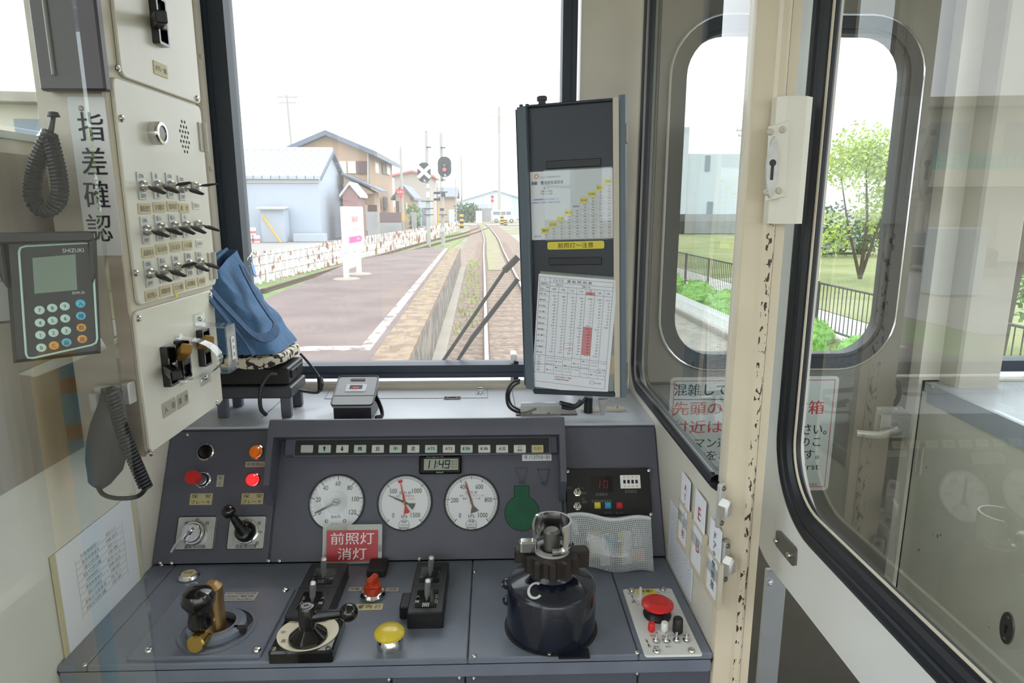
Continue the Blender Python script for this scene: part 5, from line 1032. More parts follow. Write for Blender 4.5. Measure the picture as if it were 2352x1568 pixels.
# yellow label
M = on(HP, 1322, 563); k2 = lambda x, y: uv(M, x, y); q = [k2(*c) for c in ((1257, 553), (1388, 556), (1388, 574), (1257, 571))]; w, h = q[1].x-q[0].x, q[0].y-q[3].y
b = MB(); b.prism(rrect(w, h, .004, 4), 0, .001, .0003); b.m(1).text('前照灯〜注意', 0, 0, h*.72, .0014, w*.62); o = b.build('yellow_label', ['yellow', 'ink']); o.matrix_world = M; tag(o, 'yellow strip label reading 前照灯〜注意 in the holder', 'label')
# timetable sheet, leaning a little
M = on(HM, 1318, 770, .006); M = M @ R(-5.2); k2 = lambda x, y, h=0: uv(M, x, y, h); q = [k2(*c) for c in ((1223, 628), (1403, 641), (1410, 914), (1236, 885))]; x0, x1 = (q[0].x+q[3].x)/2, (q[1].x+q[2].x)/2; y1, y0 = (q[0].y+q[1].y)/2, (q[2].y+q[3].y)/2; w, h = x1-x0, y1-y0
t = thing('timetable_sheet', 'white laminated driver timetable with one red column, lowest in holder', 'timetable', M)
b = MB(); b.prism([(x0, y0), (x1, y0), (x1, y1), (x0, y1)], 0, .0006); FX = lambda u: x0+w*u; FY = lambda v_: y1-h*v_; L = lambda a, c, d, e, ww=.0005: b.line(FX(a), FY(c), FX(d), FY(e), ww, .0009)
b.m(1); xs = [.02, .155, .275, .39, .505, .62, .735, .85, .955]
for yv in (.025, .065, .095, .145, .705, .785, .862, .945): L(.02, yv, .955, yv)
L(.02, .025, .02, .945); L(.955, .025, .955, .945); L(.02, .11, .155, .145)
for xv in xs[1:-1]: L(xv, .095, xv, .862, .0004)
L(.155, .025, .155, .862)
for i in range(10): L(.02, .145+.05*i+.04, .155, .145+.05*i+.04, .0003); L(.115, .145+.05*i+.02, .115, .145+.05*i+.04, .0003)
b.text('1', FX(.085), FY(.045), h*.026, .001); b.text('《上り》', FX(.26), FY(.045), h*.026, .001, w*.13); b.text('運 転 時 刻 表', FX(.53), FY(.045), h*.026, .001, w*.32); b.text('運転時分', FX(.085), FY(.080), h*.016, .001); b.text('出勤 4:32', FX(.28), FY(.080), h*.016, .001); b.text('退勤 13:50', FX(.62), FY(.080), h*.016, .001); b.text('列番', FX(.125), FY(.11), h*.014, .001); b.text('駅名', FX(.05), FY(.13), h*.014, .001)
b.m(2).box((FX(.6775), FY(.132), .0008), (w*.11, h*.024, .0003)); b.box((FX(.6775), FY(.542), .0008), (w*.112, h*.246, .0003)); b.m(1)
cx_ = [(xs[i]+xs[i+1])/2 for i in range(1, 8)]; heads = ['102', '106', '112', '116', '120', '126', '130']
for x, s_ in zip(cx_, heads): b.text(s_, FX(x), FY(.108 if s_ == '120' else .12), h*.022, .0012)
b.text('122', FX(cx_[4]), FY(.132), h*.02, .0012)
tt = ['4:57 59 59 5:01 01 04 04 06 06 09 5:10 12 13 16 16 21 21 23 23 5:25', '6:03 05 05 07 07 10 10 12 12 15 6:16 18 19 22 22 27 27 29 29 6:31', '7:27 29 29 31 31 34 34 36 36 39 7:41 43 43 47 47 51 52 54 54 7:55', '8:43 45 45 47 47 50 50 52 52 55 8:56 58 59 9:02 02 07 07 09 09 9:11', '10:08 10 10 12 12 15 15 17 17 10:20 10:57 59 11:00 03 03 08 08 10 10 11:12', '12:02 04 04 06 06 09 09 11 11 14 12:15 17 18 21 21 26 26 28 28 12:30', '13:17 19 20 21 21 24 24 26 27 13:30']
for x, s_ in zip(cx_, tt):
    for i, z_ in enumerate(s_.split()):
        y = .178+i*.0257; b.text(z_, FX(x)+w*.028, FY(y), h*.0165, .0012, None, None, 0, .006, 'R'); b.text('15' if i % 2 else '30', FX(x)+w*.048, FY(y-.003), h*.008, .0012)
for i, s_ in enumerate(['阿字ヶ浦', '磯 崎', '美乃浜学園', '平 磯', '殿 山', '那珂湊', '高田の鉄橋', '中 根', '金 上', '工機前', '勝 田']): b.text(s_, FX(.068), FY(.168+i*.0513), h*.0145, .001, w*.075)
for i, s_ in enumerate(['入換', '上り', '車両', '入換', '下り', '車両']): b.text(s_, FX(.07), FY(.72+i*.024), h*.014, .001)
for j, x in enumerate(cx_):
    for i in range(5):
        if (i+j) % 4 != 3: b.m(3 if i == 0 and j in (1, 2) else 1).text(('入21:20', 'ト2 6:34', '湊 10:57', 'ワ 4:45', '番1:11')[(i+j) % 5], FX(x), FY(.722+i*.027), h*.0125, .001, w*.085)
b.m(3).text('・2両全扉乗降ドア開扱', FX(.40), FY(.885), h*.0155, .001, w*.24); b.m(1).text('＊2両編成2両目乗車', FX(.385), FY(.907), h*.0135, .001, w*.2); b.text('金上交換', FX(.86), FY(.9), h*.014, .001); b.m(3)
for a in ((.76, .885, .81, .885), (.81, .885, .81, .912), (.81, .912, .76, .912), (.76, .912, .76, .885), (.39, .577, .505, .577), (.505, .577, .505, .625), (.505, .625, .39, .625), (.39, .625, .39, .577)): L(*a, .0006)
b.build('sheet', ['paper', 'ink', 'pink_mark', 'red_ink'], t)
b = MB()
for i in range(3): b.box(((x0+x1)/2+.006+.002*i, (y0+y1)/2-.003*i, -.0015-.002*i), (w+.008, h+.012, .001))
b.build('clear_sleeve', 'clear_acrylic', t)
# stand under the holder with cables
t = thing('holder_stand', 'metal foot with cables and clear plate under the timetable holder', 'stand', T(.13, 1.42, 1.0425)); oi = t.matrix_world.inverted()
def YQ(x, y, Y): return oi @ at(x, y, Y=Y)
p0, p1 = YQ(1196, 950, 1.39), YQ(1288, 905, 1.39); b = MB(); b.box(((p0.x+p1.x)/2, p0.y, .018), (p1.x-p0.x, .003, .036)); b.build('clear_plate', 'smoky_acrylic', t)
b = MB(); b.box(((p0.x+p1.x)/2+.015, .02, .0015), (p1.x-p0.x+.05, .06, .003), .001); b.screw((p0.x+p1.x)/2-.02, -.005, .004, .003); b.screw((p0.x+p1.x)/2+.02, -.005, .004, .003); b.build('foot_plate', 'dull_metal', t)
for x, yy in ((1355, 942), (1410, 941)): p = oi @ at(x, yy, Z=1.043); b = MB(); b.prism(rrect(.048, .022, .006, 3, p.x, p.y), 0, .006, .001); b.m(1).screw(p.x+.004, p.y, .006, .006); b.build('fixing_bracket', ['cream_edge', 'screw'], t)
b = MB(); p = YQ(1372, 930, 1.40); b.cyl((p.x-.016, p.y+.03, .0), (p.x-.016, p.y+.03, .05), .010, None, 14); b.build('post', 'black', t)
b = MB(); p = YQ(1383, 928, 1.39); b.prism([(p.x-.012, .048), (p.x+.012, .048), (p.x+.006, .010), (p.x-.004, .006)], 0, .012, .003, Mx(((1, 0, 0, 0), (0, 0, -1, p.y), (0, 1, 0, 0), (0, 0, 0, 1)))); b.build('chrome_clip', 'chrome', t)
for pts, rr in ((((1195, 872), (1175, 880), (1164, 905), (1170, 935), (1200, 948), (1232, 938)), .0032), (((1194, 878), (1178, 888), (1169, 908), (1175, 930), (1195, 942)), .0025), (((1285, 925), (1305, 930), (1322, 932), (1335, 920)), .0055), (((1290, 935), (1312, 938), (1330, 930), (1345, 915)), .004)):
    b = MB(); b.tube(spline([YQ(x, y, 1.40) for x, y in pts], 6), rr, 8); b.build('cable', 'cable', t)
b = MB(); p0 = at(1180, 885, Z=1.042); b.box((p0.x, p0.y+.02, 1.085), (.016, .05, .085), .003); b.m(1).box((p0.x+.006, p0.y-.008, 1.075), (.012, .008, .07), .001); tag(b.build('speaker_unit', ['white', 'black']), 'small white and black upright unit half behind the timetable holder', 'unit')
# ---------------------------------------------------------------- partition, post and aisle side
PA = PART.copy(); PA.translation += PART.to_3x3() @ V((0, 0, .001)); 
def card(cs, name, label, cat, m='paper', th=.0012, h0=0):
    M = on(PA, sum(c[0] for c in cs)/4, sum(c[1] for c in cs)/4, h0); q = [uv(M, *c) for c in cs]; x0, x1 = (q[0].x+q[3].x)/2, (q[1].x+q[2].x)/2; y1, y0 = (q[0].y+q[1].y)/2, (q[2].y+q[3].y)/2
    return M, x0, x1, y0, y1
M, x0, x1, y0, y1 = card(((1541, 1136), (1593, 1240), (1591, 1385), (1535, 1287)), '', '', ''); w, h = x1-x0, y1-y0
b = MB(); b.prism([(x0, y0), (x1, y0), (x1, y1), (x0, y1)], 0, .0008); b.m(1); random.seed(5)
for i in range(17): b.line(x0+w*.06, y1-h*(.06+.055*i), x1-w*.06, y1-h*(.06+.055*i), .0004, .001)
for j in range(7): b.line(x0+w*(.06+.147*j), y1-h*.06, x0+w*(.06+.147*j), y0+h*.06, .0004, .001)
for i in range(16):
    for j in range(6):
        if random.random() < .8: b.text(random.choice(['○', '16', '●', '25', '7', '33', '注']), x0+w*(.133+.147*j), y1-h*(.088+.055*i), h*.028, .001)
o = b.build('chart_sheet', ['paper', 'ink']); o.matrix_world = M; tag(o, 'small printed chart of rows and columns taped beside the desk corner', 'chart')
for cs, name, s_, ik, lab in ((((1567, 1078), (1590, 1113), (1575, 1268), (1561, 1236)), 'lettered_card', 'ATS-S形', 'red_ink', 'white card with red letters ATS-S形 in a wall pocket'), (((1599, 1121), (1628, 1159), (1607, 1326), (1590, 1292)), 'lettered_card', 'EB', 'red_ink', 'white card with red letters EB in the middle wall pocket'), (((1634, 1186), (1660, 1222), (1647, 1391), (1624, 1351)), 'lettered_card', 'ドア非常開放', 'ink', 'white card with black handwriting in wall pocket by the post')):
    M, x0, x1, y0, y1 = card(cs, '', '', '', h0=.004); w, h = x1-x0, y1-y0; t = thing(name, lab, 'card', M, 'cards in wall pockets')
    b = MB(); b.prism([(x0, y0), (x1, y0), (x1, y1), (x0, y1)], 0, .001); b.m(1); n = len(s_); st_ = h*(.80/n if n > 2 else .42); z_ = min(w*.62, st_*.95)
    for i, ch in enumerate(s_): b.text(ch if ch not in 'ー-' else '|', (x0+x1)/2, y1-h*.12-st_*(i+.3), z_, .0014, None, None, 0, .01)
    b.build('sheet', ['paper', ik], t)
    b = MB(); hh = h*.62; b.ring(rrect(w+.012, hh, .002, 2, (x0+x1)/2, y0+hh/2-.004), rrect(w-.004, hh-.014, .001, 2, (x0+x1)/2, y0+hh/2-.002), -.004, .003); b.build('pocket', 'cream_edge', t)
    b = MB(); b.box(((x0+x1)/2, y0+hh*.62, .003), (w*1.1, .02, .0008)); b.build('clear_tape', 'clear_acrylic', t)
RP = rear(.914)
for x, y, lab in ((1652, 1158, 'polished strike latch on the cream post beside rubber gasket'), (1661, 1288, 'polished strike latch lower on the cream post by handwritten card')):
    M = on(RP, x, y) @ R(38, 'Y'); t = thing('strike_latch', lab, 'latch', M, 'strike latches on the post'); b = MB(); b.prism(rrect(.016, .072, .004, 3), 0, .006, .0015); b.m(1).screw(0, .028, .004, .006); b.screw(0, -.028, .004, .006); b.build('base_plate', ['silver_plate', 'dull_metal'], t)
    b = MB(); b.prism([(-.011, -.014), (.006, -.014), (.006, .010), (-.004, .014), (-.011, .004)], .005, .020, .003); b.build('keeper', 'satin', t)
# lock housing on the post
M = on(rear(.913), 1805, 370); k2 = lambda x, y, h=0: uv(M, x, y, h); t = thing('door_lock', 'cream lock housing with keyhole plate high on the chipped post', 'lock', M)
q = [k2(*c) for c in ((1768, 232), (1845, 222), (1842, 513), (1757, 514))]; x0 = (q[0].x+q[3].x)/2; x1 = (q[1].x+q[2].x)/2; y1, y0 = (q[0].y+q[1].y)/2, q[2].y
b = MB(); b.prism([(x0, 0), (x0, .016), (x0+.010, .024), (x1-.012, .024), (x1, .014), (x1, 0)], y0, y1, 0, Mx(((1, 0, 0, 0), (0, 0, 1, 0), (0, 1, 0, 0), (0, 0, 0, 1)))); b.build('housing', 'cream', t)
q = [k2(*c, .024) for c in ((1765, 290), (1812, 277), (1803, 452), (1757, 462))]; b = MB(); b.prism([tuple(c) for c in q], .024, .027, .001)
for c in ((1769, 303), (1797, 298), (1789, 438), (1760, 441)): p = k2(*c, .027); b.m(1).screw(p.x, p.y, .0045, .027); 
b.build('lock_plate', ['cream', 'grey_cream'], t)
p = k2(1772, 385, .027); b = MB(); b.prism([(0, .040), (.006, .034), (.013, .012), (.013, -.012), (.006, -.034), (0, -.040), (-.006, -.034), (-.013, -.012), (-.013, .012), (-.006, .034)], .027, .030, .001, T(p.x, p.y, 0) @ S(.62, 1, 1)); b.m(1).prism(circ(.0045, 16, p.x, p.y+.006), .0298, .0304); b.box((p.x, p.y-.007, .0301), (.004, .018, .0006)); b.build('keyhole', ['silver_plate', 'black'], t)
# notice on the gangway door
DS = rear(DY-.0012); M = on(DS, 1730, 1000); k2 = lambda x, y: uv(M, x, y); q = [k2(*c) for c in ((1540, 866), (1928, 865), (1905, 1125), (1545, 1125))]; x0, x1 = q[0].x, q[1].x; y1, y0 = q[0].y, q[2].y; w, h = x1-x0, y1-y0
t = thing('crowding_notice', 'white rounded notice with red and black Japanese text on gangway door', 'notice', M); b = MB(); b.prism(rrect(w, h, .012, 5, (x0+x1)/2, (y0+y1)/2), 0, .0008); b.m(2)
b.ring(rrect(w-.020, h-.020, .001, 2, (x0+x1)/2, (y0+y1)/2), rrect(w-.024, h-.024, .001, 2, (x0+x1)/2, (y0+y1)/2), .0007, .0010)
L_ = k2(1548, 900).x
for s_, yy, z_, m_, ww in (('混雑している場合は', 895, .036, 1, .34), ('先頭のドア・運賃箱', 938, .042, 2, w*.90), ('付近は空けて下さい。', 980, .040, 2, None), ('ワンマン運転のため皆様のこ', 1017, .032, 1, None), ('ご協力をお願いいたします。', 1046, .032, 1, None)):
    p = k2(1548, yy); b.m(m_).text(s_[:6] if z_ == .040 else s_, L_, p.y, z_, .0012, w*(.60 if z_ == .040 else .90), None, 0, .012, 'L') if ww != .34 else b.m(1).text(s_, L_, p.y, z_, .0012, .34, None, 0, .012, 'L')
p = k2(1890, 985); b.m(1).text('ください。', p.x-.052, p.y, .036, .0014, .125, None, 0, .012); b.text('Please stay away from the first', (x0+x1)/2, k2(1700, 1075).y, .026, .0012, w*.86); b.text('door and the fare box.', (x0+x1)/2-.03, k2(1700, 1096).y, .022, .0012, w*.6); b.text('ひたちなか海浜鉄道株式会社', x1-.09, y0+.018, .009, .0012)
a, c = k2(1548, 917), k2(1755, 917); b.m(1).line(L_, a.y, c.x, c.y, .002, .0012); b.build('sheet', ['notice_white', 'ink', 'red_ink'], t)
# fittings on the counter side
CF = frame((1.1295, 1.45, 1.0), (-.064, -1, 0), (0, 0, 1)); 
def cf(px, py): 
    n_ = V((-1, .067, 0)).normalized(); o_ = V((1.154, 1.66, 0)); p = hit(px, py, o_, n_); return frame(p, (-.067, -1, 0), (0, 0, 1))
M = cf(2314, 1442); t = thing('oval_keyhole', 'oval grey metal keyhole plate low on the cream counter side', 'keyhole plate', M); b = MB(); b.lathe([(.02, 0), (.0195, .003), (0, .0032)], S(1, 1.9, 1), 28); b.m(1).prism(circ(.0045, 12, 0, .003), .003, .0036); b.box((0, -.006, .0033), (.004, .014, .0006)); b.m(2).screw(0, .026, .004, .002); b.screw(0, -.026, .004, .002); b.build('plate', ['dull_metal', 'black', 'dull_metal'], t)
M = cf(2118, 1056); b = MB(); b.box((0, 0, .004), (.02, .085, .008), .002); b.cyl((-.012, -.04, .006), (-.012, .04, .006), .004, None, 8); b.screw(-.03, .025, .005, 0); b.screw(-.03, -.025, .005, 0); o = b.build('counter_hasp', 'grey_cream'); o.matrix_world = M; tag(o, 'small painted hinge on the counter side near gangway door', 'hinge')
M = on(rear(DY-.001), 2107, 970); b = MB(); b.prism(rrect(.034, .10, .012, 4), 0, .030, .006); b.m(1).box((.0, -.004, .031), (.018, .034, .006), .002); o = b.build('latch_keeper', ['dull_metal', 'chrome']); o.matrix_world = M; tag(o, 'dark metal latch keeper beside the gangway door handle', 'latch')
# ---------------------------------------------------------------- outside: platform, track and town
GZ = -.8; OA = radians(1.15); OR = Mx.Rotation(OA, 4, 'Z')
def O(x, y, z=GZ): p = OR @ V((x, y, 0)); return V((p.x, p.y, z))
def gp(px, py, z=GZ): return at(px, py, Z=z)
def strip(L, z0, z1, bev=0):
    b = MB(); n = len(L); vs = [(l.x, l.y, z) for z in (z0, z1) for l in L]; return b
def sheet(name, pts, z, th, m):
    b = MB(); b.prism([(p.x, p.y) for p in pts], z-th, z); return struct(b.build(name, m))
sheet('ground', [O(-260, 2.2), O(260, 2.2), O(260, 420), O(-260, 420)], GZ-.06, .1, 'ground')
b = MB(); b.box((0, -60, GZ-.11), (300, 124, .1)); struct(b.build('ground_behind', 'ground'))
# platform
PX0, PX1 = -3.75, -.76
def plat(name, poly, z0, z1, m, kind=True):
    b = MB(); b.prism([tuple(O(*p).xy) for p in poly], z0, z1); o = b.build(name, m); return struct(o)
plat('platform', [(PX1, 2.6), (PX1, 26.3), (-2.2, 26.6), (PX0, 20.5), (PX0, 2.6)], GZ, -.04, 'asphalt_mauve')
b = MB(); b.prism([tuple(O(*p).xy) for p in [(PX1-.37, 2.6), (PX1-.37, 26.3), (PX1+.02, 26.3), (PX1+.02, 2.6)]], -.12, -.025); struct(b.build('trim_8', 'sandy_edge'))
b = MB(); b.prism([tuple(O(*p).xy) for p in [(PX1, 2.6), (PX1, 26.32), (PX1+.025, 26.32), (PX1+.025, 2.6)]], GZ, -.1); struct(b.build('wall_platform', 'stone_wall'))
plat('trim_9', [(-1.36, 7.15), (-1.36, 26.2), (-1.22, 26.2), (-1.22, 7.15)], -.05, -.037, 'worn_white')
plat('trim_10', [(-3.6, 7.15), (-3.6, 7.4), (-1.36, 7.4), (-1.36, 7.15)], -.05, -.037, 'worn_white')
plat('kerb_strip', [(PX1+.03, 2.6), (PX1+.03, 26), (PX1+.22, 26), (PX1+.22, 2.6)], GZ, GZ+.06, 'concrete')
b = MB(); b.box((-3.0, -14, -.45), (4.5, 33.2, .82)); struct(b.build('platform_rear', 'asphalt_pale'))
b = MB(); b.box((-1.75, -14, -.035), (.32, 33.0, .012)); struct(b.build('trim_11', 'tactile_yellow'))
# track
lp = [(1118, 830), (1113, 624), (1110, 578), (1109.5, 548), (1106.6, 531), (1101, 519), (1093, 511)]
rpx = [None, (1181.5, 624), (1159, 578), (1147, 548), (1133, 531), (1126, 521), (1114, 512)]
LR = [gp(*q, z=GZ+.1) for q in lp]; c0 = [LR[0]+V((.533, 0, 0))] + [(l+gp(*r_, z=GZ+.1))/2 for l, r_ in zip(LR[1:], rpx[1:])]
c0 = [c0[0]+(c0[0]-c0[1]).normalized()*7] + c0
CL = [V((p.x, p.y, 0)) for p in spline(c0, 8)]
def offs(L, d, z): 
    o = []
    for i, p in enumerate(L): t_ = (L[min(i+1, len(L)-1)]-L[max(i-1, 0)]).normalized(); o.append(V((p.x+t_.y*d, p.y-t_.x*d, z)))
    return o
def ribb(L, w0, w1, z0, z1, mb):
    A, B = offs(L, w0, z1), offs(L, w1, z1); A2, B2 = offs(L, w0, z0), offs(L, w1, z0); n = len(L); vs = [tuple(p) for q in (A, B, B2, A2) for p in q]; fs = []
    for i in range(n-1):
        for k_ in range(4): j = (k_+1) % 4; fs.append((k_*n+i, k_*n+i+1, j*n+i+1, j*n+i))
    fs += [(0, n, 2*n, 3*n), (n-1, 2*n-1, 3*n-1, 4*n-1)]; mb.add(vs, fs); return mb
struct(ribb(CL, -1.75, 1.9, GZ-.06, GZ, MB()).build('ballast_bed', 'gravel'))
far = [p for p in CL if p.y > 24]
struct(ribb(far, -.38, .38, GZ-.02, GZ+.03, MB()).build('ballast_weeds', 'track_grass'))
def rail(L, d, label, top='rail_top'):
    b = MB(); ribb(L, d-.06, d+.06, GZ-.01, GZ+.015, b); ribb(L, d-.012, d+.012, GZ+.01, GZ+.07, b); ribb(L, d-.034, d+.034, GZ+.065, GZ+.085, b); b.m(1); ribb(L, d-.031, d+.031, GZ+.083, GZ+.1, b); return tag(b.build('rail', ['rail_rust', top]), label, 'rail')
rail(CL, -.533, 'shining rail of the running line beside the platform edge'); rail(CL, .533, 'shining rail of the running line, farther from the platform')
SD = [spline([gp(614, 669), gp(671, 650), gp(958, 563), gp(1018.6, 547), gp(1062.6, 537), gp(1099, 524)], 6), spline([gp(700, 668), gp(830, 612), gp(995.6, 563), gp(1034, 552.6), gp(1091, 536), gp(1122, 524)], 6)]
rail([V((p.x, p.y, 0)) for p in SD[0]], 0, 'rusty siding rail next to the rusted fence', 'rail_rust'); rail([V((p.x, p.y, 0)) for p in SD[1]], 0, 'rusty siding rail next to the platform', 'rail_rust')
b = MB(); b.box((0, 0, 0), (2.0, .2, .1), .01); sl_ = b.build('railway_sleeper', 'sleeper'); acc = 0; first = True
for i in range(len(CL)-1):
    a, c = CL[i], CL[i+1]; L_ = (c-a).length; d = (c-a)/L_; s_ = (-acc) % .62
    while s_ < L_:
        p = a+d*s_; 
        if 6.5 < p.y < 46:
            M = Mx.Translation((p.x, p.y, GZ-.045)) @ Mx.Rotation(math.atan2(-d.x, d.y), 4, 'Z')
            o = sl_ if first else sl_.copy()
            if not first: C.objects.link(o)
            o.matrix_world = M; first = False; tag(o, 'weathered timber sleeper under the rails of the running line', 'sleeper', 'sleepers of the running line')
        s_ += .62
    acc += L_
# verges
b = MB(); b.prism([tuple(O(*p).xy) for p in [(-8.2, 9), (PX0-.02, 9), (PX0-.02, 20.5), (-2.2, 27), (-.9, 60), (-2.4, 72), (-4.6, 36), (-7.2, 20)]], GZ-.06, GZ-.03); struct(b.build('verge', 'verge'))
b = MB(); b.prism([tuple(O(*p).xy) for p in [(-60, 12), (-8.0, 12), (-7.2, 20), (-5.0, 36), (-2.4, 72), (-60, 72)]], GZ-.05, GZ-.02); struct(b.build('parking_lot', 'asphalt_pale'))
b = MB(); b.prism([tuple(O(*p).xy) for p in [(-60, 95), (60, 95), (60, 103), (-60, 103)]], GZ-.05, GZ+.01); struct(b.build('road', 'asphalt_pale'))
b = MB(); b.prism([tuple(O(*p).xy) for p in [(1.8, 2.5), (4.5, 2.5), (4.5, 60), (1.8, 60)]], GZ-.05, GZ-.01); struct(b.build('gravel_yard', 'gravel_pale'))
b = MB(); b.prism([tuple(O(*p).xy) for p in [(4.62, 2.5), (6.3, 2.5), (6.3, 60), (4.62, 60)]], GZ-.05, GZ+.05); struct(b.build('planting_bed', 'sandy_edge'))
b = MB(); b.prism([tuple(O(*p).xy) for p in [(4.42, 2.5), (4.58, 2.5), (4.58, 60), (4.42, 60)]], GZ-.05, GZ+.08); struct(b.build('kerb_bed', 'concrete'))
b = MB(); b.prism([tuple(O(*p).xy) for p in [(6.45, 2.5), (7.9, 2.5), (7.9, 60), (6.45, 60)]], GZ-.05, GZ); struct(b.build('path', 'path_pale'))
b = MB(); b.prism([tuple(O(*p).xy) for p in [(8.0, 2.5), (60, 2.5), (60, 60), (8.0, 60)]], GZ-.05, GZ-.005); struct(b.build('lawn', 'lawn'))
# rusted fence beside the siding
fp = [O(-7.0, 19.2), O(-6.75, 21), O(-5.1, 35.6), O(-3.6, 50), O(-2.2, 68)]; FPn = spline(fp, 10); d_ = [0]
for a, c in zip(FPn, FPn[1:]): d_.append(d_[-1]+(c-a).length)
def along(s_):
    for i in range(len(d_)-1):
        if d_[i+1] >= s_: return FPn[i].lerp(FPn[i+1], (s_-d_[i])/(d_[i+1]-d_[i]))
    return FPn[-1]
b = MB(); b.box((0, 0, .5), (.10, .05, 1.0), .008); pr_ = b.build('fence_post', 'rust_post'); i = 0; s_ = 0
while s_ < d_[-1]:
    p = along(s_); o = pr_ if i == 0 else pr_.copy()
    if i: C.objects.link(o)
    o.matrix_world = T(p.x, p.y, GZ) @ R(random.uniform(-6, 6)); tag(o, 'white fence post streaked with rust in the fence beside the siding', 'fence post', 'rusty fence posts'); i += 1; s_ += .52
for j, h in enumerate((.28, .58, .86)):
    b = MB(); b.tube([p+V((0, -.03, h)) for p in FPn], .011, 5); tag(b.build('fence_wire', 'wire'), ('lowest', 'middle', 'top')[j]+' rusty wire strung along the rusted white fence', 'wire')
# station sign
p0, p1 = gp(796, 640, -.04), gp(825, 629, -.04); dr = (p1-p0); dr.z = 0; dr.normalize(); M = frame(p0, dr, (0, 0, 1)); t = thing('station_sign', 'white station name board on two posts standing on the platform', 'sign', M); L_ = (p1-p0).length
zt = at(790, 474, Y=p0.y).z+.04
for x in (0, L_): b = MB(); b.box((x, zt/2, 0), (.12, zt, .10), .01); b.build('post', 'white', t)
for x in (0, L_): b = MB(); b.lathe([(.3, 0), (.26, .015), (0, .02)], T(x, 0, 0) @ R(-90, 'X'), 16); b.build('footing', 'concrete', t)
zb = at(797, 580, Y=p0.y).z+.04; b = MB(); hb_ = zt-zb; b.prism(rrect(L_+.5, hb_, .05, 4, L_/2, zb+hb_/2), .05, .10, .01); b.m(1); b.text('磯崎', L_/2, zb+hb_*.72, hb_*.16, .102, L_*.5); b.text('いそざき', L_/2, zb+hb_*.48, hb_*.10, .102, L_*.5); b.m(2).prism([(L_/2-L_*.5, zb+hb_*.20), (L_/2+L_*.42, zb+hb_*.20), (L_/2+L_*.55, zb+hb_*.27), (L_/2+L_*.42, zb+hb_*.34), (L_/2-L_*.5, zb+hb_*.34)], .10, .103); b.m(0).text('阿字ヶ浦', L_*.72, zb+hb_*.27, hb_*.07, .106); b.build('name_board', ['white', 'red_ink', 'pink'], t)
b = MB(); b.box((L_/2, zb-.22, .03), (L_+.1, .3, .03), .005); b.build('lower_board', 'white', t)
# signals
def pole(px, y0, y1, Y, r, name='utility_pole', label='', m='pole_grey', arms=(), cat='pole', tilt=0, parts=True):
    p = at(px, y1, Y=Y); zt = at(px, y0, Y=Y).z; t = thing(name, label, cat, T(p.x, p.y, GZ)); b = MB(); b.cyl((0, 0, 0), (tilt, 0, zt-GZ), r, r*.75, 12); b.build('pole_shaft', m, t)
    for ay, w in arms:
        za = at(px, ay, Y=Y).z-GZ; b = MB(); b.box((tilt*za/(zt-GZ), 0, za), (w, .12, .12)); [b.cyl((x*w, 0, za), (x*w, 0, za+.25), .06, None, 6) for x in (-.45, -.25, .25, .45)]; b.build('crossarm', 'pole_grey', t)
    return t
SY = 41.0
def sig(px, py, w, h, t, X=False):
    o = t.matrix_world.translation; c = at(px, py, Y=SY-.25)-o; s_ = SY/1500; rw, rh = w*s_/2, h*s_/2; b = MB(); ov = rrect(2*rw, 2*rh, rw*.96, 8)
    F_ = frame(c, (1, 0, 0), (0, 0, 1)); b.prism(ov, -.03, .03, .01, F_); 
    if not X:
        for yy in (.18, -.25): b.lathe([(rw*.34, .03), (rw*.34, .22), (rw*.28, .22), (rw*.28, .03)], F_ @ T(0, rh*yy*1.1, 0), 16)
    b.m(1).text('2L', rw*.1, -rh*.80, rw*.42, .035, None, F_, 0, .02); o_ = b.build('signal_board', ['signal_black', 'white'], t)
    if X:
        b = MB(); b.box((0, 0, .06), (rw*2.5, rw*.52, .02), 0, F_ @ T(0, rh*.05, 0) @ R(42)); b.box((0, 0, .062), (rw*2.5, rw*.52, .02), 0, F_ @ T(0, rh*.05, 0) @ R(-42)); b.build('white_cross', 'white', t)
    else:
        b = MB(); b.lathe([(rw*.30, .05), (rw*.25, .09), (0, .12)], F_ @ T(0, -rh*.27, 0), 16); b.build('red_light', 'signal_red', t); b = MB(); b.lathe([(rw*.26, .05), (0, .08)], F_ @ T(0, rh*.2, 0), 16); b.build('dark_lens', 'pole_grey', t)
def plates(t, lst):
    o = t.matrix_world.translation
    for px, y0, y1, w, m in lst: a, c = at(px, y0, Y=SY-.16)-o, at(px, y1, Y=SY-.16)-o; b = MB(); b.box((a.x, a.y, (a.z+c.z)/2), (w*SY/1500, .05, abs(a.z-c.z)), .01); b.build('plate', m, t)
def brackets(t, lst):
    o = t.matrix_world.translation
    for px, y, w in lst: a = at(px, y, Y=SY)-o; b = MB(); b.box((a.x, a.y, a.z), (w*SY/1500, .35, .05)); b.build('bracket', 'signal_black', t)
t = pole(985, 300, 564, SY, .125, 'railway_signal', 'signal pole whose dark board is covered by a white cross', 'pole_grey', cat='signal'); sig(974, 396, 29, 43, t, True); plates(t, ((983, 422, 432, 7, 'white'), (983, 440, 454, 7, 'white'))); brackets(t, ((982, 462, 26), (985, 479, 20), (985, 493, 20), (985, 338, 10)))
t = pole(1018, 305, 563, SY+.3, .125, 'railway_signal', 'signal pole with an oval dark board showing a red light', 'pole_grey', cat='signal'); sig(1021, 383, 30, 44, t); plates(t, ((1017, 417, 430, 7, 'white'), (1017, 521, 532, 8, 'shed_white'), (1018, 440, 452, 9, 'signal_black'), (1015, 478, 484, 9, 'signal_black'))); brackets(t, ((1018, 441, 20), (1018, 493, 18), (1018, 339, 10), (1018, 413, 10)))
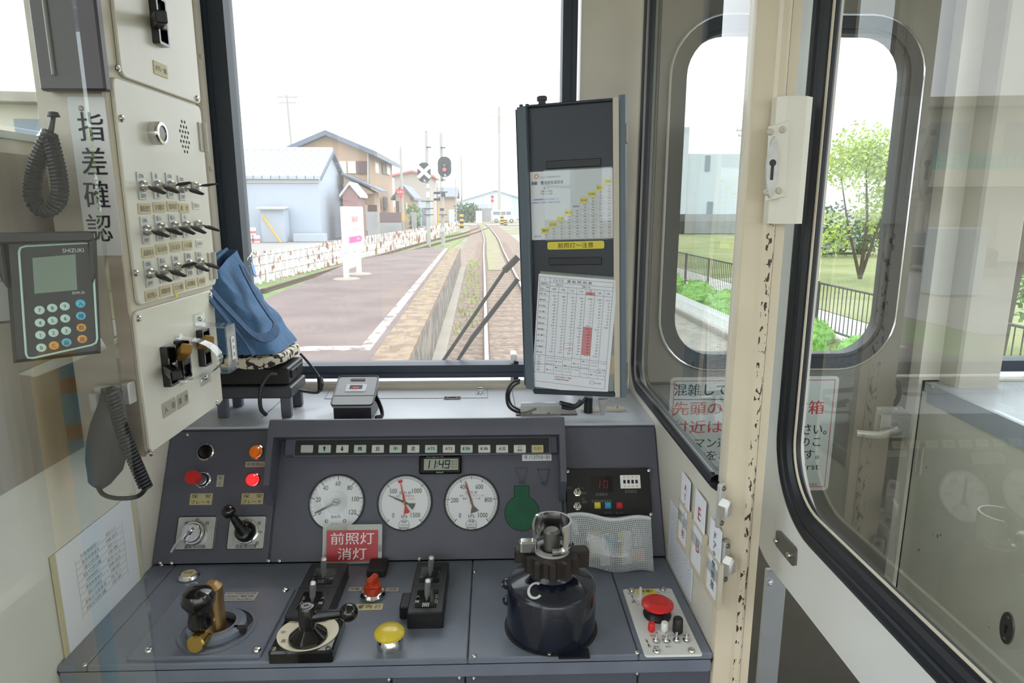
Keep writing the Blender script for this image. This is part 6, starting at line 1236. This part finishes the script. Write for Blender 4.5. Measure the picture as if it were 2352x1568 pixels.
# poles
pole(688, 219, 535, 86, .17, label='leaning utility pole with crossarms rising behind the beige house', arms=((223, 2.6), (236, 2.2)), tilt=-.5)
t = pole(926, 337, 522, 58, .14, label='bare grey pole carrying a red triangular stop sign'); o_ = t.matrix_world.translation; c = at(920, 445, Y=57.7)-o_; b = MB(); b.prism([(-.42, .38), (.42, .38), (0, -.42)], 0, .03, .0, frame(c, (1, 0, 0), (0, 0, 1))); b.m(1).text('止まれ', 0, .17, .2, .034, None, frame(c, (1, 0, 0), (0, 0, 1)), 0, .01); b.build('stop_sign', ['sign_red', 'white'], t)
c = at(928, 499, Y=57.8)-o_; b = MB(); b.cyl((0, 0, c.z-.3), (0, 0, c.z+.3), .15, None, 10); b.build('yellow_band', 'hazard_yellow', t)
pole(1147, 245, 480, 117, .28, label='tall tapering utility pole rising behind the white van', arms=((268, 5),))
pole(1061, 357, 482, 130, .22, label='thin grey pole in front of the pale warehouse')
pole(557, 312, 600, 27, .055, label='slim steel pole beside the windscreen edge')
pole(1048, 410, 495, 100, .1, label='slim pole beside the yellow crossing post')
b = MB(); a, c = gp(903, 528), at(907, 474, Y=gp(903, 528).y); b.cyl(a, c, .11, .09, 8); tag(b.build('guy_cover', 'hazard_yellow'), 'yellow slanted guy wire cover beside the dark garden fence', 'guy cover')
# white barn with lean-to
HY = 48.0; fx = at(735, 550, Y=HY).x; hz = at(735, 405, Y=HY).z; rz = 5.75
def gable(name, label, x0, x1, y0, y1, ze, zr, axis, wall, roof, ov=.4, cat='building', th=.22, edge=None):
    t = thing(name, label, cat, T((x0+x1)/2, (y0+y1)/2, GZ) @ R(1.15)); w, d = x1-x0, y1-y0; he, hr = ze-GZ, zr-GZ; b = MB()
    if axis == 'x':
        b.prism([(-d/2, 0), (d/2, 0), (d/2, he), (0, hr), (-d/2, he)], -w/2, w/2, 0, YZ); b.build('wall', wall, t)
        for s_ in (-1, 1):
            b = MB(); k_ = (hr-he)/(d/2); b.prism([(0, hr), (s_*(d/2+ov), he-k_*ov), (s_*(d/2+ov), he-k_*ov+th), (0, hr+th)], -w/2-ov*.6, w/2+ov*.6, 0, YZ); b.build('roof', roof, t)
    else:
        XZ = Mx(((1, 0, 0, 0), (0, 0, -1, 0), (0, 1, 0, 0), (0, 0, 0, 1))); b.prism([(-w/2, 0), (w/2, 0), (w/2, he), (0, hr), (-w/2, he)], -d/2, d/2, 0, XZ); b.build('wall', wall, t)
        for s_ in (-1, 1):
            b = MB(); k_ = (hr-he)/(w/2); b.prism([(0, hr), (s_*(w/2+ov), he-k_*ov), (s_*(w/2+ov), he-k_*ov+th), (0, hr+th)], -d/2-ov, d/2+ov, 0, XZ); b.build('roof', roof, t)
    if edge:
        for s_ in (-1, 1):
            b = MB(); k_ = (hr-he)/(d/2 if axis == 'x' else w/2); hw_ = (d/2 if axis == 'x' else w/2)+ov; q = [(0, hr-.12), (s_*hw_, hr-k_*hw_-.12), (s_*hw_, hr-k_*hw_+.12), (0, hr+.12)]
            if axis == 'x': b.prism(q, w/2+ov*.6, w/2+ov*.6+.08, 0, YZ)
            else: b.prism(q, d/2+ov, d/2+ov+.08, 0, XZ)
            b.build('verge_board', edge, t)
    return t
def wins(t, Y, rects, side=None):
    inv = t.matrix_world.inverted()
    for x0, y0, x1, y1, m in rects:
        if side is None: a, c = inv @ at(x0, y0, Y=Y), inv @ at(x1, y1, Y=Y); b = MB(); b.box(((a.x+c.x)/2, (a.y+c.y)/2, (a.z+c.z)/2), (abs(c.x-a.x), .1, abs(a.z-c.z)))
        else: a, c = inv @ at(x0, y0, X=side), inv @ at(x1, y1, X=side); b = MB(); b.box(((a.x+c.x)/2, (a.y+c.y)/2, (a.z+c.z)/2), (.1, abs(c.y-a.y), abs(a.z-c.z)))
        b.build('window' if m in ('win_beige', 'win_glass', 'win') else ('shutter' if m == 'shutter' else 'panel'), m, t)
t = gable('white_barn', 'pale white metal-clad barn with white tiled roof beyond the fence', fx-16, fx, HY, HY+8.6, hz, rz, 'x', 'shed_white', 'roof_tiled', edge='tile_dark'); inv = t.matrix_world.inverted()
b = MB(); a = inv @ at(555, 407, Y=HY-.02); c = inv @ at(735, 420, Y=HY-.02); b.box((0, a.y, (a.z+c.z)/2), (16, .08, abs(a.z-c.z))); b.build('eave_band', 'shed_grey', t)
b = MB(); b.cyl((-8.2, 0, rz-GZ+.18), (8.2, 0, rz-GZ+.18), .18, None, 8); b.build('ridge_cap', 'roof_pale', t)
a, c = at(597, 479, Y=HY-1.3), at(655, 552, Y=HY-1.3); lx = (a.x+c.x)/2; t = thing('lean_to', 'small pale lean-to shed against the white barn wall', 'shed', T(lx, HY-.72, GZ)); b = MB(); b.box((0, 0, (a.z-GZ)/2), (c.x-a.x, 1.2, a.z-GZ)); b.build('wall', 'shed_white', t); b = MB(); b.box((0, -.05, a.z-GZ+.06), (c.x-a.x+.35, 1.5, .12), .02, R(4, 'X')); b.build('lid_roof', 'shed_grey', t)
a, c = at(603, 495, Y=HY-1.5), at(645, 553, Y=HY-1.9); b = MB(); b.cyl(a, (c.x, c.y, GZ), .07, None, 8); tag(b.build('warning_bar', 'hazard_yellow'), 'yellow bar leaning against the pale lean-to shed', 'bar')
a = at(712, 545, Y=HY-.6); b = MB(); b.box((a.x, HY-.5, GZ+.28), (2.2, .8, .56), .02); tag(b.build('barn_step', 'shed_white'), 'low pale box along the foot of the white barn', 'box')
for i, (px, py) in enumerate(((574, 543), (590, 541), (582, 528))):
    a = at(px, 550, Y=HY-2); z = GZ if i < 2 else GZ+.52; b = MB(); b.lathe([(.2, 0), (.22, .45), (.2, .5), (0, .5)], T(a.x, a.y, z), 14); b.m(1).lathe([(.225, .12), (.226, .28), (.2, .28)], T(a.x, a.y, z), 14); tag(b.build('paint_can', ['white', 'red_roof']), ('white paint can standing by the lean-to, nearer the windscreen edge', 'white paint can standing beside the lean-to shed wall', 'white paint can stacked on the other cans')[i], 'can', 'paint cans by the lean-to')
# beige house
BY = 58.0; x0, x1 = at(660, 400, Y=BY).x, at(845, 400, Y=BY).x
t = gable('beige_house', 'two-storey beige house with dark tiled gable roof and brown shutters', x0, x1, BY, BY+15, at(845, 352, Y=BY).z, at(752, 312, Y=BY).z, 'y', 'house_beige', 'tile_dark', .8, th=.4)
wins(t, BY-.05, ((774, 370, 797, 398, 'win_beige'), (798, 370, 818, 398, 'win_beige'), (819, 370, 845, 399, 'shutter')))
wins(t, 0, ((849, 371, 859, 398, 'shutter'), (860, 371, 870, 399, 'win_beige'), (877, 374, 886, 401, 'shutter'), (887, 375, 896, 402, 'win_beige'), (868, 455, 876, 480, 'shutter'), (880, 452, 890, 478, 'shutter')), side=x1+.05)
b = MB(); inv = t.matrix_world.inverted(); a = inv @ at(845, 352, Y=BY-.1); c = inv @ at(845, 425, Y=BY-.1); b.cyl(a, c, .06, None, 6); b.build('drainpipe', 'shed_grey', t)
EX = at(845, 480, Y=BY-4); ex0, ex1 = at(790, 480, Y=BY-4).x, at(855, 480, Y=BY-4).x; t = thing('house_porch', 'lean-to porch with dark sloping roof in front of the beige house', 'porch', T((ex0+ex1)/2, BY-2, GZ)); w = ex1-ex0; ez = at(850, 445, Y=BY-4).z-GZ
b = MB(); b.box((0, .5, ez/2), (w, 2.9, ez)); b.build('wall', 'house_beige', t); b = MB(); b.prism([(-w/2-.1, ez+1.5), (w/2+.7, ez+.15), (w/2+.7, ez+.3), (-w/2-.1, ez+1.65)], -1.9, 1.9, 0, Mx(((1, 0, 0, 0), (0, 0, -1, 0), (0, 1, 0, 0), (0, 0, 0, 1)))); b.build('roof', 'tile_dark', t); b = MB(); b.prism([(-w/2, ez), (w/2, ez), (w/2, ez+.15), (-w/2, ez+1.4)], -1.3, 1.6, 0, Mx(((1, 0, 0, 0), (0, 0, -1, 0), (0, 1, 0, 0), (0, 0, 0, 1)))); b.build('gable_infill', 'house_beige', t)
inv = t.matrix_world.inverted()
for x, m in ((-.9, 'shutter'), (.2, 'win_beige'), (1.0, 'shutter')): b = MB(); b.box((x, -.98, ez*.45), (.7, .06, ez*.6)); b.build('door' if m == 'shutter' else 'window', m, t)
gable('rear_barn', 'grey tiled roof of a second barn just behind the white barn', -38, -18.5, 58, 66, 5.2, 6.8, 'x', 'shed_white', 'roof_tiled', .4)
a, c = at(786, 450, Y=50), at(822, 470, Y=50); gable('brown_hut', 'small reddish brown hut with pale roof behind the station sign', a.x, c.x, 50, 53, at(800, 446, Y=50).z, at(815, 424, Y=50).z, 'y', 'hut_brown', 'roof_pale', .2, 'shed')
a, c = at(906, 440, Y=62), at(942, 500, Y=62); t = gable('beige_annex', 'single-storey beige annex with dark roof beside the stop sign', a.x, c.x, 62, 70, at(920, 448, Y=62).z, at(912, 428, Y=62).z, 'y', 'house_pink', 'tile_dark', .4); wins(t, 61.95, ((909, 462, 917, 488, 'shutter'), (932, 465, 936, 480, 'win_beige')))
a, c = at(843, 486, Y=46), at(870, 533, Y=46); b = MB(); b.box(((a.x+c.x)/2, 46, (a.z+GZ)/2), (c.x-a.x, .25, a.z-GZ)); tag(b.build('block_wall', 'block_wall'), 'grey concrete block garden wall beside the station sign', 'garden wall')
a, c = at(872, 488, Y=50), at(922, 511, Y=50); b = MB(); b.box(((a.x+c.x)/2, 50, (a.z+c.z)/2), (c.x-a.x, .1, a.z-c.z)); b.m(1).box(((a.x+c.x)/2, 50, (c.z+GZ)/2), (c.x-a.x, .2, c.z-GZ)); tag(b.build('garden_fence', ['shutter', 'block_wall']), 'dark panel garden fence on a low block footing', 'fence')
a = at(951, 480, Y=59)
def leaves(name, label, m, centres, n, ls, cat, trunk=None, group=None):
    t = thing(name, label, cat, T(*centres[0][0][:2], GZ)); o_ = t.matrix_world.translation; b = MB()
    for i in range(n):
        c, r_ = random.choice(centres); d = V((random.gauss(0, 1), random.gauss(0, 1), random.gauss(0, 1))).normalized()*(random.random()**.45); p = V(c)+V((d.x*r_[0], d.y*r_[1], d.z*r_[2]))-o_
        u = V((random.gauss(0, 1), random.gauss(0, 1), random.gauss(0, 1))).normalized(); v_ = u.cross(V((random.gauss(0, 1), random.gauss(0, 1), random.gauss(0, 1)))).normalized(); s_ = ls*random.uniform(.6, 1.3)
        b.add([tuple(p-u*s_), tuple(p+v_*s_*.5), tuple(p+u*s_), tuple(p-v_*s_*.5)], [(0, 1, 2, 3)])
    b.build('foliage', m, t, smooth=False)
    for pts, r_ in (trunk or []): b = MB(); b.tube([V(p)-o_ for p in pts], r_, 8); b.build('trunk', 'bark', t)
    return t
leaves('garden_shrub', 'bright green rounded shrub beside the white building with sliding doors', 'foliage', [((a.x, a.y, 1.2), (.7, .7, .9)), ((a.x, a.y, .2), (.5, .5, .9))], 500, .14, 'shrub')
a, c = at(945, 487, Y=57), at(957, 520, Y=57); b = MB(); b.box(((a.x+c.x)/2, 57, (a.z+GZ)/2), (c.x-a.x, .25, a.z-GZ)); tag(b.build('block_pillar', 'block_wall'), 'short grey block wall below the bright green shrub', 'garden wall')
# further buildings
a, c = at(903, 404, Y=86), at(987, 464, Y=86); t = gable('grey_building', 'grey two-storey building with a red metal roof behind the signals', a.x, c.x, 86, 98, a.z, at(945, 395, Y=86).z, 'y', 'grey_wall', 'red_roof', .5); b = MB(); inv = t.matrix_world.inverted(); q = inv @ at(958, 480, Y=85.6); b.box((q.x, q.y, 1.55), (3.6, .3, 3.1)); b.build('sliding_doors', 'shed_white', t)
for i in range(3): b = MB(); b.box((q.x-1.0+i*1.0, q.y-.18, 1.3), (.8, .06, 2.2)); b.build('window', 'win_glass', t)
a, c = at(992, 447, Y=120), at(1045, 480, Y=120); gable('dark_roofed_house', 'low house with dark hipped roof far behind the signal poles', a.x, c.x, 120, 130, a.z-.3, at(1010, 431, Y=120).z, 'x', 'house_pink', 'tile_dark', .8)
a, c = at(1040, 462, Y=150), at(1190, 500, Y=150); t = gable('warehouse', 'pale blue gabled warehouse far beyond the level crossing', a.x, c.x+4, 150, 180, at(1060, 466, Y=150).z, at(1100, 437, Y=150).z, 'y', 'ware_blue', 'ware_blue', .6)
a, c = at(1065, 478, Y=125), at(1130, 505, Y=125); b = MB(); b.box(((a.x+c.x)/2, 125, (a.z+GZ)/2), (c.x-a.x, .3, a.z-GZ)); tag(b.build('boundary_wall', 'block_wall'), 'long grey boundary wall in front of the pale warehouse', 'wall fence')
a, c = at(1078, 470, Y=135), at(1122, 478, Y=135); b = MB(); b.box(((a.x+c.x)/2, 136, (at(1100, 468, Y=135).z+GZ)/2), (c.x-a.x, 3, at(1100, 468, Y=135).z-GZ)); tag(b.build('low_shed', 'shed_white'), 'long low white shed between boundary wall and warehouse', 'shed')
a, c = at(1093, 484, Y=108), at(1107, 502, Y=108); b = MB(); b.box(((a.x+c.x)/2, 108, (a.z+GZ)/2), (c.x-a.x, .6, a.z-GZ), .03); tag(b.build('relay_cabinet', 'white'), 'white equipment cabinet in the grass by the crossing', 'cabinet')
a, c = at(1031, 481, Y=78), at(1044, 500, Y=78); b = MB(); b.box(((a.x+c.x)/2, 78, (a.z+GZ)/2), (c.x-a.x, .6, a.z-GZ), .03); tag(b.build('relay_cabinet', 'ware_blue'), 'pale blue equipment cabinet beside the red light signal', 'cabinet')
a = at(1072, 472, Y=116); leaves('round_bush', 'dull green round bush in front of the pale warehouse', 'foliage_dark', [((a.x, a.y, .8), (2.6, 1.5, 1.8))], 500, .35, 'bush')
b = MB(); b.prism([tuple(V(q).xy) for q in (gp(1040, 500), gp(1128, 500), gp(1128, 489), gp(1045, 489))], GZ-.02, GZ+.05); o = b.build('crossing_verge', 'verge'); o['kind'] = 'structure'
# van
a = gp(1128, 511); M = T(a.x+2.1, a.y, GZ); t = thing('van', 'white van waiting at the level crossing', 'van', M); XZ = Mx(((1, 0, 0, 0), (0, 0, -1, 0), (0, 1, 0, 0), (0, 0, 0, 1)))
b = MB(); b.prism([(-2.1, .3), (2.1, .3), (2.15, 1.0), (1.75, 1.2), (1.3, 2.0), (1.1, 2.1), (-1.95, 2.1), (-2.1, 1.9)], -.85, .85, .06, XZ); b.build('van_body', 'van_white', t)
for x0_, x1_ in ((-1.75, -.55), (-.45, .35), (.45, 1.25)): b = MB(); b.box(((x0_+x1_)/2, -.86, 1.55), (x1_-x0_, .03, .55), .01); b.build('side_window', 'win_glass', t)
for x in (-1.25, 1.3):
    for y in (-.78, .78): b = MB(); b.cyl((x, y-.1, .32), (x, y+.1, .32), .32, None, 18, .03); b.m(1).cyl((x, y-.12, .32), (x, y+.12, .32), .18, None, 14); b.build('wheel', ['tyre', 'car_silver'], t)
# crossing furniture
def haz(px, y0, y1, Y, w, label, name='crossing_post'):
    a, c = at(px, y0, Y=Y), at(px, y1, Y=Y); z1 = a.z; t = thing(name, label, 'crossing post', T(a.x, a.y, GZ)); b = MB(); h = z1-GZ; n = 6
    for i in range(n): b.m(i % 2).box((0, 0, h*(i+.5)/n), (w, w, h/n))
    b.build('striped_post', ['signal_black', 'hazard_yellow'], t); return t
haz(1041, 487, 506, 88, .5, 'short yellow and black crossing post by the fence end'); haz(1060, 492, 520, 80, .45, 'orange and black crossing post at the end of rusted fence'); haz(1153, 494, 515, 98, .5, 'orange striped crossing post in front of the white van'); haz(1161, 503, 518, 94, .5, 'short dark striped crossing post beside the line')
t = pole(1130, 421, 500, 100, .07, 'crossing_signal', 'thin crossing signal post with red lamps near white van', cat='crossing signal'); o_ = t.matrix_world.translation
for y in (452, 461): q = at(1131, y, Y=99.8)-o_; b = MB(); b.cyl((q.x, q.y-.1, q.z), (q.x, q.y+.1, q.z), .24, None, 12); b.build('lamp', 'sign_red', t)
t = pole(1006, 420, 500, 92, .09, 'crossing_signal', 'striped crossing signal post between the two signal poles', 'hazard_yellow', cat='crossing signal'); o_ = t.matrix_world.translation
for y in (443, 458): q = at(1004, y, Y=91.8)-o_; b = MB(); b.box((q.x, q.y, q.z), (.9, .3, .3), .04); b.build('lamp', 'signal_black', t)
# weeds: uncountable
b = MB()
for i in range(1800):
    k_ = random.random()
    if k_ < .42: x, y, z = PX0-random.uniform(.05, 1.6), random.uniform(9, 21), GZ
    elif k_ < .66: s_ = random.uniform(0, d_[-1]); q = along(s_); x, y, z = q.x+random.gauss(.3, .5), q.y+random.uniform(-.3, .3), GZ
    elif k_ < .80: x, y, z = PX1-random.uniform(.0, .4), random.uniform(6, 26), -.03
    else: x, y, z = random.uniform(-.5, .0), random.uniform(12, 30), GZ
    P_ = O(x, y, z) if k_ < .42 or k_ > .66 else V((x, y, z)); h = random.uniform(.04, .14) if k_ < .66 or k_ > .8 else random.uniform(.01, .04)
    a_ = random.uniform(0, 6.28); dx, dy = cos(a_)*.02, sin(a_)*.02; b.add([(P_.x-dx, P_.y-dy, z), (P_.x+dx, P_.y+dy, z), (P_.x+dy*3*h*5, P_.y-dx*3*h*5, z+h)], [(0, 1, 2)])
o = b.build('weeds', 'weed', smooth=False); o['kind'] = 'stuff'; tag(o, 'thin green weeds along the platform and fence', 'weeds')
# ---------------------------------------------------------------- right-hand side
t = thing('picket_fence', 'low white picket fence between gravel and round bushes', 'fence', T(0, 0, GZ)); b = MB(); y = 6.0
while y < 34: p = O(4.5, y, 0); b.box((p.x, p.y, .22), (.02, .055, .32)); b.box((p.x, p.y, .39), (.02, .03, .04)); y += .105
b.build('picket', 'picket', t)
for h in (.14, .30): b = MB(); b.tube([O(4.515, 6, h), O(4.515, 34, h)], .016, 4); b.build('rail', 'picket', t)
t = thing('metal_railing', 'black metal railing with thin bars behind the round bushes', 'railing', T(0, 0, GZ)); b = MB(); y = 4.0
while y < 44: p = O(6.4, y, 0); b.cyl((p.x, p.y, .12), (p.x, p.y, .93), .009, None, 5); y += .13
b.build('railing_bar', 'fence_black', t)
for h in (.93, .12): b = MB(); b.tube([O(6.4, 4, h), O(6.4, 44, h)], .02, 5); b.build('rail', 'fence_black', t)
for i in range(21): p = O(6.4, 4+2*i, 0); b = MB(); b.box((p.x, p.y, .48), (.045, .045, .96)); b.build('post', 'fence_black', t)
def bush(x, y, r_, label):
    t = thing('azalea_bush', label, 'bush', T(*O(x, y, GZ+.02)), 'round clipped bushes'); b = MB(); n, m = 26, 13; vs = []; sd = random.random()*9
    for j in range(m+1):
        th = pi*.5*j/m*1.05
        for i in range(n):
            a = 2*pi*i/n; q = r_*(1+.07*sin(3*a+sd)+.05*sin(5*th+2*a+sd*2)+.05*random.gauss(0, 1)); vs.append((q*sin(th)*cos(a), q*sin(th)*sin(a), q*.85*cos(th)))
    b.add(vs, [(j*n+i, j*n+(i+1) % n, (j+1)*n+(i+1) % n, (j+1)*n+i) for j in range(m) for i in range(n)]); b.build('leaf_mass', 'azalea', t)
    b = MB()
    for i in range(420):
        d = V((random.gauss(0, 1), random.gauss(0, 1), abs(random.gauss(0, 1)))).normalized(); p = V((d.x*r_, d.y*r_, d.z*r_*.86))*random.uniform(.97, 1.1); u = V((random.gauss(0, 1), random.gauss(0, 1), random.gauss(0, 1)+.8)).normalized(); v_ = u.cross(d).normalized(); b.add([tuple(p-v_*.012), tuple(p+v_*.012), tuple(p+u*.07)], [(0, 1, 2)])
    b.build('leaf_sprays', 'azalea', t, smooth=False)
nb_ = 0
for (x, y, r_) in ((5.0, 7.2, .42), (5.55, 7.9, .45), (5.05, 8.6, .44), (5.7, 9.3, .46), (5.1, 10.0, .42), (5.6, 10.9, .5), (5.1, 11.6, .45), (5.65, 12.7, .5), (5.1, 13.4, .45), (5.6, 14.6, .52), (5.15, 15.4, .48), (5.65, 16.8, .5), (5.15, 17.8, .46), (5.6, 19.4, .5), (5.2, 20.8, .48), (5.6, 22.6, .5)):
    nb_ += 1; bush(x+.06, y, r_*.95, 'clipped round green bush in the bed behind the white picket fence')
a, c = at(1530, 292, Y=62), at(1745, 500, Y=62); b = MB(); zt_ = a.z
t = thing('white_building', 'large white corrugated building beyond the lawn seen through the gangway door', 'building', T((a.x+c.x)/2, 66, GZ)); w = c.x-a.x+6; b.box((3, 0, (at(1600, 353, Y=62).z-GZ)/2), (w, 8, at(1600, 353, Y=62).z-GZ)); b.build('wall', 'white_clad', t); inv = t.matrix_world.inverted()
b = MB(); q = inv @ at(1550, 300, Y=62); b.box((q.x, .0, (zt_-GZ)/2), (2.6, 8.4, zt_-GZ)); b.build('stair_tower', 'white_clad', t)
for x0_, y0_, x1_, y1_ in ((1621, 357, 1630, 393), (1625, 463, 1635, 508)): p_, q_ = inv @ at(x0_, y0_, Y=61.95), inv @ at(x1_, y1_, Y=61.95); b = MB(); b.box(((p_.x+q_.x)/2, p_.y, (p_.z+q_.z)/2), (q_.x-p_.x, .1, p_.z-q_.z)); b.build('window', 'win_glass', t)
b = MB(); b.box((3, -4.1, .9), (w, .2, 1.8)); b.build('plinth', 'block_wall', t)
pole(1700, 292, 520, 80, .15, label='utility pole above the roof of the white corrugated building', arms=((300, 2.5), (312, 2.0)))
a = gp(1975, 640); cs_ = [((a.x+random.gauss(0, .9), a.y+random.gauss(0, .8), random.uniform(.4, 3.6)), (.75, .75, .8)) for i in range(16)]
trk = [([(a.x, a.y, GZ), (a.x+.05, a.y, 1), (a.x-.2, a.y, 3)], [.07, .05, .02]), ([(a.x, a.y, GZ), (a.x+.5, a.y, 1.2), (a.x+.8, a.y, 3.4)], [.06, .04, .015]), ([(a.x, a.y, GZ), (a.x-.6, a.y, 1.0), (a.x-1.0, a.y, 2.6)], [.06, .04, .015])]
leaves('young_tree', 'slender yellow-green young tree beyond the railing by the lawn', 'foliage_pale', cs_, 5200, .08, 'tree', trk)
a = gp(1745, 610); leaves('leafy_bush', 'fresh green bush beyond the railing beside the white building', 'foliage', [((a.x, a.y, .6), (.9, .9, 1.2)), ((a.x+.5, a.y, 1.4), (.7, .7, .9))], 1500, .08, 'bush')
a = gp(1905, 590); leaves('dark_bush', 'darker green bush behind the yellow-green young tree', 'foliage_dark', [((a.x, a.y, .5), (1.6, 1.0, 1.4)), ((a.x+2.5, a.y+.5, .3), (1.4, 1.0, 1.1))], 1800, .1, 'bush')
a = at(2318, 700, Y=9.6); leaves('old_tree', 'dark-trunked tree beyond the railing on the assistant side', 'foliage', [((a.x+.6, 9.0, 2.4), (1.2, 1.0, .9)), ((a.x+.2, 10.5, .3), (1.6, 1.0, .7))], 1600, .09, 'tree', [([(a.x-.1, 9.6, GZ), (a.x, 9.6, .6), (a.x+.25, 9.7, 2.6)], [.12, .10, .07])])
def car(px, py, Y, m, label, rot=0, M=None):
    p = at(px, py, Y=Y); t = thing('car', label, 'car', M or (T(p.x, p.y, GZ) @ R(rot))); b = MB(); b.prism([(-2.1, .25), (2.1, .25), (2.1, .75), (1.2, .95), (-1.7, .98), (-2.1, .8)], -.85, .85, .05, XZ); b.build('car_body', m, t)
    b = MB(); b.prism([(-1.6, .95), (1.15, .92), (.5, 1.45), (-1.1, 1.48)], -.72, .72, .04, XZ); b.build('cabin_glass', 'win_glass', t)
    b = MB(); b.box((-.3, 0, 1.47), (1.5, 1.3, .05), .02); b.build('roof', m, t)
    for x in (-1.3, 1.3):
        for y in (-.78, .78): b = MB(); b.cyl((x, y-.1, .31), (x, y+.1, .31), .31, None, 16, .03); b.build('wheel', 'tyre', t)
car(1905, 560, 34, 'car_silver', 'silver car parked behind the yellow-green young tree', 8)
p = gp(2300, 520); t = gable('far_house', 'pale house with grey roof beyond the trees on the assistant side', 45, 56, 62, 72, 3.8, 6.4, 'x', 'house_pink', 'tile_dark', .6)
# station-side building to the left of the line: seen through the side window and mirrored in the aisle glass
t = thing('station_building', 'grey-beige two-storey building with teal balcony blocks left of the line', 'building', T(-21, 32, GZ) @ R(8)); b = MB(); b.box((0, 0, 3.2), (13, 8, 6.4)); b.build('wall', 'bldg_grey', t)
b = MB(); b.box((0, -.3, 6.6), (13.8, 9, .4), .03); b.build('roof', 'concrete', t); b = MB(); b.box((0, -4.5, 3.55), (13, 1.2, .7)); b.build('balcony_slab', 'bldg_grey', t)
b = MB(); 
for i in range(44):
    for j in range(2): b.box((-6.3+i*.29, -5.05, 4.05+j*.26), (.2, .08, .2))
b.box((0, -5.05, 3.93), (13, .08, .06)); b.box((0, -5.05, 4.45), (13, .08, .06)); b.build('balcony_blocks', 'teal', t)
for x in (-4, -1, 2, 5): b = MB(); b.box((x, -4.02, 5.1), (1.6, .06, 1.5)); b.build('window', 'win_glass', t); b = MB(); b.box((x, -4.02, 1.1), (1.2, .06, 2.1)); b.build('door', 'win_beige', t)
car(0, 0, 20, 'car_dark', 'dark car parked before the building with teal balcony', 0, T(-15.5, 24.5, GZ) @ R(70)); 
a = T(-11.6, 17.5, GZ); b = MB(); b.box((0, 0, .9), (1.2, .8, 1.8), .03); o = b.build('power_cabinet', 'shed_white'); o.matrix_world = a; tag(o, 'white power cabinet standing left of the line before the station building', 'cabinet')
# windscreen wipers outside the glass
t = thing('windscreen_wiper', 'pair of black wiper arms lying across the outside of the windscreen', 'wiper', T(0, WY+.045, 0)); o_ = t.matrix_world.translation
def WP(x, y, dy=0): return at(x, y, Y=WY+.045+dy)-o_
b = MB(); b.tube([WP(1010, 840), WP(1165, 612)], .0048, 8, flat=.6); b.tube([WP(1158, 622), WP(1190, 590)], .009, 8, flat=.6); b.build('wiper_arm', 'black_soft', t)
b = MB(); b.tube([WP(1042, 842), WP(1085, 775), WP(1190, 640)], [.004, .0065, .0065], 8, flat=.5); b.build('wiper_blade', 'rubber', t)
